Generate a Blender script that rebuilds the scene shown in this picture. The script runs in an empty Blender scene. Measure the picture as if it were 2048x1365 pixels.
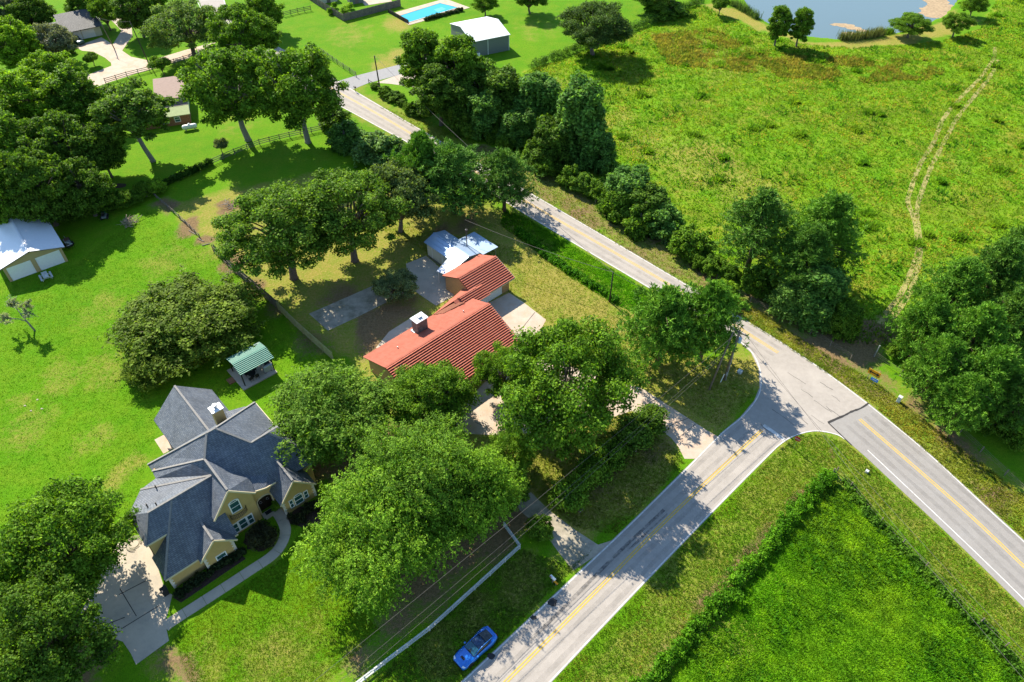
import bpy, bmesh, math, random
import numpy as np
from mathutils import Vector, Matrix
from mathutils.geometry import tessellate_polygon

# ------------------------------------------------------------------ camera, sky, sun, exposure
scene = bpy.context.scene
CAM_H = 74.5
PITCH = math.radians(44.0)
FPX = 1450.0                       # focal length for a picture 2048 wide
cam_data = bpy.data.cameras.new('camera')
cam = bpy.data.objects.new('camera', cam_data)
scene.collection.objects.link(cam)
cam.location = (0, 0, CAM_H)
cam.rotation_euler = (math.pi / 2 - PITCH, 0, 0)
cam_data.sensor_width = 36.0
cam_data.lens = FPX / 2048 * 36.0
cam_data.clip_start = 0.5
cam_data.clip_end = 12000
scene.camera = cam

SUN_AZ = math.radians(125)         # direction towards the sun, from +X
SUN_EL = math.radians(40.5)
sdir = Vector((math.cos(SUN_EL) * math.cos(SUN_AZ), math.cos(SUN_EL) * math.sin(SUN_AZ), math.sin(SUN_EL)))
world = bpy.data.worlds.new('World')
scene.world = world
world.use_nodes = True
wn = world.node_tree.nodes
wl = world.node_tree.links
wn.clear()
sky = wn.new('ShaderNodeTexSky')
sky.sky_type = 'NISHITA'
sky.sun_disc = False
sky.sun_elevation = SUN_EL
sky.sun_rotation = math.atan2(sdir.x, sdir.y)
sky.altitude = 50
sky.air_density = 1.25
sky.dust_density = 0.1
sky.ozone_density = 3.5
bg = wn.new('ShaderNodeBackground')
bg.inputs['Strength'].default_value = 0.115
wo = wn.new('ShaderNodeOutputWorld')
wl.new(sky.outputs[0], bg.inputs[0])
wl.new(bg.outputs[0], wo.inputs[0])
sl = bpy.data.lights.new('sun', 'SUN')
sl.energy = 5.0
sl.angle = math.radians(0.5)
sl.color = (1.0, 0.915, 0.77)
so = bpy.data.objects.new('sun', sl)
scene.collection.objects.link(so)
so.rotation_euler = sdir.to_track_quat('Z', 'Y').to_euler()
so.location = (-60, 120, 120)
scene.view_settings.view_transform = 'Standard'
scene.view_settings.look = 'None'
scene.view_settings.exposure = 1.08
scene.view_settings.gamma = 1.0
scene.view_settings.use_curve_mapping = False
scene.cycles.max_bounces = 6
scene.cycles.transparent_max_bounces = 8

# ------------------------------------------------------------------ helpers
C = scene.collection
rnd = random.Random(7)
_S, _C = math.sin(PITCH), math.cos(PITCH)

def at(x, y, z=0.0):
    """surveyed point: photo coordinate (2048 wide) -> place in the scene at height z"""
    u = (x - 1024) / FPX; v = -(y - 682.5) / FPX
    d = (u, _C + v * _S, -_S + v * _C)
    t = (z - CAM_H) / d[2]
    return Vector((d[0] * t, d[1] * t, z))

def ppm(p):
    """photo pixels per metre at a point"""
    depth = p.y * _C + (CAM_H - p.z) * _S
    return FPX / depth

def frame(o, ang):
    """local (u,v) -> function to world"""
    a = math.radians(ang); c, s = math.cos(a), math.sin(a)
    return lambda u, v, z=0: Vector((o[0] + u * c - v * s, o[1] + u * s + v * c, z))

def setp(o, label=None, cat=None, group=None, kind=None):
    if label: o['label'] = label
    if cat: o['category'] = cat
    if group: o['group'] = group
    if kind: o['kind'] = kind
    return o

def thing(name, label, cat, loc=(0, 0, 0), rz=0.0, group=None):
    o = bpy.data.objects.new(name, None)
    o.empty_display_size = 0.3
    C.objects.link(o)
    o.location = loc
    o.rotation_euler = (0, 0, rz)
    return setp(o, label, cat, group)

def link(name, me, mat=None, parent=None):
    o = bpy.data.objects.new(name, me)
    C.objects.link(o)
    if mat is not None and len(me.materials) == 0: me.materials.append(mat)
    if parent is not None: o.parent = parent
    return o

def copy_tree(o, parent=None):
    c = o.copy(); C.objects.link(c)
    if parent is not None: c.parent = parent
    for ch in o.children: copy_tree(ch, c)
    return c

class MB:
    """collects geometry for one mesh"""
    def __init__(s): s.v = []; s.f = []
    def add(s, vs, fs):
        b = len(s.v); s.v += [tuple(p) for p in vs]; s.f += [tuple(i + b for i in f) for f in fs]; return s
    def box(s, x0, x1, y0, y1, z0, z1):
        return s.add([(x0, y0, z0), (x1, y0, z0), (x1, y1, z0), (x0, y1, z0), (x0, y0, z1), (x1, y0, z1), (x1, y1, z1), (x0, y1, z1)],
                     [(0, 3, 2, 1), (4, 5, 6, 7), (0, 1, 5, 4), (1, 2, 6, 5), (2, 3, 7, 6), (3, 0, 4, 7)])
    def bar(s, p, q, w, h):
        """beam from p to q, width w, height h"""
        p = Vector(p); q = Vector(q); d = (q - p).normalized()
        up = Vector((0, 0, 1)) if abs(d.z) < .95 else Vector((1, 0, 0))
        sx = d.cross(up).normalized() * (w / 2); sz = sx.cross(d).normalized() * (h / 2)
        vs = []
        for c in (p, q): vs += [c - sx - sz, c + sx - sz, c + sx + sz, c - sx + sz]
        return s.add(vs, [(0, 1, 2, 3), (7, 6, 5, 4), (0, 4, 5, 1), (1, 5, 6, 2), (2, 6, 7, 3), (3, 7, 4, 0)])
    def tube(s, pts, rs, n=8, cap=True):
        pts = [Vector(p) for p in pts]
        if not isinstance(rs, (list, tuple)): rs = [rs] * len(pts)
        b = len(s.v); prev = None
        for i, p in enumerate(pts):
            d = (pts[min(i + 1, len(pts) - 1)] - pts[max(i - 1, 0)]).normalized()
            if prev is None:
                a = d.orthogonal().normalized()
            else:
                a = (prev - d * prev.dot(d)).normalized()
            prev = a; bb = d.cross(a)
            for k in range(n):
                t = 2 * math.pi * k / n
                s.v.append(tuple(p + (a * math.cos(t) + bb * math.sin(t)) * rs[i]))
        for i in range(len(pts) - 1):
            for k in range(n):
                k2 = (k + 1) % n
                s.f.append((b + i * n + k, b + i * n + k2, b + (i + 1) * n + k2, b + (i + 1) * n + k))
        if cap:
            s.f.append(tuple(b + k for k in reversed(range(n))))
            s.f.append(tuple(b + (len(pts) - 1) * n + k for k in range(n)))
        return s
    def slab(s, pts, t):
        """polygon with thickness t downwards"""
        n = len(pts); pts = [Vector(p) for p in pts]
        low = [p - Vector((0, 0, t)) for p in pts]
        b = len(s.v); s.v += [tuple(p) for p in pts + low]
        for tri in tessellate_polygon([pts]):
            s.f.append(tuple(b + i for i in tri)); s.f.append(tuple(b + n + i for i in reversed(tri)))
        for i in range(n):
            j = (i + 1) % n
            s.f.append((b + i, b + j, b + n + j, b + n + i))
        return s
    def prism(s, poly, z0, z1):
        return s.slab([(p[0], p[1], z1) for p in poly], z1 - z0)
    def vpoly(s, pts, d):
        """polygon extruded along vector d"""
        n = len(pts); pts = [Vector(p) for p in pts]; d = Vector(d)
        b = len(s.v); s.v += [tuple(p) for p in pts] + [tuple(p + d) for p in pts]
        for tri in tessellate_polygon([pts]):
            s.f.append(tuple(b + i for i in tri)); s.f.append(tuple(b + n + i for i in reversed(tri)))
        for i in range(n):
            j = (i + 1) % n
            s.f.append((b + i, b + j, b + n + j, b + n + i))
        return s
    def lathe(s, prof, n=12, o=(0, 0, 0)):
        b = len(s.v)
        for r, z in prof:
            for k in range(n):
                t = 2 * math.pi * k / n
                s.v.append((o[0] + r * math.cos(t), o[1] + r * math.sin(t), o[2] + z))
        for i in range(len(prof) - 1):
            for k in range(n):
                k2 = (k + 1) % n
                s.f.append((b + i * n + k, b + i * n + k2, b + (i + 1) * n + k2, b + (i + 1) * n + k))
        s.f.append(tuple(b + k for k in reversed(range(n))))
        s.f.append(tuple(b + (len(prof) - 1) * n + k for k in range(n)))
        return s
    def mesh(s, name, mat=None, smooth=False, bevel=0):
        me = bpy.data.meshes.new(name)
        me.from_pydata(s.v, [], s.f)
        bm = bmesh.new(); bm.from_mesh(me)
        bmesh.ops.recalc_face_normals(bm, faces=bm.faces)
        if bevel:
            bmesh.ops.bevel(bm, geom=[e for e in bm.edges], offset=bevel, segments=1, affect='EDGES', clamp_overlap=True)
        bm.to_mesh(me); bm.free()
        if smooth: me.polygons.foreach_set('use_smooth', [True] * len(me.polygons))
        if mat is not None: me.materials.append(mat)
        me.update()
        return me
    def build(s, name, mat=None, parent=None, smooth=False, bevel=0):
        return link(name, s.mesh(name, mat, smooth, bevel), None, parent)

def sheet(name, pts, z, mat, kind='structure', parent=None):
    """flat polygon lying on the ground; pts are world (x,y)"""
    P = [Vector((p[0], p[1], z)) for p in pts]
    me = bpy.data.meshes.new(name)
    tris = tessellate_polygon([P])
    me.from_pydata([tuple(p) for p in P], [], [tuple(t) for t in tris])
    me.update()
    bm = bmesh.new(); bm.from_mesh(me)
    bmesh.ops.recalc_face_normals(bm, faces=bm.faces)
    if sum(f.normal.z for f in bm.faces) < 0: bmesh.ops.reverse_faces(bm, faces=bm.faces)
    bm.to_mesh(me); bm.free()
    o = link(name, me, mat, parent)
    if kind and parent is None: o['kind'] = kind
    return o

def smooth_line(pts, n=8):
    """Catmull-Rom through world points"""
    pts = [Vector((p[0], p[1], p[2] if len(p) > 2 else 0)) for p in pts]
    out = []
    for i in range(len(pts) - 1):
        p0 = pts[max(i - 1, 0)]; p1 = pts[i]; p2 = pts[i + 1]; p3 = pts[min(i + 2, len(pts) - 1)]
        for k in range(n):
            t = k / n
            out.append(0.5 * ((2 * p1) + (p2 - p0) * t + (2 * p0 - 5 * p1 + 4 * p2 - p3) * t * t + (3 * p1 - p0 - 3 * p2 + p3) * t ** 3))
    out.append(pts[-1])
    return out

def ribbon(name, pts, w, z, mat, off=0.0, kind='structure', parent=None, jit=0.0):
    L = []; R = []
    pts = [Vector((p[0], p[1], 0)) for p in pts]
    for i, p in enumerate(pts):
        d = (pts[min(i + 1, len(pts) - 1)] - pts[max(i - 1, 0)]).normalized()
        nrm = Vector((-d.y, d.x, 0))
        ww = w / 2 * (1 + rnd.uniform(-jit, jit))
        L.append(p + nrm * (off + ww)); R.append(p + nrm * (off - ww))
    me = bpy.data.meshes.new(name)
    n = len(pts)
    me.from_pydata([(p.x, p.y, z) for p in L + R], [], [(i, n + i, n + i + 1, i + 1) for i in range(n - 1)])
    me.update()
    o = link(name, me, mat, parent)
    if kind and parent is None: o['kind'] = kind
    return o

# ------------------------------------------------------------------ materials
MATS = {}
def nodes_of(m):
    m.use_nodes = True
    return m.node_tree.nodes, m.node_tree.links

def mat(name, col, rough=0.7, metal=0.0, var=0.15, scale=3.0, bump=0.0, bscale=None, spec=0.3, stain=None, stain_scale=0.4, stain_amt=0.5, coat=0.0):
    """base colour broken up by two noises, optional stain colour and bump"""
    m = bpy.data.materials.new(name); n, l = nodes_of(m)
    p = n['Principled BSDF']
    p.inputs['Roughness'].default_value = rough
    p.inputs['Metallic'].default_value = metal
    p.inputs['Specular IOR Level'].default_value = spec
    if coat: p.inputs['Coat Weight'].default_value = coat; p.inputs['Coat Roughness'].default_value = 0.05
    tc = n.new('ShaderNodeNewGeometry')
    nz = n.new('ShaderNodeTexNoise'); nz.inputs['Scale'].default_value = scale; nz.inputs['Detail'].default_value = 6; nz.inputs['Roughness'].default_value = 0.65
    l.new(tc.outputs['Position'], nz.inputs['Vector'])
    mr = n.new('ShaderNodeMapRange'); mr.inputs[1].default_value = 0.3; mr.inputs[2].default_value = 0.7
    mr.inputs[3].default_value = 1 - var; mr.inputs[4].default_value = 1 + var
    l.new(nz.outputs[0], mr.inputs[0])
    mul = n.new('ShaderNodeMix'); mul.data_type = 'RGBA'; mul.blend_type = 'MULTIPLY'; mul.inputs[0].default_value = 1
    mul.inputs[6].default_value = (*col, 1)
    l.new(mr.outputs[0], mul.inputs[7])
    last = mul.outputs[2]
    if stain is not None:
        n2 = n.new('ShaderNodeTexNoise'); n2.inputs['Scale'].default_value = stain_scale; n2.inputs['Detail'].default_value = 8; n2.inputs['Roughness'].default_value = 0.7
        l.new(tc.outputs['Position'], n2.inputs['Vector'])
        r2 = n.new('ShaderNodeMapRange'); r2.inputs[1].default_value = 0.48; r2.inputs[2].default_value = 0.66; r2.inputs[4].default_value = stain_amt
        l.new(n2.outputs[0], r2.inputs[0])
        mx = n.new('ShaderNodeMix'); mx.data_type = 'RGBA'
        l.new(r2.outputs[0], mx.inputs[0]); l.new(last, mx.inputs[6]); mx.inputs[7].default_value = (*stain, 1)
        last = mx.outputs[2]
    l.new(last, p.inputs['Base Color'])
    if bump:
        nb = n.new('ShaderNodeTexNoise'); nb.inputs['Scale'].default_value = bscale or scale * 3; nb.inputs['Detail'].default_value = 4
        l.new(tc.outputs['Position'], nb.inputs['Vector'])
        b = n.new('ShaderNodeBump'); b.inputs['Strength'].default_value = bump; b.inputs['Distance'].default_value = 0.05
        l.new(nb.outputs[0], b.inputs['Height']); l.new(b.outputs[0], p.inputs['Normal'])
    MATS[name] = m
    return m

def leaf_mat(name, var=0.6, trans=0.38, rough=0.6, upn=0.0, patch=False):
    """leaf: colour from the object, varied leaf by leaf and clump by clump, with light through the blade"""
    m = bpy.data.materials.new(name); n, l = nodes_of(m)
    n.remove(n['Principled BSDF'])
    out = n['Material Output']
    oi = n.new('ShaderNodeObjectInfo')
    ge = n.new('ShaderNodeNewGeometry')
    mr = n.new('ShaderNodeMapRange'); mr.inputs[3].default_value = 1 - var; mr.inputs[4].default_value = 1 + var
    l.new(ge.outputs['Random Per Island'], mr.inputs[0])
    nz = n.new('ShaderNodeTexNoise'); nz.inputs['Scale'].default_value = 0.55; nz.inputs['Detail'].default_value = 3
    l.new(ge.outputs['Position'], nz.inputs['Vector'])
    m2 = n.new('ShaderNodeMapRange'); m2.inputs[1].default_value = 0.3; m2.inputs[2].default_value = 0.7; m2.inputs[3].default_value = 0.62; m2.inputs[4].default_value = 1.38
    l.new(nz.outputs[0], m2.inputs[0])
    mm = n.new('ShaderNodeMath'); mm.operation = 'MULTIPLY'
    l.new(mr.outputs[0], mm.inputs[0]); l.new(m2.outputs[0], mm.inputs[1])
    mul = n.new('ShaderNodeMix'); mul.data_type = 'RGBA'; mul.blend_type = 'MULTIPLY'; mul.inputs[0].default_value = 1
    l.new(oi.outputs['Color'], mul.inputs[6]); l.new(mm.outputs[0], mul.inputs[7])
    if patch:
        pn = n.new('ShaderNodeTexNoise'); pn.inputs['Scale'].default_value = 0.09; pn.inputs['Detail'].default_value = 5; pn.inputs['Roughness'].default_value = 0.6
        l.new(ge.outputs['Position'], pn.inputs['Vector'])
        pm = n.new('ShaderNodeMapRange'); pm.inputs[1].default_value = 0.36; pm.inputs[2].default_value = 0.64; l.new(pn.outputs[0], pm.inputs[0])
        pc = n.new('ShaderNodeMix'); pc.data_type = 'RGBA'; pc.inputs[6].default_value = (0.74, 0.95, 0.7, 1); pc.inputs[7].default_value = (1.28, 1.06, 1.3, 1); l.new(pm.outputs[0], pc.inputs[0])
        m5 = n.new('ShaderNodeMix'); m5.data_type = 'RGBA'; m5.blend_type = 'MULTIPLY'; m5.inputs[0].default_value = 1
        l.new(mul.outputs[2], m5.inputs[6]); l.new(pc.outputs[2], m5.inputs[7]); mul = m5
    hs = n.new('ShaderNodeHueSaturation')
    h2 = n.new('ShaderNodeMapRange'); h2.inputs[3].default_value = 0.53; h2.inputs[4].default_value = 0.465
    l.new(nz.outputs[0], h2.inputs[0]); l.new(h2.outputs[0], hs.inputs['Hue']); l.new(mul.outputs[2], hs.inputs['Color'])
    pr = n.new('ShaderNodeBsdfPrincipled'); pr.inputs['Roughness'].default_value = rough; pr.inputs['Specular IOR Level'].default_value = 0.08
    tr = n.new('ShaderNodeBsdfTranslucent')
    tcol = n.new('ShaderNodeMix'); tcol.data_type = 'RGBA'; tcol.blend_type = 'MULTIPLY'; tcol.inputs[0].default_value = 1
    l.new(hs.outputs[0], tcol.inputs[6]); tcol.inputs[7].default_value = (1.5, 1.5, 0.5, 1)
    if upn:
        # blades stand in a thick sward: shade them like its surface
        vm = n.new('ShaderNodeVectorMath'); vm.operation = 'MULTIPLY_ADD'
        l.new(ge.outputs['Normal'], vm.inputs[0]); vm.inputs[1].default_value = (1 - upn, 1 - upn, 1 - upn); vm.inputs[2].default_value = (0, 0, upn)
        vn = n.new('ShaderNodeVectorMath'); vn.operation = 'NORMALIZE'; l.new(vm.outputs[0], vn.inputs[0])
        l.new(vn.outputs[0], pr.inputs['Normal'])
    l.new(hs.outputs[0], pr.inputs['Base Color']); l.new(tcol.outputs[2], tr.inputs['Color'])
    mx = n.new('ShaderNodeMixShader'); mx.inputs[0].default_value = trans
    l.new(pr.outputs[0], mx.inputs[1]); l.new(tr.outputs[0], mx.inputs[2]); l.new(mx.outputs[0], out.inputs['Surface'])
    MATS[name] = m
    return m

LEAF = leaf_mat('leaf')
NEEDLE = leaf_mat('needle', var=0.4, trans=0.15)
BARK = mat('bark', (0.13, 0.105, 0.085), 0.9, var=0.4, scale=6, bump=0.5)
PINEBARK = mat('pine_bark', (0.13, 0.085, 0.06), 0.9, var=0.4, scale=6, bump=0.5)
GREYBARK = mat('grey_bark', (0.22, 0.205, 0.18), 0.9, var=0.35, scale=6, bump=0.4)
ASPH = mat('old_asphalt', (0.335, 0.302, 0.265), 0.92, var=0.09, scale=1.6, bump=0.25, bscale=30, stain=(0.41, 0.37, 0.325), stain_scale=0.18, stain_amt=0.6, spec=0.2)
ASPH2 = mat('newer_asphalt', (0.262, 0.245, 0.225), 0.92, var=0.08, scale=1.8, bump=0.25, bscale=30, stain=(0.30, 0.288, 0.272), stain_scale=0.15, stain_amt=0.6, spec=0.2)
ASPH3 = mat('pale_asphalt', (0.27, 0.265, 0.26), 0.92, var=0.08, scale=1.2, bump=0.2, bscale=30, spec=0.2)
TAR = mat('tar', (0.035, 0.033, 0.032), 0.8, var=0.3)
SKID = mat('tyre_rubber_mark', (0.095, 0.09, 0.088), 0.9, var=0.3, scale=1.2)
CONC = mat('concrete', (0.45, 0.37, 0.29), 0.9, var=0.12, scale=0.8, bump=0.2, bscale=12, stain=(0.47, 0.30, 0.19), stain_scale=0.35, stain_amt=0.75)
CONC2 = mat('pale_concrete', (0.46, 0.395, 0.305), 0.9, var=0.12, scale=1.0, bump=0.2, bscale=12, stain=(0.25, 0.23, 0.19), stain_scale=0.5, stain_amt=0.6)
CONC3 = mat('mossy_concrete', (0.33, 0.29, 0.22), 0.9, var=0.25, scale=1.0, bump=0.2, bscale=12, stain=(0.12, 0.12, 0.07), stain_scale=0.35, stain_amt=0.8)
GRAVEL = mat('gravel', (0.44, 0.36, 0.29), 0.95, var=0.22, scale=2.5, bump=0.5, bscale=14, stain=(0.33, 0.27, 0.2), stain_scale=0.3)
YEL = mat('yellow_paint', (0.60, 0.38, 0.05), 0.7, var=0.12, scale=1.5, stain=(0.36, 0.30, 0.2), stain_scale=1.2, stain_amt=0.45)
WHT = mat('white_paint', (0.60, 0.585, 0.55), 0.7, var=0.08, scale=1.5, stain=(0.36, 0.33, 0.295), stain_scale=1.6, stain_amt=0.9)
STUCCO = mat('yellow_stucco', (0.47, 0.325, 0.125), 0.9, var=0.07, scale=1.0, bump=0.15, bscale=15)
TRIM = mat('cream_trim', (0.55, 0.47, 0.30), 0.7, var=0.06)
WHITE = mat('white_painted_wood', (0.78, 0.78, 0.75), 0.5, var=0.05)
QUOIN = mat('pale_stone', (0.60, 0.55, 0.45), 0.85, var=0.15, scale=2)
GLASS = mat('window_glass', (0.03, 0.09, 0.085), 0.08, var=0.3, spec=0.8)
IRON = mat('black_iron', (0.02, 0.018, 0.017), 0.5, var=0.2)
DOOR = mat('dark_door', (0.018, 0.010, 0.007), 0.35, var=0.3)
TAN = mat('tan_siding', (0.40, 0.30, 0.145), 0.7, var=0.05)
ORWALL = mat('ochre_stucco', (0.42, 0.25, 0.115), 0.9, var=0.1, bump=0.1)
BRICK = mat('brown_brick', (0.24, 0.12, 0.06), 0.9, var=0.35, scale=4)
CREAMW = mat('cream_siding', (0.58, 0.55, 0.42), 0.8, var=0.06)
METALW = mat('white_metal_roof', (0.70, 0.72, 0.74), 0.35, metal=0.0, var=0.04, spec=0.6)
METALB = mat('shade_blue_metal_roof', (0.36, 0.48, 0.64), 0.42, metal=0.5, var=0.06, scale=1, stain=(0.45, 0.5, 0.55), stain_scale=0.5, spec=0.7)  # blue of the shade on this bare metal is put into the base colour
GREYM = mat('grey_metal_siding', (0.155, 0.175, 0.165), 0.6, var=0.05)
GREENM = mat('green_metal_roof', (0.012, 0.16, 0.115), 0.5, var=0.2, scale=1, spec=0.3)
GREENL = mat('pale_green_rib', (0.13, 0.34, 0.25), 0.5, var=0.1)
WOODG = mat('weathered_wood', (0.17, 0.145, 0.115), 0.9, var=0.35, scale=3)
WOODT = mat('treated_wood', (0.36, 0.33, 0.15), 0.85, var=0.2, scale=3)
WOODD = mat('dark_wood', (0.07, 0.06, 0.05), 0.9, var=0.35, scale=3)
WOODP = mat('pole_wood', (0.17, 0.135, 0.10), 0.9, var=0.35, scale=3)
POLED = mat('dark_pole_wood', (0.05, 0.042, 0.035), 0.9, var=0.35, scale=3)
RAILW = mat('pale_rail', (0.46, 0.48, 0.46), 0.6, var=0.2, scale=1.5)
SOILR = mat('mulch', (0.045, 0.028, 0.02), 0.95, var=0.5, scale=6, bump=0.8)
WIRE = mat('wire', (0.10, 0.09, 0.08), 0.6, var=0.1)
STEEL = mat('galvanised_steel', (0.45, 0.47, 0.48), 0.45, metal=0.5, var=0.15)
RUST = mat('rusty_metal', (0.12, 0.06, 0.04), 0.8, var=0.5, scale=5)
BLACKP = mat('black_plastic', (0.02, 0.02, 0.02), 0.5, var=0.1)
RUBBER = mat('rubber', (0.02, 0.02, 0.02), 0.85, var=0.1)
TANKW = mat('white_enamel', (0.75, 0.75, 0.73), 0.35, var=0.04)

def shingle_mat(name, col, col2):
    m = bpy.data.materials.new(name); n, l = nodes_of(m); p = n['Principled BSDF']
    p.inputs['Roughness'].default_value = 0.62; p.inputs['Specular IOR Level'].default_value = 0.5
    tc = n.new('ShaderNodeTexCoord'); sp = n.new('ShaderNodeSeparateXYZ'); l.new(tc.outputs['Object'], sp.inputs[0])
    ad = n.new('ShaderNodeMath'); ad.operation = 'ADD'; l.new(sp.outputs[0], ad.inputs[0]); l.new(sp.outputs[1], ad.inputs[1])
    cb = n.new('ShaderNodeCombineXYZ'); l.new(ad.outputs[0], cb.inputs[0])
    ge = n.new('ShaderNodeNewGeometry'); s2 = n.new('ShaderNodeSeparateXYZ'); l.new(ge.outputs['True Normal'], s2.inputs[0])
    def mt(op, a, b):
        q = n.new('ShaderNodeMath'); q.operation = op
        for i, x in enumerate((a, b)):
            if isinstance(x, (int, float)): q.inputs[i].default_value = x
            else: l.new(x, q.inputs[i])
        return q.outputs[0]
    sinp = mt('MAXIMUM', mt('SQRT', mt('SUBTRACT', 1.0, mt('MULTIPLY', s2.outputs[2], s2.outputs[2])), 0), .12)
    l.new(mt('DIVIDE', sp.outputs[2], sinp), cb.inputs[1])
    br = n.new('ShaderNodeTexBrick'); l.new(cb.outputs[0], br.inputs['Vector'])
    br.inputs['Scale'].default_value = 1.0; br.inputs['Brick Width'].default_value = 0.34; br.inputs['Row Height'].default_value = 0.19
    br.inputs['Mortar Size'].default_value = 0.018; br.inputs['Bias'].default_value = 0.0
    br.inputs['Color1'].default_value = (*col, 1); br.inputs['Color2'].default_value = (*col2, 1)
    br.inputs['Mortar'].default_value = (col[0] * .35, col[1] * .35, col[2] * .35, 1)
    nz = n.new('ShaderNodeTexNoise'); nz.inputs['Scale'].default_value = 0.6; nz.inputs['Detail'].default_value = 6; l.new(tc.outputs['Object'], nz.inputs['Vector'])
    mr = n.new('ShaderNodeMapRange'); mr.inputs[1].default_value = 0.3; mr.inputs[2].default_value = 0.7; mr.inputs[3].default_value = 0.8; mr.inputs[4].default_value = 1.2; l.new(nz.outputs[0], mr.inputs[0])
    mu = n.new('ShaderNodeMix'); mu.data_type = 'RGBA'; mu.blend_type = 'MULTIPLY'; mu.inputs[0].default_value = 1
    l.new(br.outputs['Color'], mu.inputs[6]); l.new(mr.outputs[0], mu.inputs[7]); l.new(mu.outputs[2], p.inputs['Base Color'])
    b = n.new('ShaderNodeBump'); b.inputs['Strength'].default_value = 0.7; b.inputs['Distance'].default_value = 0.03
    iv = n.new('ShaderNodeMath'); iv.operation = 'SUBTRACT'; iv.inputs[0].default_value = 1; l.new(br.outputs['Fac'], iv.inputs[1])
    l.new(iv.outputs[0], b.inputs['Height']); l.new(b.outputs[0], p.inputs['Normal'])
    MATS[name] = m
    return m
SHING = shingle_mat('grey_shingle', (0.088, 0.106, 0.138), (0.150, 0.168, 0.196))  # base leans blue: the navy of the shaded slopes is mixed into the colour
SHINGD = shingle_mat('dark_shingle', (0.062, 0.064, 0.066), (0.085, 0.086, 0.088))
SHINGB = shingle_mat('brown_shingle', (0.24, 0.185, 0.145), (0.29, 0.22, 0.17))
CAP = mat('ridge_cap', (0.22, 0.21, 0.195), 0.9, var=0.25, scale=6)
TILE = mat('terracotta_tile', (0.38, 0.108, 0.066), 0.85, var=0.22, scale=0.9, bump=0.3, bscale=9, stain=(0.25, 0.10, 0.07), stain_scale=0.9, stain_amt=0.6)
TILED = mat('dark_tile', (0.22, 0.075, 0.04), 0.8, var=0.3, scale=5, bump=0.6, bscale=9)  # darker copy of the terracotta; on the valley roof its tone stands for shade
# ------------------------------------------------------------------ ground (one sheet to the horizon)
def ppoly(pts): return [at(*p) for p in pts]
def inpoly(X, Y, poly):
    inside = np.zeros(X.shape, bool)
    n = len(poly)
    for i in range(n):
        x1, y1 = poly[i][0], poly[i][1]; x2, y2 = poly[(i + 1) % n][0], poly[(i + 1) % n][1]
        if y1 == y2: continue
        c = ((y1 > Y) != (y2 > Y)) & (X < (x2 - x1) * (Y - y1) / (y2 - y1) + x1)
        inside ^= c
    return inside
STEP = 0.85
xs = np.concatenate([[-4000, -1500, -600, -320, -230], np.arange(-170, 170.1, STEP), [230, 320, 600, 1500, 4000]])
ys = np.concatenate([[-3000, -800, -200, -60, -10], np.arange(12, 262, STEP), [300, 400, 700, 1600, 5000]])
GX, GY = np.meshgrid(xs, ys)
nrow, ncol = GX.shape
rs = np.random.RandomState(3)
def vnoise(X, Y, s, seed):
    """value noise at wavelength s metres"""
    r = np.random.RandomState(seed); T = r.rand(128, 128)
    x = X / s; y = Y / s; xi = np.floor(x).astype(int); yi = np.floor(y).astype(int); fx = x - xi; fy = y - yi
    fx = fx * fx * (3 - 2 * fx); fy = fy * fy * (3 - 2 * fy)
    g = lambda a, b: T[np.mod(b, 128), np.mod(a, 128)]
    return (g(xi, yi) * (1 - fx) + g(xi + 1, yi) * fx) * (1 - fy) + (g(xi, yi + 1) * (1 - fx) + g(xi + 1, yi + 1) * fx) * fy
WX = GX + (vnoise(GX, GY, 4, 1) - .5) * 3 + (vnoise(GX, GY, 1.6, 2) - .5) * 1.2
WY = GY + (vnoise(GX, GY, 4, 3) - .5) * 3 + (vnoise(GX, GY, 1.6, 4) - .5) * 1.2
def blur(m, k=1):
    m = m.astype(float)
    for _ in range(k):
        p = np.pad(m, 1, mode='edge')
        m = (p[:-2, 1:-1] + p[2:, 1:-1] + p[1:-1, :-2] + p[1:-1, 2:] + 2 * m) / 6
    return m
def zone(pts, k=1, warp=True):
    P = ppoly(pts)
    return blur(inpoly(WX if warp else GX, WY if warp else GY, P), k)
def spots(lst):
    """patches (x, y, radius px, amount)"""
    W = np.zeros(GX.shape)
    for x, y, r, a in lst:
        c = at(x, y); rm = r / ppm(c)
        d = np.hypot(WX - c.x, (WY - c.y) * .72) / rm
        W = np.maximum(W, a * np.clip(1.6 - 1.3 * d, 0, 1))
    return W
MEADOW_PX = [(1050, 146), (1130, 120), (1280, 62), (1395, 12), (1430, 22), (1520, 66), (1600, 88), (1700, 96), (1800, 92), (1880, 84), (1960, 60), (2010, -30), (2300, -30), (2300, 520),
             (2048, 700), (1900, 760), (1760, 690), (1700, 690), (1560, 600), (1440, 545), (1330, 470), (1210, 365), (1120, 300), (1040, 230), (1010, 170)]
LUSH_PX = [(1668, 962), (1560, 1090), (1440, 1225), (1290, 1400), (1290, 1500), (2250, 1500), (2120, 1410), (2000, 1300), (1860, 1150), (1740, 1030)]
meadow = zone(MEADOW_PX, 1)
lush = zone(LUSH_PX, 1)
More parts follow.
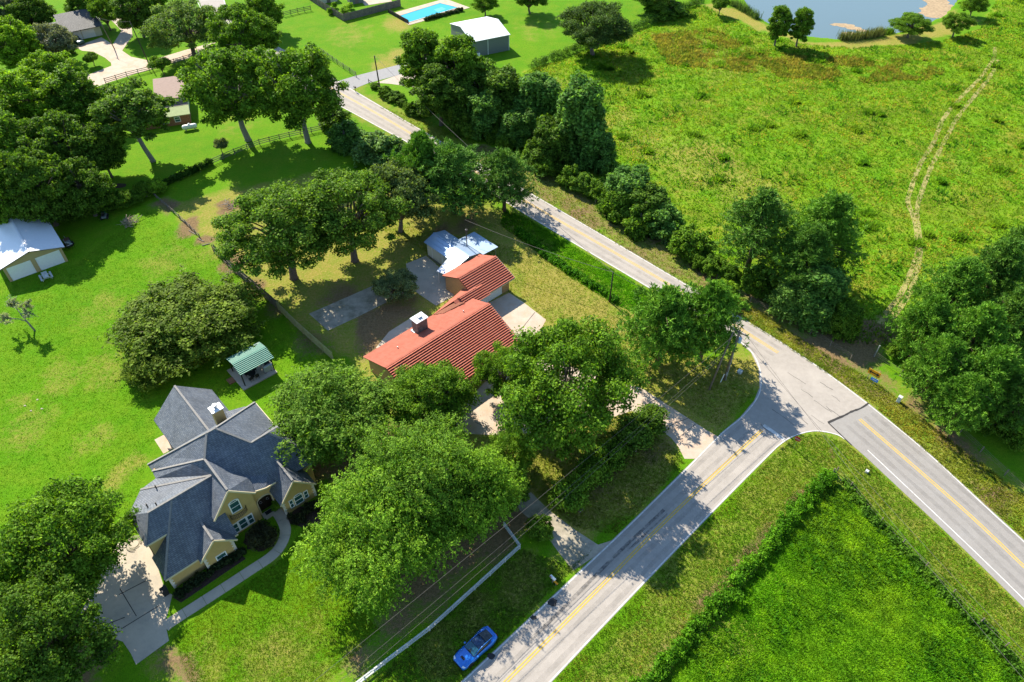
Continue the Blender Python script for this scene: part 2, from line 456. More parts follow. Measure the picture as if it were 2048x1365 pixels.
# verges: mown roadside grass, drier than the lawns
verge = zone([(1320, 596), (1050, 440), (860, 320), (700, 235), (640, 200), (700, 160), (840, 235), (960, 290), (1100, 350), (1300, 470), (1500, 600), (1640, 690), (1800, 770), (2048, 960), (2300, 1180),
              (2300, 1480), (2120, 1410), (2000, 1300), (1860, 1150), (1740, 1030), (1668, 962), (1560, 1090), (1440, 1225), (1290, 1400), (1290, 1500), (1040, 1500), (1300, 1170), (1520, 930), (1600, 860)], 1)
yard = zone([(318, 405), (430, 390), (520, 370), (640, 345), (760, 360), (880, 400), (1010, 420), (1100, 490), (1260, 590), (1330, 690), (1500, 720), (1515, 780), (1440, 865), (1270, 1035), (1200, 1090), (1150, 1140), (1060, 1050),
             (930, 1010), (720, 760), (660, 715), (430, 505)], 2)
dry = np.zeros(GX.shape)
dry += verge * .50 + yard * .72
dry = np.maximum(dry, zone([(1060, 500), (1150, 560), (1250, 625), (1300, 680), (1240, 690), (1120, 640), (1090, 636), (1050, 605), (1030, 585), (1010, 520)], 2) * .85)
dry = np.maximum(dry, zone([(1500, 30), (1440, 5), (1395, 10), (1440, 30), (1530, 68), (1600, 90), (1700, 98), (1800, 92), (1890, 72), (1960, 45), (1900, 15), (1880, 40), (1790, 72), (1680, 84), (1600, 80)], 1) * .8)
dry = np.maximum(dry, spots([(800, 47, 40, .8), (770, 130, 45, .7), (790, 112, 30, .8), (960, 445, 60, .7), (900, 450, 40, .6), (450, 400, 60, .5), (540, 560, 60, .6), (620, 520, 60, .5),
                             (1700, 800, 60, .6), (1790, 900, 70, .5), (1900, 960, 80, .6), (2000, 1050, 80, .5), (1450, 1260, 60, .5), (560, 1330, 90, .55), (540, 1110, 40, .5), (420, 1340, 60, .5),
                             (250, 950, 40, .6), (230, 730, 60, .5), (120, 760, 70, .45), (60, 860, 60, .45), (180, 880, 50, .45), (330, 520, 60, .42), (200, 620, 70, .42), (480, 250, 50, .4), (700, 70, 60, .42), (860, 90, 40, .4), (1070, 60, 60, .35), (30, 810, 30, .4), (300, 1330, 50, .5), (1210, 910, 60, .7), (1080, 1000, 50, .7), (1130, 930, 70, .6), (560, 1360, 140, .5), (430, 500, 40, .6), (950, 1230, 60, .6), (1050, 1170, 60, .6), (880, 1310, 60, .6), (1110, 1110, 40, .5), (1400, 330, 110, .62), (1300, 290, 80, .5), (1500, 385, 90, .62), (1230, 240, 60, .5), (1900, 330, 60, .4), (1450, 120, 120, .45), (1350, 90, 60, .5), (1120, 175, 40, .5)]))
dirt = spots([(1600, 640, 40, .8), (1540, 600, 45, .6), (1410, 540, 45, .75), (1310, 470, 30, .8), (1160, 425, 22, .8), (1125, 408, 20, .7), (1660, 700, 60, .7), (1720, 690, 50, .75), (1770, 640, 30, .9), (1745, 665, 34, .9), (1680, 660, 60, .5), (1760, 770, 40, .4), (1840, 820, 45, .6), (1920, 900, 50, .6),
              (2010, 1000, 50, .6), (1655, 905, 14, .8), (1450, 1200, 15, .5), (455, 412, 22, .95), (480, 405, 15, .9), (330, 410, 30, .7), (370, 450, 28, .8), (410, 480, 24, .8), (455, 530, 30, .9), (500, 570, 26, .8), (540, 615, 25, .6),
              (740, 650, 50, .75), (690, 600, 60, .6), (780, 640, 60, .75), (800, 600, 40, .6), (730, 700, 40, .7), (880, 470, 30, .6), (930, 452, 30, .6), (620, 690, 50, .5),
              (1050, 1015, 30, .9), (1130, 880, 60, .45), (1200, 960, 70, .45), (900, 1110, 60, .8), (960, 1080, 60, .8), (840, 1180, 60, .75), (780, 1250, 50, .6), (730, 1310, 60, .4), (1000, 1050, 40, .8),
              (150, 1310, 40, .9), (120, 1365, 60, .9), (170, 1340, 30, .8), (1310, 880, 50, .4), (700, 930, 60, .8), (760, 900, 60, .8), (640, 950, 40, .7), (1340, 690, 50, .3), (1090, 490, 20, .0), (860, 840, 60, .7)])
# the earth ruts beside the grey house's drive and the strip by the pale rail
dirt = np.maximum(dirt, zone([(318, 1280), (340, 1290), (385, 1345), (400, 1400), (360, 1400), (330, 1340)], 1) * .9)
dirt = np.maximum(dirt, zone([(292, 1315), (308, 1310), (345, 1365), (360, 1400), (330, 1400)], 1) * .8)
dirt = np.maximum(dirt, zone([(700, 1365), (880, 1215), (1035, 1080), (1000, 1055), (850, 1160), (700, 1290)], 1) * .5)
# narrow earth line along the hedge beside the street, straw line along the wire fence
for line, w, a in (([(1650, 945), (1560, 1040), (1450, 1165), (1330, 1300), (1230, 1410)], 1.0, .62), ([(1760, 1045), (1850, 1130), (1960, 1240), (2060, 1350)], .5, .4), ([(1530, 1075), (1330, 1290), (1180, 1440)], .5, .3)):
    for i in range(len(line) - 1):
        a0 = at(*line[i]); a1 = at(*line[i + 1]); d = (a1 - a0); L2 = d.x ** 2 + d.y ** 2
        t = np.clip(((GX - a0.x) * d.x + (GY - a0.y) * d.y) / L2, 0, 1)
        dist = np.hypot(GX - a0.x - t * d.x, GY - a0.y - t * d.y)
        dirt = np.maximum(dirt, a * np.clip(1.5 - dist / w, 0, 1) * (0.4 + 0.9 * vnoise(GX, GY, 2.5, 9)))
dirt = np.maximum(dirt, zone([(880, 288), (1060, 392), (1395, 588), (1560, 690), (1735, 800), (1800, 790), (1700, 700), (1500, 590), (1300, 465), (1100, 345), (950, 285)], 1) * .46)
dirt *= 1.05 + 0.6 * vnoise(GX, GY, 3, 17)
dry *= 1.12
GZ = np.zeros(GX.shape)
mz = np.clip(meadow * 2 - 1, 0, 1)
GZ += mz * (0.45 * vnoise(GX, GY, 6, 5) + 0.25 * vnoise(GX, GY, 2.2, 6) - .1)
lz = np.clip(lush * 2 - 1, 0, 1)
GZ += lz * (0.25 * vnoise(GX, GY, 3, 7) + 0.12 * vnoise(GX, GY, 1.5, 8))
POND_PX = [(1440, -160), (1462, -60), (1482, -15), (1500, 14), (1525, 36), (1550, 52), (1612, 70), (1680, 77), (1740, 72), (1792, 64), (1850, 46), (1888, 28), (1912, 0), (1940, -60), (1930, -160)]
pond = blur(inpoly(GX, GY, ppoly(POND_PX)), 1)
GZ -= pond * 1.0
me = bpy.data.meshes.new('ground')
nv = GX.size
me.vertices.add(nv)
me.vertices.foreach_set('co', np.stack([GX, GY, GZ], -1).reshape(-1).astype(np.float32))
idx = np.arange(nv).reshape(nrow, ncol)
Q = np.stack([idx[:-1, :-1], idx[:-1, 1:], idx[1:, 1:], idx[1:, :-1]], -1).reshape(-1, 4)
me.loops.add(Q.size); me.polygons.add(len(Q))
me.loops.foreach_set('vertex_index', Q.reshape(-1).astype(np.int32))
me.polygons.foreach_set('loop_start', (np.arange(len(Q)) * 4).astype(np.int32))
me.update(calc_edges=True); me.validate()
me.polygons.foreach_set('use_smooth', np.ones(len(Q), bool))
ca = me.color_attributes.new('zones', 'FLOAT_COLOR', 'POINT')
ca.data.foreach_set('color', np.clip(np.stack([meadow, dry, dirt, lush], -1), 0, 1).reshape(-1).astype(np.float32))

def ground_mat():
    m = bpy.data.materials.new('grass_and_soil'); n, l = nodes_of(m); p = n['Principled BSDF']
    p.inputs['Roughness'].default_value = 0.95; p.inputs['Specular IOR Level'].default_value = 0.08
    ge = n.new('ShaderNodeNewGeometry')
    at_ = n.new('ShaderNodeVertexColor'); at_.layer_name = 'zones'
    sep = n.new('ShaderNodeSeparateColor'); l.new(at_.outputs['Color'], sep.inputs[0])
    def noise(s, d=4, r=.6, dist=0.0):
        x = n.new('ShaderNodeTexNoise'); x.inputs['Scale'].default_value = s; x.inputs['Detail'].default_value = d; x.inputs['Roughness'].default_value = r; x.inputs['Distortion'].default_value = dist
        l.new(ge.outputs['Position'], x.inputs['Vector']); return x.outputs[0]
    def rng(x, a, b, c=0, d=1):
        q = n.new('ShaderNodeMapRange'); q.inputs[1].default_value = a; q.inputs[2].default_value = b; q.inputs[3].default_value = c; q.inputs[4].default_value = d; l.new(x, q.inputs[0]); return q.outputs[0]
    def math_(op, a, b):
        q = n.new('ShaderNodeMath'); q.operation = op
        for i, x in enumerate((a, b)):
            if isinstance(x, (int, float)): q.inputs[i].default_value = x
            else: l.new(x, q.inputs[i])
        return q.outputs[0]
    def mix(f, a, b):
        q = n.new('ShaderNodeMix'); q.data_type = 'RGBA'
        if isinstance(f, (int, float)): q.inputs[0].default_value = f
        else: l.new(f, q.inputs[0])
        for i, x in ((6, a), (7, b)):
            if isinstance(x, tuple): q.inputs[i].default_value = (*x, 1)
            else: l.new(x, q.inputs[i])
        return q.outputs[2]
    big = noise(.05, 3); mid = noise(.33, 5, .65); fine = noise(2.6, 5, .7); vfine = noise(9, 3, .7)
    # lawn
    lawn = mix(rng(big, .35, .65), (0.072, 0.205, 0.0035), (0.102, 0.240, 0.0040))
    lawn = mix(rng(mid, .40, .70, 0, .75), lawn, (0.145, 0.235, 0.010))
    lawn = mix(rng(fine, .46, .70, 0, .65), lawn, (0.052, 0.140, 0.0045))
    # meadow
    mead = mix(rng(mid, .35, .62), (0.095, 0.245, 0.006), (0.160, 0.265, 0.010))
    b2 = noise(.085, 4, .6)
    mead = mix(rng(b2, .5, .64, 0, .75), mead, (0.150, 0.165, 0.016))
    m3 = noise(.14, 5, .65)
    mead = mix(rng(m3, .52, .66, 0, .75), mead, (0.27, 0.235, 0.03))
    mead = mix(rng(fine, .46, .66, 0, .6), mead, (0.05, 0.125, 0.008))
    # lush field
    lu = mix(rng(mid, .35, .65), (0.070, 0.200, 0.005), (0.125, 0.250, 0.007))
    lu = mix(rng(m3, .52, .7, 0, .6), lu, (0.125, 0.190, 0.014))
    lu = mix(rng(fine, .5, .72, 0, .55), lu, (0.022, 0.09, 0.005))
    dryc = mix(rng(fine, .35, .7), (0.215, 0.195, 0.028), (0.34, 0.265, 0.085))
    dirtc = mix(rng(fine, .35, .7), (0.13, 0.085, 0.045), (0.25, 0.165, 0.085))
    jit = math_('MULTIPLY', math_('SUBTRACT', mid, .5), 1.0)
    jit2 = math_('MULTIPLY', math_('SUBTRACT', fine, .5), .9)
    def wt(x, a=.38, b=.62):
        return rng(math_('ADD', math_('ADD', x, math_('MULTIPLY', jit, .5)), math_('MULTIPLY', jit2, .5)), a, b)
    c = mix(wt(sep.outputs[0]), lawn, mead)
    c = mix(wt(at_.outputs['Alpha']), c, lu)
    c = mix(rng(math_('ADD', math_('ADD', sep.outputs[1], jit), jit2), .30, .95, 0, .92), c, dryc)
    c = mix(rng(math_('ADD', math_('ADD', sep.outputs[2], jit), jit2), .36, .85, 0, .95), c, dirtc)
    mu = n.new('ShaderNodeMix'); mu.data_type = 'RGBA'; mu.blend_type = 'MULTIPLY'; mu.inputs[0].default_value = 1
    l.new(c, mu.inputs[6]); l.new(rng(vfine, .3, .7, .62, 1.38), mu.inputs[7])
    l.new(mu.outputs[2], p.inputs['Base Color'])
    hh = math_('ADD', math_('MULTIPLY', fine, .7), math_('MULTIPLY', vfine, .35))
    b = n.new('ShaderNodeBump'); b.inputs['Strength'].default_value = 0.55; b.inputs['Distance'].default_value = 0.28
    l.new(hh, b.inputs['Height']); l.new(b.outputs[0], p.inputs['Normal'])
    return m
GROUND = ground_mat()
ground = link('ground', me, GROUND)
ground['kind'] = 'structure'

# ------------------------------------------------------------------ roads
UP = [(426, -60), (449, 0), (462, 40), (520, 74), (600, 118), (720, 188), (872, 277), (1058, 384), (1392, 580), (1560, 682), (1650, 742), (1737, 807)]
LO = [(1655, 845), (1690, 880), (1676, 870), (1632, 861), (1590, 870), (1560, 890), (1520, 930), (1440, 868), (1480, 835), (1508, 802), (1519, 775), (1517, 738), (1502, 706), (1478, 684), (1455, 668), (1400, 638),
      (1323, 592), (1051, 430), (854, 308), (746, 249), (560, 146), (470, 92), (418, 45), (396, 0), (372, -60)]
sheet('highway', ppoly(UP + LO), 0.024, ASPH)
UP2 = [(1737, 807), (1850, 899), (1990, 1028), (2060, 1092), (2250, 1275)]
LO2 = [(2250, 1420), (2060, 1228), (1960, 1130), (1872, 1046), (1848, 1024), (1735, 918), (1703, 890), (1690, 880), (1655, 845)]
sheet('newer_highway', ppoly(UP2 + LO2), 0.028, ASPH2)
SL = [(1446, 863), (1362, 946), (1277, 1030), (1228, 1077), (1114, 1184), (1000, 1291), (920, 1365), (840, 1440)]
SR = [(1030, 1440), (1103, 1365), (1192, 1270), (1282, 1175), (1436, 1015), (1500, 950), (1520, 930)]
sheet('side_street', ppoly(SL + SR), 0.020, ASPH)
def mark(name, pts, w, m=WHT, z=0.034, off=0.0, n=6, parent=None):
    return ribbon(name, smooth_line(ppoly(pts), n), w, z, m, off)
hy = [(455, 60), (530, 108), (640, 165), (756, 229), (854, 287), (1049, 402), (1200, 489), (1354, 579), (1460, 645), (1556, 706)]
for s in (-.16, .16): mark('yellow_line', hy, .13, YEL, off=s)
hy2 = [(1719, 839), (1800, 909), (1936, 1028), (2047, 1133), (2200, 1280)]
for s in (-.15, .15): mark('yellow_line', hy2, .13, YEL, off=s)
sy = [(960, 1415), (1015, 1361), (1116, 1260), (1213, 1162), (1340, 1034), (1487, 895), (1524, 861)]
for s in (-.14, .14): mark('yellow_line', sy, .13, YEL, off=s)
mark('edge_line', UP, .13, off=-.22)
mark('edge_line', UP2, .13, off=-.22)
mark('edge_line', [(372, -60), (418, 45), (560, 146), (746, 249), (854, 308), (1051, 430), (1323, 592), (1400, 638), (1455, 668), (1478, 684), (1502, 706), (1517, 738), (1519, 775), (1508, 802), (1480, 835), (1440, 868), (1362, 946), (1277, 1030), (1228, 1077), (1114, 1184), (1000, 1291), (920, 1365), (840, 1440)], .15, off=.16)
mark('edge_line', [(1735, 901), (1800, 962), (1872, 1030), (1960, 1114), (2048, 1200), (2250, 1400)], .12)
mark('edge_line', [(1030, 1440), (1103, 1365), (1192, 1270), (1282, 1175), (1436, 1015), (1500, 950), (1520, 930), (1560, 892), (1592, 873), (1632, 864), (1672, 871), (1688, 880)], .15, off=.14)
a = at(1527, 851); b = at(1568, 880)
ribbon('stop_bar', [a, b], .55, .036, WHT)
ribbon('tar_joint', smooth_line([at(1737, 807), at(1722, 817), at(1703, 824), at(1690, 831), at(1676, 837), at(1656, 846)], 4), .28, .040, TAR, jit=.3)
ribbon('tar_joint', [at(1656, 846), at(1680, 869), at(1703, 891)], .16, .044, TAR)
SKIDT = bpy.data.materials.new('worn_rubber')
def skid_mat():
    n, l = nodes_of(SKIDT); p = n['Principled BSDF']; out = n['Material Output']; p.inputs['Base Color'].default_value = (.09, .088, .088, 1); p.inputs['Roughness'].default_value = .9
    ge = n.new('ShaderNodeNewGeometry'); nz = n.new('ShaderNodeTexNoise'); nz.inputs['Scale'].default_value = .9; nz.inputs['Detail'].default_value = 6; nz.inputs['Roughness'].default_value = .75; l.new(ge.outputs['Position'], nz.inputs[0])
    mr = n.new('ShaderNodeMapRange'); mr.inputs[1].default_value = .36; mr.inputs[2].default_value = .72; mr.inputs[4].default_value = .8; l.new(nz.outputs[0], mr.inputs[0])
    tr = n.new('ShaderNodeBsdfTransparent'); mx = n.new('ShaderNodeMixShader'); l.new(mr.outputs[0], mx.inputs[0]); l.new(tr.outputs[0], mx.inputs[1]); l.new(p.outputs[0], mx.inputs[2]); l.new(mx.outputs[0], out.inputs['Surface'])
skid_mat()
ribbon('skid_mark', smooth_line(ppoly([(1060, 1280), (1090, 1253), (1150, 1193), (1240, 1103), (1328, 1020)]), 5), .40, .032, SKIDT, jit=.15)
ribbon('skid_mark', smooth_line(ppoly([(1255, 1103), (1300, 1060), (1335, 1028)]), 5), .25, .030, SKIDT, jit=.2)
def blob(name, x, y, r, m, z, el=1.0, k=14):
    c = at(x, y); pts = []
    for i in range(k):
        t = 2 * math.pi * i / k; rr = r * rnd.uniform(.8, 1.15)
        pts.append((c.x + rr * math.cos(t), c.y + rr * el * math.sin(t)))
    return sheet(name, pts, z, m)
WORN = bpy.data.materials.new('wheel_polish')
def worn_mat():
    n, l = nodes_of(WORN); p = n['Principled BSDF']; out = n['Material Output']; p.inputs['Base Color'].default_value = (.11, .105, .10, 1); p.inputs['Roughness'].default_value = .8
    ge = n.new('ShaderNodeNewGeometry'); nz = n.new('ShaderNodeTexNoise'); nz.inputs['Scale'].default_value = .5; nz.inputs['Detail'].default_value = 8; nz.inputs['Roughness'].default_value = .75; l.new(ge.outputs['Position'], nz.inputs[0])
    mr = n.new('ShaderNodeMapRange'); mr.inputs[1].default_value = .35; mr.inputs[2].default_value = .7; mr.inputs[3].default_value = .02; mr.inputs[4].default_value = .18; l.new(nz.outputs[0], mr.inputs[0])
    tr = n.new('ShaderNodeBsdfTransparent'); mx = n.new('ShaderNodeMixShader'); l.new(mr.outputs[0], mx.inputs[0]); l.new(tr.outputs[0], mx.inputs[1]); l.new(p.outputs[0], mx.inputs[2]); l.new(mx.outputs[0], out.inputs['Surface'])
worn_mat()
for line in (hy, hy2, sy):
    for o_ in (-2.3, -.95, .95, 2.3): ribbon('wheel_path', smooth_line(ppoly(line), 8), .55, .0310, WORN, off=o_, jit=.2)
blob('tar_patch', 1105, 1205, .52, TAR, .036)
blob('tar_patch', 1067, 1236, .36, TAR, .036, .7)
blob('tar_patch', 982, 1313, .42, TAR, .036, .8)
for (x, y, l_) in ((1600, 778, 2), (1626, 800, 3), (1650, 812, 2.5), (1660, 790, 1.5), (1590, 830, 2), (1640, 765, 2), (1575, 745, 3), (1545, 820, 3.5), (1520, 850, 2.5), (1620, 830, 2)):
    c = at(x, y); d = Vector((math.cos(-.9), math.sin(-.9), 0)) * l_
    pts = [c + d * t + Vector((rnd.uniform(-.15, .15), rnd.uniform(-.15, .15), 0)) for t in (0, .3, .6, 1)]
    ribbon('road_crack', pts, .05, .038, TAR, jit=.4)

# ------------------------------------------------------------------ drives, slabs, paths
PAVE = [(955, 618), (1018, 586), (1048, 606), (1092, 640), (1062, 700), (1130, 728), (1282, 776), (1412, 860), (1440, 876), (1396, 918), (1369, 918), (1356, 893), (1341, 875), (1264, 822), (1180, 850), (1010, 872), (935, 868), (900, 840), (985, 748), (1030, 690), (975, 640)]
sheet('red_house_driveway', ppoly(PAVE), .012, CONC)
for p, q in (((1282, 815), (1330, 790)), ((1330, 856), (1378, 836)), ((1352, 880), (1392, 848)), ((1040, 662), (1070, 625)), ((950, 845), (1000, 866)), ((1230, 800), (1270, 772)), ((1120, 770), (1160, 735))):
    ribbon('slab_joint', [at(*p), at(*q)], .07, .018, TAR, jit=.3)
sheet('lower_driveway', ppoly([(1146, 1142), (1112, 1098), (1085, 1060), (1040, 1022), (1030, 1000), (1062, 985), (1097, 1020), (1150, 1060), (1196, 1090), (1228, 1080), (1190, 1113)]), .010, CONC3)
sheet('rear_slab', ppoly([(618, 628), (656, 662), (720, 632), (783, 600), (832, 575), (815, 548), (746, 572)]), .014, CONC3)
sheet('rear_patio', ppoly([(812, 528), (852, 512), (890, 545), (908, 592), (872, 612), (818, 575)]), .018, CONC2)
sheet('rear_walk', ppoly([(752, 696), (778, 664), (832, 630), (842, 646), (790, 690), (770, 712)]), .018, CONC2)
sheet('grey_house_driveway', ppoly([(237, 1086), (277, 1077), (304, 1098), (331, 1184), (345, 1190), (336, 1225), (330, 1245), (338, 1282), (272, 1330), (262, 1308), (246, 1284), (226, 1277), (197, 1287), (178, 1270), (150, 1250), (180, 1190)]), .016, CONC2)
for p, q in (((238, 1190), (292, 1162)), ((245, 1257), (318, 1212)), ((240, 1178), (273, 1233)), ((200, 1255), (250, 1235))):
    ribbon('slab_joint', [at(*p), at(*q)], .09, .022, TAR, jit=.2)
sheet('back_step_slab', ppoly([(309, 880), (332, 868), (348, 897), (327, 908)]), .016, CONC)
# sidewalk: separate slabs
sw = smooth_line(ppoly([(330, 1255), (342, 1245), (385, 1217), (430, 1188), (500, 1142), (543, 1113), (563, 1089), (571, 1062), (563, 1038), (548, 1016)]), 12)
walk = thing('sidewalk', 'curving pale concrete footpath from the driveway to the arched front door', 'sidewalk', (0, 0, 0))
acc = 0; seg = [sw[0]]; k = 0
def flush(seg):
    L = []; R = []
    for i, p in enumerate(seg):
        d = (seg[min(i + 1, len(seg) - 1)] - seg[max(i - 1, 0)]).normalized(); nr = Vector((-d.y, d.x, 0)) * .62
        L.append(p + nr); R.append(p - nr)
    e = (seg[1] - seg[0]).normalized() * .02
    mb = MB(); mb.prism([(p.x, p.y) for p in L] + [(p.x, p.y) for p in reversed(R)], -.02, .05)
    mb.build('slab', CONC2, walk)
for i in range(1, len(sw)):
    acc += (sw[i] - sw[i - 1]).length
    seg.append(sw[i])
    if acc > 2.1:
        d = (seg[-1] - seg[-2]).normalized()
        flush(seg[:-1] + [seg[-1] - d * .035]); seg = [sw[i]]; acc = 0
if len(seg) > 1: flush(seg)
# far lanes
sheet('lane', ppoly([(150, 150), (177, 150), (223, 132), (262, 126), (300, 122), (372, 100), (432, 84), (420, 100), (392, 112), (300, 139), (218, 165), (190, 176), (150, 190)]), .012, CONC)
sheet('far_driveway', ppoly([(150, 94), (203, 75), (236, 96), (262, 114), (300, 122), (262, 130), (223, 132), (222, 126), (210, 116), (187, 104), (164, 102)]), .016, CONC)
sheet('gravel_lane', ppoly([(224, 92), (243, 62), (222, 40), (228, 12), (215, -20), (238, -20), (245, 12), (262, 45), (265, 72), (240, 108), (236, 100)]), .010, GRAVEL)
sheet('barn_driveway', ppoly([(666, 166), (708, 153), (813, 126), (860, 112), (905, 108), (905, 122), (860, 132), (815, 146), (736, 167), (704, 180)]), .018, ASPH3)
sheet('gravel_yard', ppoly([(752, 166), (806, 147), (850, 135), (900, 124), (890, 150), (830, 175), (808, 172), (780, 168)]), .010, GRAVEL)
RUTM = bpy.data.materials.new('worn_rut')
def rut_mat():
    m = RUTM; n, l = nodes_of(m); p = n['Principled BSDF']; out = n['Material Output']
    p.inputs['Roughness'].default_value = .95; p.inputs['Specular IOR Level'].default_value = .1
    ge = n.new('ShaderNodeNewGeometry')
    nz = n.new('ShaderNodeTexNoise'); nz.inputs['Scale'].default_value = 1.3; nz.inputs['Detail'].default_value = 6; nz.inputs['Roughness'].default_value = .7; l.new(ge.outputs['Position'], nz.inputs[0])
    cr = n.new('ShaderNodeMix'); cr.data_type = 'RGBA'; cr.inputs[6].default_value = (.20, .20, .04, 1); cr.inputs[7].default_value = (.38, .32, .14, 1)
    l.new(nz.outputs[0], cr.inputs[0]); l.new(cr.outputs[2], p.inputs['Base Color'])
    tr = n.new('ShaderNodeBsdfTransparent'); mx = n.new('ShaderNodeMixShader')
    mr = n.new('ShaderNodeMapRange'); mr.inputs[1].default_value = .18; mr.inputs[2].default_value = .44; l.new(nz.outputs[0], mr.inputs[0])
    l.new(mr.outputs[0], mx.inputs[0]); l.new(tr.outputs[0], mx.inputs[1]); l.new(p.outputs[0], mx.inputs[2]); l.new(mx.outputs[0], out.inputs['Surface'])
rut_mat()
def drape(name, pts, w):
    """strip that follows the meadow surface"""
    pts = smooth_line(pts, 10)
    def gz(x, y):
        i = np.searchsorted(xs, x) - 1; j = np.searchsorted(ys, y) - 1
        fx = (x - xs[i]) / (xs[i + 1] - xs[i]); fy = (y - ys[j]) / (ys[j + 1] - ys[j])
        return (GZ[j, i] * (1 - fx) + GZ[j, i + 1] * fx) * (1 - fy) + (GZ[j + 1, i] * (1 - fx) + GZ[j + 1, i + 1] * fx) * fy
    vs = []; fs = []; K = 4
    for i, p in enumerate(pts):
        d = (pts[min(i + 1, len(pts) - 1)] - pts[max(i - 1, 0)]).normalized(); nr = Vector((-d.y, d.x, 0))
        ww = w * rnd.uniform(.88, 1.12)
        for k in range(K):
            q = p + nr * ww * (k / (K - 1) - .5); vs.append((q.x, q.y, gz(q.x, q.y) + .035))
    for i in range(len(pts) - 1):
        for k in range(K - 1): fs.append((i * K + k, i * K + k + 1, (i + 1) * K + k + 1, (i + 1) * K + k))
    me = bpy.data.meshes.new(name); me.from_pydata(vs, [], fs); me.update()
    o = link(name, me, RUTM); o['kind'] = 'structure'; return o
drape('wheel_track', ppoly([(1758, 652), (1780, 618), (1797, 596), (1815, 560), (1832, 510), (1830, 450), (1815, 408), (1821, 380), (1840, 330), (1866, 288), (1886, 240), (1920, 198), (1960, 158), (1985, 122), (1990, 98)]), .85)
drape('wheel_track', ppoly([(1782, 640), (1803, 612), (1824, 575), (1838, 515), (1836, 462), (1833, 420), (1842, 388), (1862, 335), (1890, 282), (1915, 236), (1950, 192), (1980, 155), (1996, 122)]), .85)
# water
WATER = bpy.data.materials.new('pond_water')
def water_mat():
    n, l = nodes_of(WATER); p = n['Principled BSDF']
    p.inputs['Base Color'].default_value = (.10, .145, .145, 1); p.inputs['Roughness'].default_value = .12; p.inputs['Specular IOR Level'].default_value = .7; p.inputs['IOR'].default_value = 1.5
    ge = n.new('ShaderNodeNewGeometry'); nz = n.new('ShaderNodeTexNoise'); nz.inputs['Scale'].default_value = 1.2; nz.inputs['Detail'].default_value = 3; l.new(ge.outputs['Position'], nz.inputs[0])
    b = n.new('ShaderNodeBump'); b.inputs['Strength'].default_value = .12; b.inputs['Distance'].default_value = .1; l.new(nz.outputs[0], b.inputs['Height']); l.new(b.outputs[0], p.inputs['Normal'])
water_mat()
big = [(1425, -175)] + [(p[0], p[1] + (6 if p[1] > -20 else 0)) for p in POND_PX[1:-1]] + [(1945, -175)]
sheet('pond', ppoly(big), -.22, WATER)
ALG = mat('pond_algae', (.33, .24, .14), .95, var=.3, scale=1.5)
for x, y, r, e in ((1675, 48, 1.9, .5), (1692, 50, 2.4, .6), (1708, 55, 2.2, .6), (1722, 60, 1.6, .6), (1700, 66, 2.2, .5), (1880, 12, 4, 1.0), (1868, 25, 4, .9), (1890, 30, 3.5, .8), (1858, 18, 2.5, .8), (1870, 0, 4, 1.2), (1885, -15, 4, 1.2)):
    blob('algae_mat', x, y, r, ALG, -.21 + rnd.uniform(0, .01), e, 18)
# swimming pool
POOLW = bpy.data.materials.new('pool_water')
n_, l_ = nodes_of(POOLW); p_ = n_['Principled BSDF']; p_.inputs['Base Color'].default_value = (.02, .34, .46, 1); p_.inputs['Roughness'].default_value = .08
# ------------------------------------------------------------------ plants: generators
def norm(a): return a / np.maximum(np.linalg.norm(a, axis=-1, keepdims=True), 1e-6)
def quad_mesh(name, V, m):
    """V: (N,k,3) loose faces of k corners"""
    N, K = V.shape[:2]
    me = bpy.data.meshes.new(name)
    me.vertices.add(N * K); me.vertices.foreach_set('co', V.reshape(-1).astype(np.float32))
    me.loops.add(N * K); me.polygons.add(N)
    me.loops.foreach_set('vertex_index', np.arange(N * K, dtype=np.int32))
    me.polygons.foreach_set('loop_start', (np.arange(N) * K).astype(np.int32))
    me.update(calc_edges=True)
    me.materials.append(m)
    return me
def leaves(R, P, Nn, a, b):
    """rhombic leaves at P with normals Nn; half length a, half width b"""
    N = len(P)
    t = norm(np.cross(Nn, R.normal(size=(N, 3)))); s = np.cross(Nn, t)
    a = a * R.uniform(.7, 1.35, (N, 1)); b = b * R.uniform(.7, 1.35, (N, 1))
    bend = Nn * (a * R.uniform(-.35, .1, (N, 1)))
    return np.stack([P - t * a + bend, P - s * b, P + t * a + bend, P + s * b], 1)
def sphere_dirs(R, n): return norm(R.normal(size=(n, 3)))

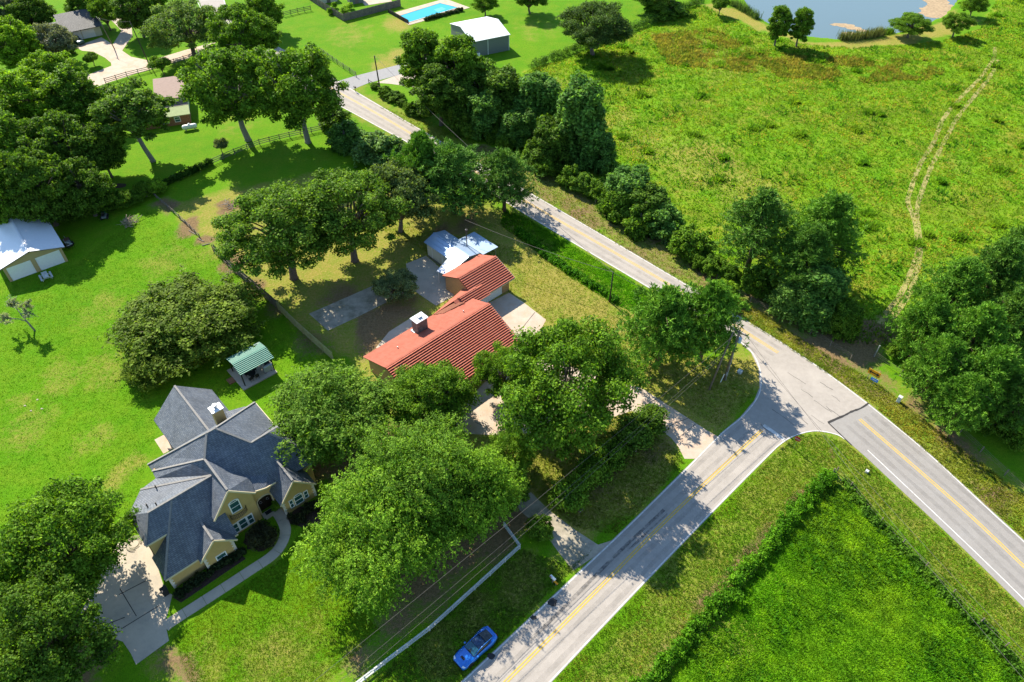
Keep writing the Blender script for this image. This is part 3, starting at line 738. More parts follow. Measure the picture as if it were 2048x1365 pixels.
def lobes_in(R, n, rx, z0, z1, lr, shape=.0, bottom=.0):
    """clump centres and radii filling an ellipsoidal crown"""
    out = []; cz = (z0 + z1) / 2; hz = (z1 - z0) / 2
    tries = 0
    while len(out) < n and tries < 6000:
        tries += 1
        d = norm(R.normal(size=3)); rr = R.uniform(.25, 1) ** .45
        p = d * rr * np.array([rx, rx, hz])
        if p[2] < -hz * (1 - bottom) * .75: continue
        # wider below the middle
        k = 1 - shape * (p[2] / hz)
        p[:2] *= np.clip(k, .35, 1.3)
        r = lr * R.uniform(.65, 1.35)
        p = p * (1 - .55 * r / max(rx, hz)) * R.uniform(.88, 1.10)
        p[2] += cz
        if any(np.linalg.norm(p - q[0]) < .55 * (r + q[1]) * .9 for q in out) and R.rand() < .75: continue
        out.append((p, r))
    return out
def lobe_leaves(R, lob, n, a, b, sq=.8, up=.35, fuzz=.22, center=None):
    tot = sum(r ** 2 for _, r in lob); Vs = []
    for c, r in lob:
        k = max(12, int(n * r * r / tot))
        d = sphere_dirs(R, k)
        d[:, 2] = np.where(d[:, 2] < -.2, -d[:, 2] * R.choice([1, -.6], k), d[:, 2])
        rad = r * (1 - np.abs(R.normal(0, fuzz * 1.3, (k, 1)))) * R.uniform(.85, 1.3, (k, 1))
        # small sub-clumps make the surface knobbly
        kn = sphere_dirs(R, 9); kk = np.max(d @ kn.T, axis=1, keepdims=True)
        rad = rad * (0.72 + .36 * kk ** 3)
        P = c + d * rad * np.array([1, 1, sq])
        Nn = norm(d + np.array([0, 0, up]) + R.normal(0, .75, (k, 3)))
        Vs.append(leaves(R, P, Nn, a, b))
    return np.concatenate(Vs)
def spray_leaves(R, lob, n_spray, per, a, b, length, droop):
    """feathery arching twigs with small leaves"""
    tot = sum(r ** 2 for _, r in lob); Vs = []
    for c, r in lob:
        k = max(4, int(n_spray * r * r / tot))
        d = sphere_dirs(R, k); d[:, 2] = np.abs(d[:, 2]) * .9 - .15; d = norm(d)
        base = c + d * r * R.uniform(.45, .95, (k, 1))
        L = length * R.uniform(.6, 1.3, (k, 1))
        t = np.linspace(0.05, 1, per)[None, :, None]
        out = norm(d * np.array([1, 1, .6]))
        P = base[:, None, :] + out[:, None, :] * L[:, None, :] * t + np.array([0, 0, 1.])[None, None, :] * (L[:, None, :] * (.25 * t - droop * t * t))
        P = P + R.normal(0, .10, P.shape)
        P = P.reshape(-1, 3)
        Nn = norm(np.repeat(d, per, 0) * .5 + np.array([0, 0, .8]) + R.normal(0, .5, P.shape))
        Vs.append(leaves(R, P, Nn, a, b))
    return np.concatenate(Vs)
def tuft_needles(R, P, D, per, L, w):
    """brush of needles at each P around direction D"""
    k = len(P)
    d = norm(np.repeat(D, per, 0) * .7 + R.normal(0, .75, (k * per, 3)))
    p0 = np.repeat(P, per, 0); l = L * R.uniform(.6, 1.2, (k * per, 1))
    s = norm(np.cross(d, R.normal(size=d.shape))) * w
    return np.stack([p0 - s * .4, p0 + d * l * .6 - s, p0 + d * l, p0 + d * l * .6 + s], 1)
def limb(mb, R, p, q, r0, r1, sag=.12, n=5, sides=6):
    p = np.array(p); q = np.array(q); L = np.linalg.norm(q - p)
    pts = []
    off = R.normal(0, .05 * L, 3)
    for i in range(n):
        t = i / (n - 1)
        x = p + (q - p) * t + off * math.sin(t * math.pi) + np.array([0, 0, 1]) * sag * L * math.sin(t * math.pi)
        pts.append(tuple(x))
    rs_ = [r0 + (r1 - r0) * i / (n - 1) for i in range(n)]
    mb.tube(pts, rs_, sides)
def trunk_mesh(R, name, lob, base_h, r, m, lean=0, stems=1, every=1, H=10):
    mb = MB()
    for s in range(stems):
        ox = np.array([R.uniform(-.5, .5) * (stems > 1), R.uniform(-.5, .5) * (stems > 1), 0.])
        top = np.array([lean * base_h + R.uniform(-.3, .3) + ox[0] * 2.2, R.uniform(-.3, .3) + ox[1] * 2.2, base_h])
        mb.tube([tuple(ox + np.array([0, 0, -.15])), tuple(ox + np.array([0, 0, .25])), tuple(ox + (top - ox) * .5 + np.array([R.uniform(-.15, .15), R.uniform(-.15, .15), 0])), tuple(top)], [r * 1.5, r * 1.1, r * .92, r * .8], 8)
        for i, (c, lr) in enumerate(lob):
            if i % stems != s or (i // stems) % (every * 3): continue
            mid = top + (c - top) * .45 + np.array([0, 0, .05 * H])
            k = .16 + .3 * R.rand()
            limb(mb, R, top - np.array([0, 0, R.uniform(0, .25) * base_h]), mid, r * .55, r * .3, .05)
            limb(mb, R, mid, c, r * .3, r * .08, .02)
            for _ in range(2):
                d = norm(R.normal(size=3)); d[2] = abs(d[2])
                limb(mb, R, c - (c - mid) * .3, c + d * lr * .85, r * .14, r * .03, 0, 4, 5)
    return mb.mesh(name, m, smooth=True)

class Proto:
    def __init__(s, trunk, crown, R, H, zc): s.trunk, s.crown, s.R, s.H, s.zc = trunk, crown, R, H, zc
PROTOS = {}
def broadleaf(key, seed, R0, H, z0, nl, lr, nleaf, a, b, base_h, tr, shape=.2, up=.35, stems=1, bark=BARK, every=1, fuzz=.22, lean=0, extra_spray=0, sq=.8):
    R = np.random.RandomState(seed)
    lob = lobes_in(R, nl, R0, z0, H, lr, shape)
    V = lobe_leaves(R, lob, nleaf, a, b, sq, up, fuzz)
    if extra_spray: V = np.concatenate([V, spray_leaves(R, lob, extra_spray, 10, a, b, 1.0, .35)])
    PROTOS[key] = Proto(trunk_mesh(R, 'trunk', lob, base_h, tr, bark, lean, stems, every, H), quad_mesh('crown', V, LEAF), R0, H, (z0 + H) / 2)
def feather(key, seed, R0, H, z0, nl, lr, nspray, per, a, b, length, droop, base_h, tr, stems=1, shape=.15, nleaf=6000):
    R = np.random.RandomState(seed)
    lob = lobes_in(R, nl, R0, z0, H, lr, shape)
    V = np.concatenate([spray_leaves(R, lob, nspray, per, a, b, length, droop), lobe_leaves(R, lob, nleaf, a * 1.2, b * 1.2, .85, .3, .4)])
    PROTOS[key] = Proto(trunk_mesh(R, 'trunk', lob, base_h, tr, GREYBARK, 0, stems, 1, H), quad_mesh('crown', V, LEAF), R0, H, (z0 + H) / 2)
def pine(key, seed, R0, H, z0, nbr, per_br, needles, L, w, tr, round_top=.5):
    R = np.random.RandomState(seed); mb = MB()
    mb.tube([(0, 0, -.15), (.05, 0, H * .3), (R.uniform(-.2, .2), R.uniform(-.2, .2), H * .65), (R.uniform(-.2, .2), R.uniform(-.2, .2), H * .97)], [tr * 1.2, tr, tr * .65, tr * .12], 8)
    P = []; D = []
    for i in range(nbr):
        t = (i + R.rand()) / nbr
        z = z0 + (H - z0) * t ** .9
        prof = (math.sin(math.pi * min(1, (.18 + .82 * t) ** .8)) * .75 + .35 * (1 - t)) * (1 if R.rand() > .15 else .6)
        L_ = R0 * max(.16, prof) * R.uniform(.65, 1.08)
        az = i * 2.4 + R.uniform(-.5, .5)
        end = np.array([math.cos(az) * L_, math.sin(az) * L_, min(H, z + L_ * R.uniform(.05, .4))])
        st = np.array([0, 0, z - L_ * .1])
        limb(mb, R, st, end, tr * .22, tr * .05, -.04, 4, 5)
        for k in range(per_br):
            u = R.uniform(.38, 1.02)
            c = st + (end - st) * u + R.normal(0, .26 + .10 * L_, 3) * np.array([1, 1, .6])
            P.append(c); D.append(norm((end - st) * np.array([1, 1, .3]) + R.normal(0, L_ * .35, 3) + np.array([0, 0, .55 * L_])))
    V = tuft_needles(R, np.array(P), np.array(D), needles, L, w)
    PROTOS[key] = Proto(mb.mesh('trunk', PINEBARK, smooth=True), quad_mesh('crown', V, NEEDLE), R0, H, (z0 * .8 + H) / 2)
def vines(key, seed, R0, H, nl, lr, nleaf, nstrand, a, b):
    """tree smothered in climbers: leaf curtain from the top down to the ground"""
    R = np.random.RandomState(seed); lob = []
    for i in range(nl):
        z = R.uniform(.08, .93) * H
        rr = R0 * (1.0 - .35 * abs(z / H - .35) * 2) * R.uniform(.3, .8); az = R.uniform(0, 6.283)
        lob.append((np.array([math.cos(az) * rr, math.sin(az) * rr, z]), lr * R.uniform(.7, 1.3)))
    V = [lobe_leaves(R, lob, nleaf, a, b, 1.25, .25, .2)]
    for i in range(nstrand):
        c, r = lob[R.randint(len(lob))]; az = R.uniform(0, 6.283); k = 26
        t = np.linspace(0, 1, k)[:, None]; L_ = R.uniform(1.0, 3.0)
        d = np.array([math.cos(az), math.sin(az), 0])
        P = c + d * r * (1.0 + .12 * np.sin(t * 3)) + np.array([0, 0, -1.]) * L_ * t + R.normal(0, .07, (k, 3)); P[:, 2] = np.maximum(P[:, 2], .1)
        V.append(leaves(R, P, norm(d + np.array([0, 0, .35]) + R.normal(0, .4, (k, 3))), a * .9, b * .9))
    mb = MB(); mb.tube([(0, 0, -.1), (.1, 0, H * .4), (0, .1, H * .85)], [.32, .24, .1], 8)
    for c, r in lob[::3]: limb(mb, R, (0, 0, max(.5, c[2] - 1.5)), c, .1, .03)
    PROTOS[key] = Proto(mb.mesh('trunk', BARK, smooth=True), quad_mesh('crown', np.concatenate(V), LEAF), R0, H, H * .5)

broadleaf('oak_a', 11, 6.5, 10.5, 1.8, 130, 1.05, 44000, .135, .088, 2.6, .34)
broadleaf('oak_b', 12, 6.5, 10.5, 2.4, 125, 1.0, 42000, .125, .082, 2.4, .34, shape=.1)
broadleaf('oak_tall', 33, 6.0, 13, 3.2, 130, .98, 36000, .135, .088, 5.2, .36, fuzz=.3)
broadleaf('oak_open', 13, 7.0, 11, 1.8, 110, 1.05, 30000, .145, .095, 3.0, .36, fuzz=.3)
broadleaf('oak_low', 14, 6.5, 8.5, .3, 150, 1.0, 38000, .15, .095, 1.6, .3, stems=2, shape=.25, extra_spray=700)
broadleaf('pecan_a', 15, 6.5, 14, 2.9, 120, 1.05, 29000, .19, .115, 4.4, .38, shape=.05, every=1, fuzz=.26, bark=GREYBARK)
broadleaf('pecan_b', 16, 5.0, 13, 4.0, 76, .95, 22000, .19, .115, 5.2, .3, shape=.0, fuzz=.28, bark=GREYBARK, lean=-.12)
broadleaf('grey_oak', 17, 4.6, 8, 1.4, 84, .85, 22000, .15, .085, 1.8, .26)
broadleaf('small_tree', 18, 2.2, 3.8, 1.0, 16, .75, 7000, .13, .08, 1.1, .12, shape=.1)
broadleaf('round_shrub', 19, 1.4, 2.3, .05, 16, .62, 6000, .10, .06, .5, .08, stems=3, shape=.1)
broadleaf('tall_tree', 20, 4.2, 13, 1.2, 110, .95, 26000, .19, .12, 3.4, .34, shape=.05, fuzz=.24)
broadleaf('bush', 21, 2.8, 3.6, .05, 60, .6, 11000, .15, .09, .8, .12, stems=3, shape=.15)
broadleaf('forest_a', 22, 5.5, 12, 1.0, 130, 1.05, 29000, .19, .12, 3.2, .34, shape=.1)
broadleaf('forest_b', 23, 5.5, 12, .8, 150, .95, 29000, .18, .12, 3.0, .34, shape=.18)
feather('elm_big', 24, 8.0, 10, .8, 56, 1.9, 2600, 16, .15, .06, 1.35, .5, 2.0, .36, stems=3, nleaf=10000)
feather('elm_small', 25, 5.5, 8.5, 1.0, 34, 1.6, 1700, 15, .15, .062, 1.2, .45, 1.8, .24, stems=2, nleaf=8000)
pine('pine_a', 26, 3.6, 13, 3.6, 66, 16, 16, .52, .05, .26)
pine('pine_b', 27, 4.2, 12, 2.4, 80, 18, 17, .52, .05, .28)
pine('pine_c', 28, 4.8, 10, 2.0, 70, 20, 18, .55, .055, .26)
vines('vine_a', 29, 3.0, 10, 90, .75, 23000, 220, .17, .11)
vines('vine_b', 30, 3.4, 7, 90, .75, 24000, 180, .17, .11)
vines('vine_low', 31, 2.6, 3.4, 60, .6, 12000, 80, .16, .10)

def place(proto, loc, Rm, H, name, label, cat, tint, group=None, rz=None, crown_name='crown'):
    p = PROTOS[proto]
    o = thing(name, label, cat, (loc[0], loc[1], 0), rnd.uniform(0, 6.28) if rz is None else rz, group)
    sx = Rm / p.R; sz = H / p.H
    t = link('trunk', p.trunk, None, o); c = link(crown_name, p.crown, None, o)
    for q in (t, c): q.scale = (sx, sx, sz)
    c.color = (tint[0] * 1.5, tint[1] * 1.42, tint[2] * 1.5, 1)
    return o
ORD = ['first', 'second', 'third', 'fourth', 'fifth', 'sixth', 'seventh', 'eighth', 'ninth', 'tenth']
def tree(proto, cx, cy, wpx, H, name, label, tint, group=None, cat='tree', rz=None):
    """crown centred on photo point (cx, cy), wpx photo pixels wide, H metres tall"""
    p = PROTOS[proto]
    if H >= 7 and cat == 'tree': H *= 1.22
    q = at(cx, cy, p.zc * H / p.H)
    return place(proto, q, wpx / 2 / ppm(q), H, name, label, cat, tint, group, rz)

# leaf colours
OAK = (.075, .158, .012); OAKD = (.056, .118, .012); OLIVE = (.080, .135, .013); ELM = (.105, .212, .016); ELM2 = (.078, .158, .016)
PINE = (.075, .180, .016); PINED = (.056, .135, .016); VINE = (.070, .160, .026); LIGHT = (.130, .250, .018); GREYG = (.105, .145, .050); FOR = (.068, .145, .012); FORL = (.105, .205, .012)

# ------------------------------------------------------------------ the trees of the place
T = tree
# foreground
T('elm_big', 760, 1060, 300, 9.4, 'elm_tree', 'large feathery green tree in the bottom centre beside the front lawn', ELM)
T('elm_big', 845, 960, 290, 10.5, 'elm_tree', 'tall feathery green tree behind the bottom centre tree', (.082, .170, .016), rz=2.2)
T('oak_low', 300, 735, 110, 4.0, 'oak_tree', 'low spreading limb tree at the lower left of the olive oak', OLIVE)
T('elm_small', 665, 830, 245, 8.5, 'elm_tree', 'feathery green tree between the grey shingled house and the red tiled roof', ELM2)
T('oak_a', 858, 795, 195, 7.5, 'oak_tree', 'dark glossy tree against the front eave of the red tiled roof', OAK)
T('oak_b', 1130, 768, 322, 14.0, 'oak_tree', 'wide leafy oak over the front driveway of the red roofed house', OAK)
T('oak_open', 1005, 740, 130, 7.5, 'oak_tree', 'small oak hanging over the right end of the red tiled roof', OAK)
T('elm_small', 950, 985, 185, 8.5, 'elm_tree', 'bright feathery tree merging with the right side of the big feathery tree', ELM)
T('oak_low', 378, 640, 290, 6.9, 'oak_tree', 'broad olive green oak beside the green roofed pavilion', OLIVE)
T('oak_a', 112, 1085, 290, 10.5, 'oak_tree', 'big dense oak at the left edge beside the grey house driveway', OAK)
T('oak_b', 70, 1270, 300, 10.5, 'oak_tree', 'dark oak filling the bottom left corner of the picture', OAKD)
T('oak_a', 1018, 905, 115, 6.0, 'small_oak', 'small dark tree between the big feathery trees and the wide oak', OAK)
T('bush', 1015, 975, 95, 3.4, 'thicket_bush', 'bush at the upper end of the lower driveway', FOR, None, 'bush')
# pines by the junction
T('pine_c', 1330, 650, 190, 10.5, 'pine_tree', 'spreading pine on the lawn left of the utility poles at the junction', PINE)
T('pine_c', 1420, 640, 150, 11, 'pine_tree', 'pine whose top reaches over the highway beside the utility poles', PINE)
# front yard shrubs in a row
for (x, y, w, h, lb) in ((1303, 838, 72, 3.6, 'round dark shrub beside the front driveway, nearest the road junction'), (1262, 872, 92, 4.2, 'wide dark shrub second in the front yard row'),
                         (1222, 908, 70, 3.8, 'leafy shrub third in the front yard row'), (1186, 940, 74, 3.8, 'leafy shrub fourth in the front yard row'), (1140, 990, 84, 4.0, 'leafy shrub last in the front yard row, by the lower driveway')):
    T('round_shrub', x, y, w, h, 'shrub', lb, OAKD if x > 1240 else FOR, 'shrubs in a row in the front yard', 'shrub')
T('bush', 1080, 1055, 60, 2.2, 'shrub', 'weedy shrub at the corner of the pale rail fence', FOR, None, 'shrub')
# red house back yard
T('oak_tall', 560, 452, 255, 13.5, 'oak_tree', 'left of two tall oaks shading the concrete slab behind the red house', (.075, .150, .015))
T('oak_tall', 690, 418, 235, 13.5, 'oak_tree', 'right of two tall oaks shading the concrete slab behind the red house', (.075, .150, .015), rz=2.0)
T('grey_oak', 792, 390, 160, 10.5, 'oak_tree', 'grey green dense tree left of the pines near the metal shed', (.070, .115, .030))
T('pine_c', 845, 335, 130, 11.5, 'pine_tree', 'pine between the grey green tree and the bright pine near the shed', PINE)
T('pine_c', 905, 355, 175, 10.5, 'pine_tree', 'bright green pine above the blue metal shed beside the highway', (.07, .165, .022))
T('pine_c', 1008, 358, 135, 9.5, 'pine_tree', 'pine with drooping branches right over the highway edge', (.07, .155, .022))
T('grey_oak', 790, 570, 95, 4.2, 'ornamental_tree', 'grey green small tree over the slab behind the red house', GREYG)
T('vine_low', 690, 275, 95, 4.2, 'thicket_bush', 'vine thicket left of the fence corner by the highway', VINE, 'thicket by the highway fence corner', 'bush')
T('vine_low', 762, 295, 120, 4.8, 'thicket_bush', 'pale green rounded vine thicket beside the highway', (.085, .165, .038), None, 'bush')
T('vine_low', 668, 238, 80, 3.6, 'thicket_bush', 'dark bush under the pecan beside the highway edge', OAKD, None, 'bush')
T('bush', 815, 325, 60, 3.0, 'thicket_bush', 'small bush between the thicket and the bright green pine', FOR, None, 'bush')
# pecans
T('pecan_a', 465, 168, 205, 16.5, 'pecan_tree', 'left of the two big dark pecan trees beside the rail fence', OAK)
T('pecan_a', 592, 172, 195, 16.5, 'pecan_tree', 'right of the two big dark pecan trees beside the rail fence', OAK, rz=1.0)
T('pecan_b', 268, 225, 165, 13, 'pecan_tree', 'open crowned tree with a tall bare leaning trunk on the lawn', (.070, .140, .016), rz=.4)
T('small_tree', 440, 290, 30, 3, 'sapling', 'small sapling in front of the left pecan', GREYG)
# left woodland
for i, (x, y, w, h, pr, tn) in enumerate(((55, 200, 150, 12, 'forest_a', FORL), (140, 195, 150, 11, 'forest_b', FOR), (30, 300, 150, 12, 'forest_b', FOR), (125, 300, 160, 12, 'forest_a', OAKD), (200, 300, 90, 9, 'forest_b', OAKD),
                                           (70, 370, 150, 12.5, 'forest_a', OAKD), (165, 375, 120, 9, 'forest_b', OAKD), (10, 385, 110, 12, 'forest_a', FOR), (-40, 250, 140, 12, 'forest_a', FOR), (105, 150, 120, 10, 'forest_a', FORL))):
    T(pr, x, y, w, h, 'woodland_tree', ['yellow green tree at the upper left of the wood', 'tree at the wood edge nearest the lane', 'mid green tree at the left edge in the middle of the wood', 'dark tree in the middle of the wood', 'dark tree at the right end of the wood, left of the leaning tree', 'dark tree directly behind the tan garage roof', 'dark tree at the lower right of the wood above the mower', 'tree at the left edge just above the tan garage', 'tree cut by the left edge beside the upper wood', 'yellow green treetop at the top of the wood'][i], tn, 'trees in the wood above the tan garage')
for i, (x, y, w, h) in enumerate(((150, 420, 60, 3), (195, 408, 60, 3), (235, 400, 55, 3), (262, 395, 45, 2.6), (285, 380, 40, 3.2), (110, 425, 60, 3.2))):
    T('bush', x, y, w, h, 'wood_edge_bush', ORD[[1, 2, 3, 4, 5, 0][i]] + ' bush from the garage along the lawn edge of the left wood', FOR, 'bushes along the wood edge', 'bush')
T('bush', 312, 372, 44, 2.6, 'vine_bush', 'vine bush at the foot of the leaning tree by the fence end', LIGHT, None, 'bush')
# top left
T('forest_a', 25, 90, 105, 11, 'broadleaf_tree', 'light green tree at the left edge beside the dark roofed house', FORL)
T('grey_oak', 105, 80, 85, 8, 'magnolia_tree', 'silvery leaved tree in front of the dark roofed house', (.115, .140, .085))
T('grey_oak', 10, 15, 90, 9, 'broadleaf_tree', 'silvery tree in the top left corner', (.10, .13, .07))
T('forest_b', 60, 25, 90, 9, 'broadleaf_tree', 'dark tree behind the house, second from the top left corner', OAKD)
T('forest_b', 165, 10, 70, 8, 'broadleaf_tree', 'tree rising behind the ridge of the dark roofed house', FOR)
T('grey_oak', 207, 22, 60, 7, 'broadleaf_tree', 'tree between the dark roofed house and the gravel lane', FOR)
T('forest_a', 270, 22, 90, 10, 'broadleaf_tree', 'dark tree on the right side of the gravel lane', OAKD)
T('oak_open', 370, 48, 170, 11, 'oak_tree', 'large pale crowned tree beside the lane at the top', (.085, .150, .030))
T('forest_a', 300, 5, 70, 9, 'broadleaf_tree', 'tree at the top edge left of the large pale crowned tree', FOR)
T('pecan_a', 470, 62, 120, 12, 'broadleaf_tree', 'tall tree behind the pecans touching the highway at the top', OAK)
T('forest_b', 525, 22, 80, 9, 'broadleaf_tree', 'dark tree at the top edge above the pecans', OAK)
T('forest_a', 515, 70, 90, 9, 'broadleaf_tree', 'rounded dark tree just behind the pecan crowns', OAK)
T('small_tree', 321, 128, 42, 4.5, 'young_tree', 'young tree growing at the rail fence beside the lane', FOR)
T('small_tree', 182, 115, 30, 3.2, 'ornamental_tree', 'tiny crooked tree on the lawn island by the far driveway', OAKD)
T('round_shrub', 140, 100, 22, 1.8, 'shrub', 'dark clipped bush beside the green parked car', OAKD, None, 'shrub')
for i, (x, y) in enumerate(((100, 112), (115, 110), (128, 106))):
    T('round_shrub', x, y, 18, 1.3, 'shrub', ['left', 'middle', 'right'][i] + ' one of three low bushes in the bed under the silvery tree', OAKD, 'bed bushes under the silvery tree', 'shrub')
# trees by the highway, far side
T('tall_tree', 845, 125, 105, 14.5, 'roadside_tree', 'leftmost of the tall dark trees in front of the white roofed barn', OAK)
T('tall_tree', 915, 140, 110, 14.5, 'roadside_tree', 'second tall dark tree in front of the white roofed barn', OAK)
T('tall_tree', 878, 185, 100, 11, 'roadside_tree', 'dark tree low between the two tall trees by the barn', OAKD)
T('tall_tree', 962, 172, 95, 10.5, 'roadside_tree', 'lighter topped tree at the lower right of the tall barn trees', (.07, .15, .016))
T('vine_a', 925, 215, 85, 8.0, 'vine_covered_tree', 'vine draped tree below the second tall barn tree', OAKD)
T('vine_a', 1003, 200, 110, 10.0, 'vine_covered_tree', 'vine draped tree third from the barn trees along the highway', OAKD)
T('vine_a', 970, 230, 85, 7.5, 'vine_covered_tree', 'vine draped tree on the highway side of the third draped tree', VINE)
T('vine_a', 1078, 212, 120, 10.5, 'vine_covered_tree', 'vine draped tree just left of the tall vine column', VINE)
T('vine_a', 1160, 245, 130, 13.5, 'vine_covered_tree', 'tallest ivy smothered column tree beside the highway and meadow', VINE)
T('vine_b', 1036, 255, 100, 6.5, 'vine_covered_tree', 'vine mound below the draped trees on the highway side', VINE)
T('vine_b', 1200, 305, 90, 6.5, 'vine_covered_tree', 'vine mound at the right foot of the tall column', VINE)
T('vine_b', 1105, 290, 110, 7.0, 'vine_covered_tree', 'vine mound at the left foot of the tall column', OAKD)
for i, (x, y, w, h) in enumerate(((943, 258, 46, 3.4), (985, 268, 44, 3.2), (1012, 285, 46, 3.2), (1062, 315, 50, 3.2), (1090, 335, 50, 3.4), (1140, 350, 56, 3.6), (1165, 365, 56, 3.6), (1195, 375, 56, 3.4), (1222, 385, 70, 4.5), (925, 240, 50, 3))):
    T('vine_low' if i % 2 else 'bush', x, y, w, h, 'roadside_bush', ORD[[1, 2, 3, 4, 5, 6, 7, 8, 9, 0][i]] + ' bush from the barn end in the row under the vine trees', FOR if i % 3 else (.09, .18, .02), 'bushes under the vine trees', 'bush')
for i, (x, y, w, h, tn) in enumerate(((1255, 380, 125, 7, VINE), (1235, 405, 95, 5, FOR), (1300, 415, 115, 6, OAKD), (1282, 442, 90, 4.5, FOR), (1335, 448, 100, 4.8, VINE))):
    T('vine_b' if i in (0, 2) else 'vine_low', x, y, w, h, 'vine_hedge_bush', ORD[[1, 0, 3, 2, 4][i]] + ' vine bush right of the tall vine column along the far verge', tn, 'vine bushes beside the far verge', 'bush')
T('bush', 1383, 485, 92, 4.6, 'roadside_bush', 'large rounded bush alone on the far verge of the highway', OAK, None, 'bush')
for i, (x, y, w, h) in enumerate(((1425, 530, 56, 3.0), (1400, 522, 44, 2.6), (1460, 548, 50, 3), (1445, 585, 70, 3.6))):
    T('bush', x, y, w, h, 'roadside_bush', ORD[[1, 0, 3, 2][i]] + ' low bush right of the large rounded bush, before the pines', FORL if i == 3 else FOR, 'low bushes before the pines', 'bush')
for i, (x, y) in enumerate(((750, 172), (770, 183), (788, 192), (803, 205), (820, 215), (840, 222))):
    T('bush', x, y, 22 + 11 * (i * 7 % 3), 1.2 + .5 * (i * 5 % 3), 'fence_bush', ORD[i] + ' bush from the barn driveway along the low rail fence', FOR, 'bushes along the barn drive fence', 'bush')
# pines on the meadow edge
T('pine_a', 1518, 455, 150, 12.5, 'pine_tree', 'slender pine standing left of the big vine wrapped pine', PINED)
T('pine_b', 1650, 470, 165, 13, 'pine_tree', 'big pine with bushy base beside the meadow track', PINE)
T('pine_b', 1610, 520, 130, 11, 'pine_tree', 'pine growing against the left side of the big bushy pine', PINED)
T('vine_a', 1640, 590, 120, 7.5, 'vine_covered_tree', 'vine skirt wrapping the foot of the big pine', VINE)
T('vine_b', 1580, 600, 100, 5.5, 'vine_covered_tree', 'light green vine bush in front of the pines', (.09, .18, .03))
T('vine_b', 1690, 640, 80, 5.0, 'vine_covered_tree', 'dark vine bush where the meadow track begins', FOR)
T('bush', 1520, 560, 80, 4.5, 'roadside_bush', 'dark bush under the slender pine', FOR, None, 'bush')
# stand at the right edge
for i, (x, y, w, h, pr, tn) in enumerate(((1910, 590, 150, 11, 'pine_b', PINE), (1985, 560, 140, 12, 'pine_b', PINED), (1850, 655, 130, 9.5, 'pine_c', PINE), (1945, 680, 150, 10.5, 'pine_c', PINE), (2030, 640, 140, 11, 'pine_b', PINED),
                                           (1880, 730, 130, 8.5, 'pine_c', PINE), (1975, 760, 150, 9.5, 'pine_c', PINE), (2045, 800, 120, 9, 'pine_b', PINED), (2060, 500, 120, 12, 'pine_b', PINED), (1930, 800, 120, 7.5, 'pine_c', PINE))):
    T(pr, x, y, w, h, 'pine_tree', ['pine at the upper left of the right edge stand, nearest the track', 'tall dark pine second from the top of the right edge stand', 'pine at the left tip of the right edge stand', 'pine in the middle of the right edge stand', 'dark pine cut by the right edge in the middle of the stand', 'low pine behind the arrow sign at the stand edge', 'broad pine at the lower middle of the right edge stand', 'dark pine at the bottom right of the stand', 'topmost dark pine cut by the right edge', 'low pine at the bottom of the right edge stand'][i], tn, 'pines in the stand at the right edge')
for i, (x, y, w, h) in enumerate(((1835, 740, 60, 3), (1800, 700, 50, 2.6), (1990, 840, 70, 4), (2040, 870, 70, 4), (1890, 790, 60, 3))):
    T('bush', x, y, w, h, 'stand_bush', ORD[[1, 0, 3, 4, 2][i]] + ' dark bush from the track under the pine stand at the right edge', FOR, 'bushes under the right pine stand', 'bush')
# around the pond and far lawns
T('oak_b', 1190, 50, 160, 10, 'oak_tree', 'round dark oak standing on the overgrown fence at the top', (.045, .088, .018))
T('tall_tree', 1560, 47, 46, 8.5, 'pond_tree', 'left of the twin upright trees at the pond edge', OAK)
T('tall_tree', 1604, 50, 46, 8.5, 'pond_tree', 'right of the twin upright trees at the pond edge', OAK)
T('oak_a', 1825, 48, 80, 6, 'pond_tree', 'wide low tree on the pond bank, left of its two neighbours', OAK)
T('oak_b', 1917, 45, 62, 6, 'pond_tree', 'middle tree on the right bank of the pond', OAK)
T('oak_a', 1950, 8, 55, 6, 'pond_tree', 'topmost tree on the right bank of the pond', OAK)
T('small_tree', 1442, 8, 36, 5, 'pond_tree', 'small thin tree left of the pond at the top edge', FOR)
T('oak_a', 970, 6, 56, 6, 'lawn_tree', 'round tree on the lawn right of the swimming pool', OAK)
T('oak_b', 1060, -12, 80, 7, 'lawn_tree', 'tree cut by the top edge above the white roofed barn', OAKD)
T('bush', 1330, 18, 90, 3.5, 'fence_bush', 'rough green bush clump on the far lawn at the top', FOR, None, 'bush')
T('oak_b', 1310, -15, 110, 7, 'lawn_tree', 'tree at the top edge left of the pond', OAKD)
for i, (x, y, w) in enumerate(((690, 20, 20), (660, 22, 14), (700, 12, 14), (668, 10, 12))):
    T('round_shrub', x, y, w, 1.8, 'garden_shrub', ['largest shrub inside the dark board fence near its corner', 'small shrub close to the left board fence', 'small shrub left of the grey garden shed', 'small shrub beside the cream garden shed'][i], LIGHT, 'shrubs inside the dark board fence', 'shrub')
# garden plants of the grey house
T('round_shrub', 523, 1070, 62, 2.2, 'clipped_shrub', 'dark round shrub inside the bend of the footpath', (.030, .035, .014), None, 'shrub')
T('round_shrub', 205, 1290, 34, 1.6, 'clipped_shrub', 'dark spiky plant in the round bed by the driveway', (.03, .06, .015), None, 'shrub')
T('round_shrub', 552, 1012, 22, 1.2, 'potted_shrub', 'small yellow green shrub by the front door', LIGHT, None, 'shrub')

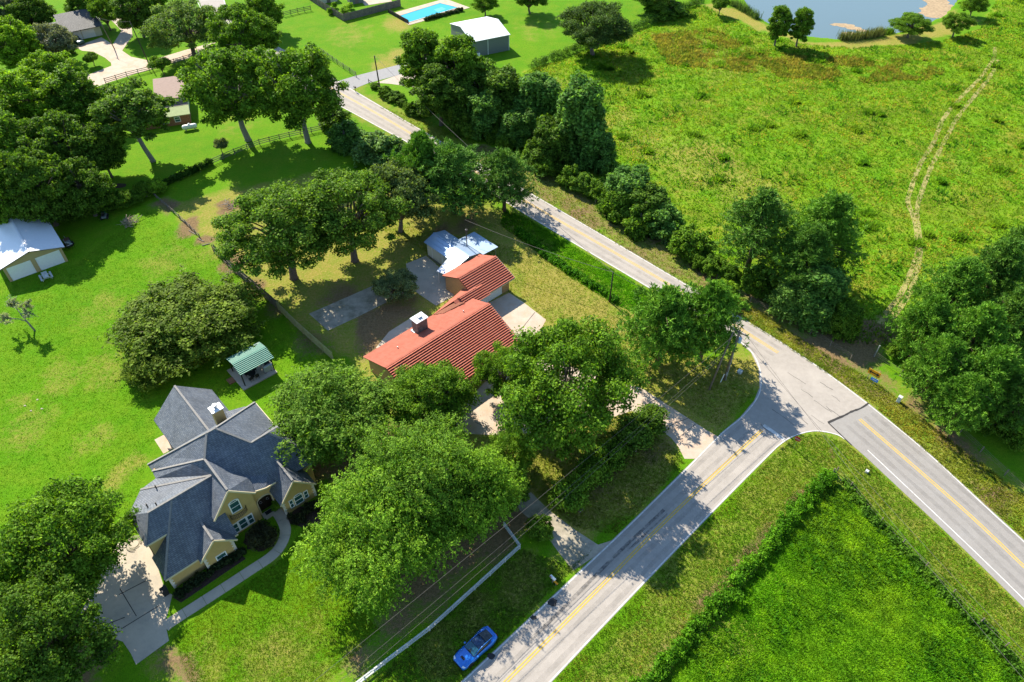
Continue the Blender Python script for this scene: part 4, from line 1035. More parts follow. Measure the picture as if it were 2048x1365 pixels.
# hedges that follow a line
def hedge(name, label, pts, w, h, tint, dens=230, seed=40, lobe=.55, group=None, strand=0):
    R = np.random.RandomState(seed)
    pts = smooth_line(pts, 8); lob = []
    for i in range(len(pts) - 1):
        a, b = pts[i], pts[i + 1]; L = (b - a).length; d = (b - a).normalized(); nr = Vector((-d.y, d.x, 0))
        for k in range(max(1, int(L / (lobe * .42)))):
            for lay in range(2):
                p = a + d * R.uniform(0, L) + nr * R.normal(0, w * .28)
                hh = h * R.uniform(.55, 1.15)
                lob.append((np.array([p.x, p.y, hh * (.35 if lay else .8)]), lobe * R.uniform(.6, 1.25)))
    V = lobe_leaves(R, lob, int(dens * len(lob) * .5), .13, .08, .9, .3, .25)
    o = thing(name, label, 'hedge', (0, 0, 0), 0, group)
    c = link('foliage', quad_mesh('foliage', V, LEAF), None, o); c.color = (*tint, 1)
    mb = MB()
    for (p, r) in lob[::6]:
        mb.tube([(p[0], p[1], 0), (p[0] + R.uniform(-.1, .1), p[1], p[2])], [.035, .015], 5)
    mb.build('stems', BARK, o)
    return o
hedge('overgrown_hedge', 'ragged hedge between the side street verge and the lush field', ppoly([(1666, 950), (1615, 1000), (1560, 1065), (1500, 1135), (1440, 1205), (1375, 1280), (1310, 1350), (1240, 1420)]), 1.4, 1.35, (.090, .235, .010), 150, 41, .58)
hedge('overgrown_hedge', 'low vine hedge along the wire fence beside the newer highway', ppoly([(1690, 962), (1745, 1040), (1800, 1098), (1860, 1158), (1930, 1228), (2000, 1300), (2090, 1390)]), 1.2, .4, (.075, .18, .014), 120, 42, .42)
hedge('overgrown_hedge', 'vine covered fence line between the far lawn and the meadow', ppoly([(1062, 140), (1110, 118), (1160, 100), (1265, 62), (1320, 40), (1385, 12), (1400, -10)]), 1.4, 1.8, (.080, .17, .025), 90, 43, .75)
hedge('overgrown_hedge', 'vine covered end of the rail fence below the leaning tree', ppoly([(300, 386), (340, 368), (400, 342), (425, 330)]), .8, 1.3, (.045, .11, .012), 220, 44, .5)
hedge('overgrown_hedge', 'low green hedge along the ditch between the yard and the highway', ppoly([(1035, 465), (1075, 495), (1105, 520), (1150, 548), (1190, 575), (1230, 602)]), 1.2, .55, (.065, .21, .008), 200, 45, .5)
hedge('flower_bed_planting', 'dark planting bed along the front wall of the grey house', ppoly([(352, 1192), (395, 1163), (440, 1135), (488, 1105)]), .8, .7, (.030, .050, .018), 240, 46, .4)
hedge('flower_bed_planting', 'dark planting bed under the triple window of the right gable', ppoly([(585, 1045), (612, 1030), (640, 1010)]), 1.2, .9, (.035, .045, .018), 240, 47, .4)
hedge('foundation_planting', 'row of small plants along the pool deck edge', ppoly([(850, 42), (880, 34), (925, 22)]), .8, .8, (.05, .08, .03), 160, 48, .4)

# reeds at the pond
def reeds(name, label, pts, w, h, tint, n, seed):
    R = np.random.RandomState(seed); pts = smooth_line(pts, 8); P = []
    seg = [(pts[i + 1] - pts[i]).length for i in range(len(pts) - 1)]; tot = sum(seg); cum = np.cumsum([0] + seg)
    V = []
    for k in range(n):
        t = R.uniform(0, tot); i = min(np.searchsorted(cum, t) - 1, len(seg) - 1); i = max(i, 0)
        p = pts[i].lerp(pts[i + 1], (t - cum[i]) / seg[i]); d = (pts[i + 1] - pts[i]).normalized(); nr = Vector((-d.y, d.x, 0))
        p = p + nr * R.normal(0, w / 2.5)
        hh = h * R.uniform(.6, 1.15); az = R.uniform(0, 3.14); s = Vector((math.cos(az), math.sin(az), 0)) * .05
        lean = Vector((R.normal(0, .12), R.normal(0, .12), 0)) * hh; z = -.15
        V.append([(p.x - s.x, p.y - s.y, z), (p.x + s.x, p.y + s.y, z), (p.x + s.x * .5 + lean.x, p.y + s.y * .5 + lean.y, z + hh), (p.x - s.x * .3 + lean.x, p.y - s.y * .3 + lean.y, z + hh * .97)])
    o = link(name, quad_mesh(name, np.array(V), LEAF)); o.color = (*tint, 1)
    setp(o, label, 'reeds', None, 'stuff')
reeds('reeds', 'tall brown reeds on the near shore of the pond', ppoly([(1678, 80), (1720, 78), (1765, 70)]), 1.6, 2.2, (.12, .14, .05), 1500, 50)
reeds('reeds', 'green reeds on the left shore of the pond', ppoly([(1462, 10), (1490, 24), (1516, 40)]), 1.4, 2.0, (.07, .13, .04), 900, 51)
reeds('reeds', 'light green water weeds right of the brown reeds', ppoly([(1765, 68), (1785, 64)]), 1.4, 1.2, (.12, .24, .02), 500, 52)

# bare and dying trees
def bare_tree(x, y, H, sp, name, label, tint, nleaf, m=GREYBARK, seed=60, lean=(0, 0), base=None):
    R = np.random.RandomState(seed); mb = MB(); tips = []
    def rec(p, d, L, r, lev):
        q = p + d * L
        mb.tube([tuple(p), tuple((p + q) / 2 + R.normal(0, .05 * L, 3)), tuple(q)], [r, r * .8, r * .55], 5)
        if lev == 0: tips.append((p, q)); return
        for k in range(4 if lev > 1 else 5):
            nd = norm(d * .75 + R.normal(0, .55, 3) + np.array([0, 0, .12]))
            rec(p + (q - p) * R.uniform(.55, 1), nd, L * R.uniform(.5, .75), r * .5, lev - 1)
    b = at(x, y)
    rec(np.array([0, 0, -.1]), norm(np.array([lean[0], lean[1], 1.])), H * .5, sp, 3)
    o = thing(name, label, 'tree', (b.x, b.y, 0))
    mb.build('trunk', m, o, smooth=True)
    if nleaf:
        i = R.randint(len(tips), size=nleaf); t = R.uniform(0, 1.2, (nleaf, 1))
        A = np.array([tips[k][0] for k in i]); B = np.array([tips[k][1] for k in i])
        P = A + (B - A) * t + R.normal(0, .10, (nleaf, 3))
        c = link('crown', quad_mesh('crown', leaves(R, P, norm(R.normal(size=(nleaf, 3)) + np.array([0, 0, .5])), .11, .05), LEAF), None, o); c.color = (*tint, 1)
    return o
bare_tree(70, 662, 6.6, .16, 'silver_tree', 'thin silvery grey tree with sparse foliage on the left lawn', (.26, .30, .20), 3800, seed=61, lean=(-.30, .12))
bare_tree(1030, 945, 3.0, .05, 'bare_bush', 'bare grey twiggy bush beside the big feathery tree', (.25, .24, .2), 0, seed=62)
bare_tree(612, 790, 3.4, .05, 'bare_bush', 'small bare white twigs in the tree beside the pavilion', (.25, .24, .2), 0, seed=63)

# ------------------------------------------------------------------ grasses (uncountable)
def scatter(name, label, poly_px, n, kinds, tint, seed, hscale=1.0, avoid=None, clump=0.0, w=.03, per=5, spread=.22, zoff=0.0, wlo=0.0, cat='grass', clusters=0):
    """grass tufts as loose blades over an area"""
    R = np.random.RandomState(seed); P = ppoly(poly_px)
    x0, x1 = min(p.x for p in P), max(p.x for p in P); y0, y1 = min(p.y for p in P), max(p.y for p in P)
    X = R.uniform(x0, x1, n * 4); Y = R.uniform(y0, y1, n * 4)
    if clusters:
        ci = R.randint(clusters, size=n * 4); cx = R.uniform(x0, x1, clusters)[ci]; cy = R.uniform(y0, y1, clusters)[ci]; cr = R.uniform(.25, .9, clusters)[ci]
        X = cx + R.normal(0, 1, n * 4) * cr; Y = cy + R.normal(0, 1, n * 4) * cr * .8
    # nearer ground gets more tufts than far ground, outside the view none
    ok = inpoly(X, Y, P)
    dep = Y * _C + CAM_H * _S; sx = X / dep * FPX
    ok &= (np.abs(sx) < 1080) & (dep < 260)
    if clump:
        ok &= (vnoise(X, Y, 5, seed + 5) * .6 + vnoise(X, Y, 2, seed + 6) * .4) > R.uniform(clump - .12, clump + .12, len(X))
    if avoid is not None:
        for q in avoid: ok &= ~inpoly(X, Y, q)
    X = X[ok][:n]; Y = Y[ok][:n]; k = len(X)
    i = np.clip(np.searchsorted(xs, X) - 1, 0, len(xs) - 2); j = np.clip(np.searchsorted(ys, Y) - 1, 0, len(ys) - 2)
    fx = (X - xs[i]) / (xs[i + 1] - xs[i]); fy = (Y - ys[j]) / (ys[j + 1] - ys[j])
    Z = (GZ[j, i] * (1 - fx) + GZ[j, i + 1] * fx) * (1 - fy) + (GZ[j + 1, i] * (1 - fx) + GZ[j + 1, i + 1] * fx) * fy
    size = hscale * R.uniform(.5, 1.3, k)
    V = []
    B = np.stack([X, Y, Z], -1)
    for b in range(per):
        az = R.uniform(0, 6.283, k); rr = spread * R.uniform(0, 1, k)
        d = np.stack([np.cos(az), np.sin(az), np.zeros(k)], -1)
        p0 = B + d * rr[:, None]
        h = (size * R.uniform(.6, 1.2, k))[:, None]
        s = np.stack([-np.sin(az), np.cos(az), np.zeros(k)], -1) * w * 1.25 * (1 + hscale)
        tip = p0 + d * h * R.uniform(.2, .7, (k, 1)) + np.array([0, 0, 1.]) * h
        V.append(np.stack([p0 - s, p0 + s, tip], 1))
    V = np.concatenate(V)
    o = link(name, quad_mesh(name, V, GRASS)); o.color = (*tint, 1)
    setp(o, label, cat, None, 'stuff')
    return o
LAWN_L = [(0, 560), (150, 530), (290, 420), (430, 505), (560, 625), (660, 720), (560, 800), (330, 800), (300, 900), (250, 1080), (-80, 1080), (-80, 620)]
GRASS = leaf_mat('grass_blade', var=.28, trans=.3, rough=.8, upn=.92, patch=True)
scatter('meadow_grass', 'rough yellow green grass covering the upper right meadow', MEADOW_PX, 66000, None, (.150, .310, .010), 70, .30, w=.05, per=4, spread=.3)
scatter('meadow_grass', 'straw coloured dry grass patches in the meadow', MEADOW_PX, 15000, None, (0.340, 0.330, 0.039), 71, .30, clump=.56, w=.05, per=4, spread=.3)
scatter('meadow_weeds', 'taller dark green weed clumps scattered over the meadow', MEADOW_PX, 9000, None, (0.071, 0.213, 0.011), 72, .6, clump=.68, w=.06, per=6, spread=.35, cat='weeds')
scatter('meadow_weeds', 'brown seeding weeds in the upper part of the meadow', [(1300, 75), (1420, 60), (1560, 110), (1760, 120), (1900, 120), (1880, 160), (1700, 170), (1500, 150), (1330, 130)], 5000, None, (.215, .225, .03), 73, .6, clump=.48, w=.05, per=5, spread=.3, cat='weeds')
scatter('field_grass', 'lush deep green grass of the lower right field', LUSH_PX, 50000, None, (.165, .390, .008), 74, .15, w=.036, per=4, spread=.2)
scatter('field_weeds', 'darker broad weeds scattered in the lush field', LUSH_PX, 3500, None, (0.090, 0.250, 0.013), 75, .32, clump=.6, w=.05, per=7, spread=.25, cat='weeds')
VERGE_A = [(1106, 1365), (1286, 1176), (1440, 1016), (1524, 932), (1590, 874), (1640, 868), (1690, 886), (1735, 922), (1848, 1028), (2060, 1234), (2060, 1340), (1880, 1170), (1760, 1045), (1680, 945), (1560, 1075), (1400, 1250), (1290, 1365)]
scatter('verge_grass', 'mown verge grass between the side street and the lush field', VERGE_A, 26000, None, (0.135, 0.263, 0.011), 76, .13, w=.025, per=4, spread=.16)
scatter('verge_grass', 'dry blades in the verge between the street and the field', VERGE_A, 5000, None, (0.369, 0.312, 0.055), 77, .12, clump=.52, w=.025, per=5, spread=.16)
VERGE_B = [(1420, 600), (1560, 685), (1740, 805), (1990, 1025), (2060, 1088), (2060, 1000), (1900, 880), (1760, 770), (1620, 690), (1470, 590)]
scatter('verge_grass', 'rough dry grass on the far verge of the highway', VERGE_B, 12000, None, (0.241, 0.284, 0.028), 78, .2, w=.03, per=5, spread=.2)
VERGE_C = [(760, 215), (880, 285), (1060, 386), (1300, 528), (1420, 598), (1440, 570), (1320, 485), (1200, 410), (1060, 335), (940, 280), (840, 235)]
scatter('verge_grass', 'mixed green and straw grass on the far verge below the vine trees', VERGE_C, 8000, None, (.190, .250, .030), 87, .2, w=.04, per=4, spread=.25)
DITCH = [(1010, 420), (1060, 440), (1200, 525), (1320, 597), (1300, 640), (1230, 610), (1140, 555), (1060, 495), (1000, 450)]
scatter('ditch_grass', 'vivid green grass in the ditch beside the highway', DITCH, 10000, None, (0.106, 0.320, 0.006), 79, .22, w=.03, per=4, spread=.2)
YARD = [(700, 430), (1060, 500), (1250, 620), (1320, 700), (1500, 720), (1510, 790), (1440, 855), (1280, 770), (1090, 640), (1050, 600)]
scatter('yard_grass', 'patchy yellow green grass in the red house yard', YARD, 16000, None, (0.213, 0.284, 0.022), 80, .13, w=.025, per=4, spread=.18, avoid=[ppoly(PAVE)])
FRONTY = [(1350, 900), (1370, 925), (1230, 1070), (1150, 1055), (1070, 990), (1040, 900), (1180, 855), (1264, 825)]
scatter('yard_grass', 'thin grass under the front yard shrubs', FRONTY, 9000, None, (0.185, 0.241, 0.022), 81, .15, w=.025, per=4, spread=.2)
LAWN_F = [(345, 1270), (560, 1120), (620, 1040), (700, 1200), (760, 1260), (620, 1400), (390, 1400)]
scatter('lawn_grass', 'bright grass of the front lawn of the grey house', LAWN_F, 18000, None, (0.192, 0.312, 0.011), 82, .09, w=.022, per=4, spread=.16)
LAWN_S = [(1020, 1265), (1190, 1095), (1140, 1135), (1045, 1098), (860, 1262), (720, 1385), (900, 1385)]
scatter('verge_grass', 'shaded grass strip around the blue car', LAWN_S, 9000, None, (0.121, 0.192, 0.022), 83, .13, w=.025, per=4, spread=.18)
scatter('lawn_grass', 'short bright grass of the wide left lawn', LAWN_L, 36000, None, (.112, .285, .006), 84, .09, w=.03, per=3, spread=.25, avoid=[ppoly([(237, 1086), (277, 1077), (345, 1190), (338, 1282), (272, 1330), (150, 1250)]), ppoly([(309, 880), (332, 868), (348, 897), (327, 908)])])
scatter('meadow_weeds', 'dark green tall weed clumps dotted over the meadow', MEADOW_PX, 5000, None, (.11, .26, .010), 85, .7, w=.05, per=5, spread=.3, clusters=170, cat='weeds')
scatter('field_weeds', 'dark weed clumps dotted over the lush field', LUSH_PX, 1200, None, (.09, .25, .012), 86, .25, w=.04, per=5, spread=.2, clusters=110, cat='weeds')
# ------------------------------------------------------------------ buildings
def window(parent, u0, u1, v, z0, z1, arch=False, frame_w=.09, panes=2, name='window'):
    """window on a wall facing -v, in the parent's own axes"""
    w = MB()
    w.box(u0 - frame_w, u0, v - .09, v + .02, z0 - frame_w, z1 + frame_w).box(u1, u1 + frame_w, v - .09, v + .02, z0 - frame_w, z1 + frame_w)
    w.box(u0, u1, v - .09, v + .02, z0 - frame_w, z0)
    w.box(u0, u1, v - .085, v + .02, (z0 + z1) / 2 - .03, (z0 + z1) / 2 + .03)
    if arch:
        r = (u1 - u0) / 2; c = (u0 + u1) / 2
        pts = [(c - r - frame_w, v - .09, z1 + .08)] + [(c + (r + frame_w) * math.cos(math.pi - t), v - .09, z1 + .08 + .45 * (r + frame_w) * math.sin(t)) for t in np.linspace(0, math.pi, 9)[1:-1]] + [(c + r + frame_w, v - .09, z1 + .08)]
        w.vpoly(pts, (0, .11, 0))
    w.box(u0, u1, v - .09, v + .02, z1, z1 + frame_w)
    o = w.build(name, WHITE, parent)
    mz_ = (z0 + z1) / 2
    for a, b in ((z0, mz_ - .03), (mz_ + .03, z1)):
        MB().box(u0, u1, v - .045, v + .03, a, b).build('pane', GLASS, o)
    if arch:
        r = (u1 - u0) / 2 * .8; c = (u0 + u1) / 2
        pts = [(c + r * math.cos(math.pi - t), v - .10, z1 + .12 + .42 * r * math.sin(t)) for t in np.linspace(0, math.pi, 9)]
        MB().vpoly(pts, (0, .02, 0)).build('pane', GLASS, o)
    return o
def slope(parent, pts, m=SHING, t=.16, name='roof_slope'):
    return MB().slab(pts, t).build(name, m, parent)
def wall(parent, pts, d, m=STUCCO, name='wall'):
    return MB().vpoly(pts, d).build(name, m, parent)
def cap(parent, p, q, m=CAP, w=.24, name='ridge_cap'):
    return MB().bar((p[0], p[1], p[2] + .03), (q[0], q[1], q[2] + .03), w, .07).build(name, m, parent)
def trim(parent, p, q, m=TRIM, w=.10, h=.20, name='fascia'):
    return MB().bar(p, q, w, h).build(name, m, parent)

# --- grey shingled house
H = thing('grey_shingle_house', 'large yellow stucco house with steep grey shingle hip roofs in the lower left', 'house', (-36.31, 38.12, 0), math.radians(42))
A1 = (10.36, 8.36, 10.7); A2 = (11.36, 8.36, 10.7); M_ = (13.87, 5.87, 8.32); N_ = (15.92, 5.87, 8.32); H1 = (18.96, 2.9, 5.5); H2 = (18.7, 1.75, 4.36)
B_ = (3.9, 13.95, 5.0); RR = (17.9, 14.4, 5.0); RF = (17.88, 9.5, 5.0)
c0 = (8.77, 6.61, 9.02); c1 = (9.53, 5.82, 8.26); c2 = (10.47, 4.62, 7.12); c3 = (11.86, 3.49, 6.03); c4 = (12.83, 3.13, 5.69); c5 = (13.65, 2.94, 5.5)
V1 = (6.42, 10.65, 7.3); C2 = (3.91, 12.08, 5.65); V2 = (3.79, 10.8, 5.65); C1 = (1.92, 10.46, 5.65); R1l = (1.29, 5.07, 7.84); R1r = (8.5, 5.06, 7.84); LB = (-.45, 8.0, 5.7); LF = (-.51, 3.02, 5.72)
slope(H, [A1, c0, c1, c2, c3, c4, c5, (13.9, 1.99, 4.59), H2, H1, N_, M_, A2])
slope(H, [A1, B_, (3.93, 12.75, 5.03), V1, c0])
slope(H, [A2, M_, RF, RR])
slope(H, [A1, A2, RR, B_])
slope(H, [M_, N_, (18.96, 8.8, 5.5), (16.0, 8.8, 5.5), RF])
slope(H, [N_, H1, (18.96, 8.8, 5.5)])
slope(H, [c0, V1, C2])
slope(H, [c0, C2, V2])
slope(H, [c0, V2, C1, R1r])
slope(H, [R1r, C1, LB, R1l])
slope(H, [R1l, LB, LF])
slope(H, [R1l, LF, (1.75, 3.0, 5.70), (-.66, .1, 2.70), (7.7, .1, 2.70), (7.7, 2.0, 4.67), R1r])
slope(H, [(-.66, .1, 2.69), (1.85, 3.05, 5.28), (1.85, 3.6, 5.28), (-.66, 3.6, 2.69)])
# front gables
slope(H, [(8.83, 1.35, 8.55), c0, R1r, (6.3, 2.62, 5.33), (6.3, 1.35, 5.33)], t=.14)
slope(H, [(8.84, 1.35, 8.56), (11.32, 1.45, 5.62), (11.36, 1.75, 5.52), (12.6, 1.65, 5.12), (13.86, 1.95, 4.70), (13.65, 2.94, 5.56), (12.83, 3.13, 5.75), (11.86, 3.49, 6.09), (10.47, 4.62, 7.18), (9.53, 5.82, 8.32), (8.79, 6.61, 9.06)], t=.14)
slope(H, [(5.15, -.58, 4.95), (5.15, 2.42, 5.08), (3.02, .2, 2.82), (3.02, -.58, 2.76)], t=.13)
slope(H, [(5.15, -.58, 4.95), (7.30, -.58, 2.76), (7.30, .2, 2.82), (5.15, 2.42, 5.08)], t=.13)
slope(H, [(15.25, -.1, 5.75), (15.22, 3.6, 6.2), (13.02, 2.6, 3.0), (13.02, -.1, 2.95)], t=.13)
slope(H, [(15.25, -.1, 5.75), (17.66, -.1, 2.95), (17.66, 2.6, 3.0), (15.22, 3.6, 6.2)], t=.13)
# rear wing
slope(H, [(11.35, 22.8, 6.1), (7.35, 22.5, 2.7), (7.35, 12.8, 2.7), (11.35, 12.2, 6.1)])
slope(H, [(11.35, 22.8, 6.1), (11.35, 12.2, 6.1), (15.25, 12.8, 2.7), (15.25, 22.5, 2.7)])
slope(H, [(14.6, 13.6, 3.3), (17.2, 13.6, 2.6), (17.2, 17.0, 2.5), (14.6, 17.2, 3.2)], t=.12)
for p, q in ((A1, A2), (A1, c0), (A2, M_), (A1, B_), (A2, RR), (M_, (17.3, 5.9, 8.4)), (N_, H1), (c0, C2), (R1r, C1), (R1r, R1l), (R1l, LF), ((3.8, 4.98, 7.72), (-.66, .1, 2.72)), ((8.83, 1.5, 8.58), c0), ((5.15, -.45, 4.98), (5.15, 2.3, 5.1)), ((15.25, 0, 5.78), (15.22, 3.5, 6.2)), ((11.35, 22.7, 6.12), (11.35, 12.4, 6.12))):
    cap(H, p, q)
# walls: front faces in view, then the bodies behind them
wall(H, [(-.35, .45, 0), (3.45, .45, 0), (3.45, .45, 2.62), (-.35, .45, 2.62)], (0, .25, 0))
wall(H, [(-.35, .47, 0), (-.35, 6.9, 0), (-.35, 6.9, 2.6), (-.35, .47, 2.6)], (.25, 0, 0))
wall(H, [(-.2, 3.35, 2.2), (1.75, 3.35, 4.8), (1.75, 3.35, 5.62), (-.2, 3.35, 5.55)], (0, .2, 0))
wall(H, [(-.2, 3.57, 2.5), (-.2, 8.0, 2.5), (-.2, 8.0, 5.6), (-.2, 3.57, 5.6)], (.2, 0, 0))
wall(H, [(3.4, -.15, 0), (6.9, -.15, 0), (6.9, -.15, 2.9), (5.15, -.15, 4.72), (3.4, -.15, 2.9)], (0, .25, 0), name='gable_wall')
wall(H, [(6.9, .12, 0), (6.9, 2.1, 0), (6.9, 2.1, 2.6), (6.9, .12, 2.6)], (-.2, 0, 0))
wall(H, [(6.62, 2.04, 0), (11.05, 2.04, 0), (11.05, 2.04, 5.75), (8.83, 2.04, 8.3), (6.62, 2.04, 5.45)], (0, .25, 0), name='gable_wall')
wall(H, [(11.05, 2.31, 0), (11.05, 3.2, 0), (11.05, 3.2, 5.4), (11.05, 2.31, 5.4)], (-.2, 0, 0))
# entry wall with arch opening
arch = [(13.02 - .05, 2.6, 0)] + [(12.16 + .86 * math.cos(t), 2.6, 2.25 + .62 * math.sin(t)) for t in np.linspace(0, math.pi, 13)] + [(11.30, 2.6, 0)]
wall(H, [(11.05, 2.6, 0)] + [(11.3, 2.6, 0)] + [(12.16 - .86 * math.cos(t), 2.6, 2.25 + .62 * math.sin(t)) for t in np.linspace(0, math.pi, 13)] + [(13.02, 2.6, 0), (13.4, 2.6, 0), (13.4, 2.6, 4.75), (11.05, 2.6, 5.3)], (0, .3, 0), name='entry_wall')
ring = MB()
for i, t in enumerate(np.linspace(0, math.pi, 13)[:-1]):
    t2 = t + math.pi / 12
    ring.bar((12.16 - .92 * math.cos(t), 2.57, 2.25 + .68 * math.sin(t)), (12.16 - .92 * math.cos(t2), 2.57, 2.25 + .68 * math.sin(t2)), .14, .13)
ring.box(11.18, 11.32, 2.5, 2.63, 0, 2.25).box(13.0, 13.14, 2.5, 2.63, 0, 2.25)
ring.build('arch_moulding', TRIM, H)
dr = MB().box(11.3, 13.02, 2.98, 3.08, 0, 2.15).build('front_door', DOOR, H)
MB().box(12.13, 12.19, 2.95, 2.975, 0, 2.15).build('door_stile', IRON, dr)
for cx in (11.72, 12.6):
    w = MB()
    w.tube([(cx + .17 * math.cos(t), 2.93, 1.6 + .2 * math.sin(t)) for t in np.linspace(.6, 2 * math.pi - .3, 12)], .018, 6)
    w.build('door_wreath', STEEL, dr)
MB().vpoly([(12.16 - .84 * math.cos(t), 3.0, 2.22 + .6 * math.sin(t)) for t in np.linspace(0, math.pi, 13)], (0, .05, 0)).build('fanlight', GLASS, dr)
MB().box(11.2, 13.3, 1.5, 2.58, 0, .09).build('porch_slab', CONC2, H)
MB().box(11.6, 12.7, 2.0, 2.5, .09, .12).build('doormat', BLACKP, H)
wall(H, [(13.35, .5, 0), (17.5, .5, 0), (17.5, .5, 3.1), (15.25, .5, 5.5), (13.35, .5, 3.3)], (0, .25, 0), name='gable_wall')
wall(H, [(13.37, .77, 0), (13.37, 2.6, 0), (13.37, 2.6, 2.9), (13.37, .77, 2.9)], (.2, 0, 0))
wall(H, [(17.5, .77, 0), (17.5, 2.2, 0), (17.5, 2.2, 2.85), (17.5, .77, 2.85)], (-.2, 0, 0))
wall(H, [(18.5, 2.3, 0), (18.5, 8.6, 0), (18.5, 8.6, 5.2), (18.5, 2.3, 4.7)], (-.2, 0, 0))
wall(H, [(17.45, 2.3, 0), (18.3, 2.3, 0), (18.3, 2.3, 4.5), (17.45, 2.3, 4.5)], (0, .2, 0))
wall(H, [(17.5, 8.8, 0), (17.5, 14.0, 0), (17.5, 14.0, 4.8), (17.5, 8.8, 4.8)], (-.2, 0, 0))
wall(H, [(4.3, 14.0, 0), (17.3, 14.0, 0), (17.3, 14.0, 4.8), (4.3, 13.7, 4.7)], (0, -.2, 0))
wall(H, [(4.2, 12.6, 0), (4.2, 13.7, 0), (4.2, 13.7, 4.7), (4.2, 12.6, 4.8)], (.2, 0, 0))
wall(H, [(4.1, 10.9, 0), (4.1, 12.5, 0), (4.1, 12.5, 5.4), (4.1, 10.9, 5.4)], (.2, 0, 0))
wall(H, [(2.2, 10.4, 0), (4.0, 10.8, 0), (4.0, 10.8, 5.3), (2.2, 10.4, 5.3)], (0, -.2, 0))
wall(H, [(0.1, 8.2, 0), (2.1, 10.2, 0), (2.1, 10.2, 5.3), (0.1, 8.2, 5.3)], (.15, -.15, 0))
wall(H, [(7.75, 14.2, 0), (7.75, 22.2, 0), (7.75, 22.2, 2.75), (7.75, 14.2, 2.75)], (.2, 0, 0))
wall(H, [(14.85, 14.2, 0), (14.85, 22.2, 0), (14.85, 22.2, 2.75), (14.85, 14.2, 2.75)], (-.2, 0, 0))
wall(H, [(7.95, 22.2, 0), (14.65, 22.2, 0), (14.65, 22.2, 2.9), (11.35, 22.2, 5.8), (7.95, 22.2, 2.9)], (0, -.2, 0), name='gable_wall')
# trims along gables and eaves
for p, q in (((5.15, -.60, 4.90), (3.02, -.60, 2.70)), ((5.15, -.60, 4.90), (7.30, -.60, 2.70)), ((8.83, 1.33, 8.48), (6.3, 1.33, 5.26)), ((8.83, 1.33, 8.48), (11.32, 1.43, 5.54)), ((11.36, 1.73, 5.44), (12.6, 1.63, 5.04)), ((12.6, 1.63, 5.04), (13.9, 1.93, 4.62)),
             ((15.25, -.12, 5.68), (13.02, -.12, 2.88)), ((15.25, -.12, 5.68), (17.66, -.12, 2.88)), ((-.66, .07, 2.6), (3.0, .07, 2.6)), ((-.51, 2.98, 5.62), (1.75, 2.96, 5.60)), ((17.92, 14.4, 4.9), (17.92, 9.5, 4.9)), ((7.33, .07, 2.6), (7.7, .07, 2.6))):
    trim(H, p, q)
window(H, 8.42, 9.42, 2.04, 3.9, 5.5, arch=True, frame_w=.12)
window(H, 7.75, 8.28, 2.04, .45, 1.95, frame_w=.12); window(H, 8.52, 9.33, 2.04, .45, 2.0, frame_w=.12); window(H, 9.57, 10.1, 2.04, .45, 1.95, frame_w=.12)
MB().box(8.395, 8.405, 1.99, 2.06, .45, 1.95).box(9.448, 9.452, 1.99, 2.06, .45, 1.95).build('shutter_panel', QUOIN, H)
window(H, 14.2, 14.55, .5, .8, 2.05); window(H, 14.85, 15.8, .5, .7, 2.1, arch=True); window(H, 16.1, 16.5, .5, .9, 2.05)
window(H, 4.66, 5.64, -.15, .3, 1.55, frame_w=.12)
bal = MB().vpoly([(7.95, 2.03, 3.05)] + [(8.95 - 1.0 * math.cos(t), 2.03 - .55 * math.sin(t), 3.05) for t in np.linspace(0, math.pi, 9)] + [(9.95, 2.03, 3.05)], (0, 0, .1)).build('balcony', STUCCO, H)
for t in np.linspace(.05, math.pi - .05, 15):
    MB().tube([(8.95 - .97 * math.cos(t), 2.0 - .52 * math.sin(t), 3.15), (8.95 - .97 * math.cos(t), 2.0 - .52 * math.sin(t), 3.9)], .018, 5).build('baluster', IRON, bal)
MB().tube([(8.95 - .97 * math.cos(t), 2.0 - .52 * math.sin(t), 3.92) for t in np.linspace(.02, math.pi - .02, 15)], .03, 6).build('handrail', IRON, bal)
qm = MB().box(-.02, .36, -.03, .1, 0, .24).mesh('quoin', QUOIN, bevel=.02); qs = MB().box(-.02, .24, -.03, .1, 0, .24).mesh('quoin', QUOIN, bevel=.02)
for (u, v, z1, s) in ((-.37, .45, 2.5, 1), (3.38, -.15, 2.6, 1), (6.92, -.15, 2.6, -1), (13.33, .5, 2.8, 1), (17.52, .5, 2.8, -1)):
    z = 0; i = 0
    while z < z1:
        q = link('quoin', qm if i % 2 else qs, None, H); q.location = (u, v, z); q.scale = (s, 1, 1); z += .27; i += 1
ch = MB().box(12.4, 13.6, 12.0, 13.0, 5.5, 9.2).build('chimney', STUCCO, H)
MB().box(12.3, 13.7, 11.9, 13.1, 9.2, 9.34).build('chimney_cap', METALW, ch)
MB().lathe([(.2, 0), (.2, .35), (.34, .36), (.34, .5), (.22, .56)], 14, (13.0, 12.5, 9.34)).build('flue', STEEL, ch)
for p in ((2.4, 5.7, 7.6), (3.3, 9.0, 6.4), (1.6, 6.8, 6.9)):
    MB().tube([(p[0], p[1], p[2] - .4), (p[0], p[1], p[2] + .35)], .07, 8).build('vent_pipe', IRON, H)
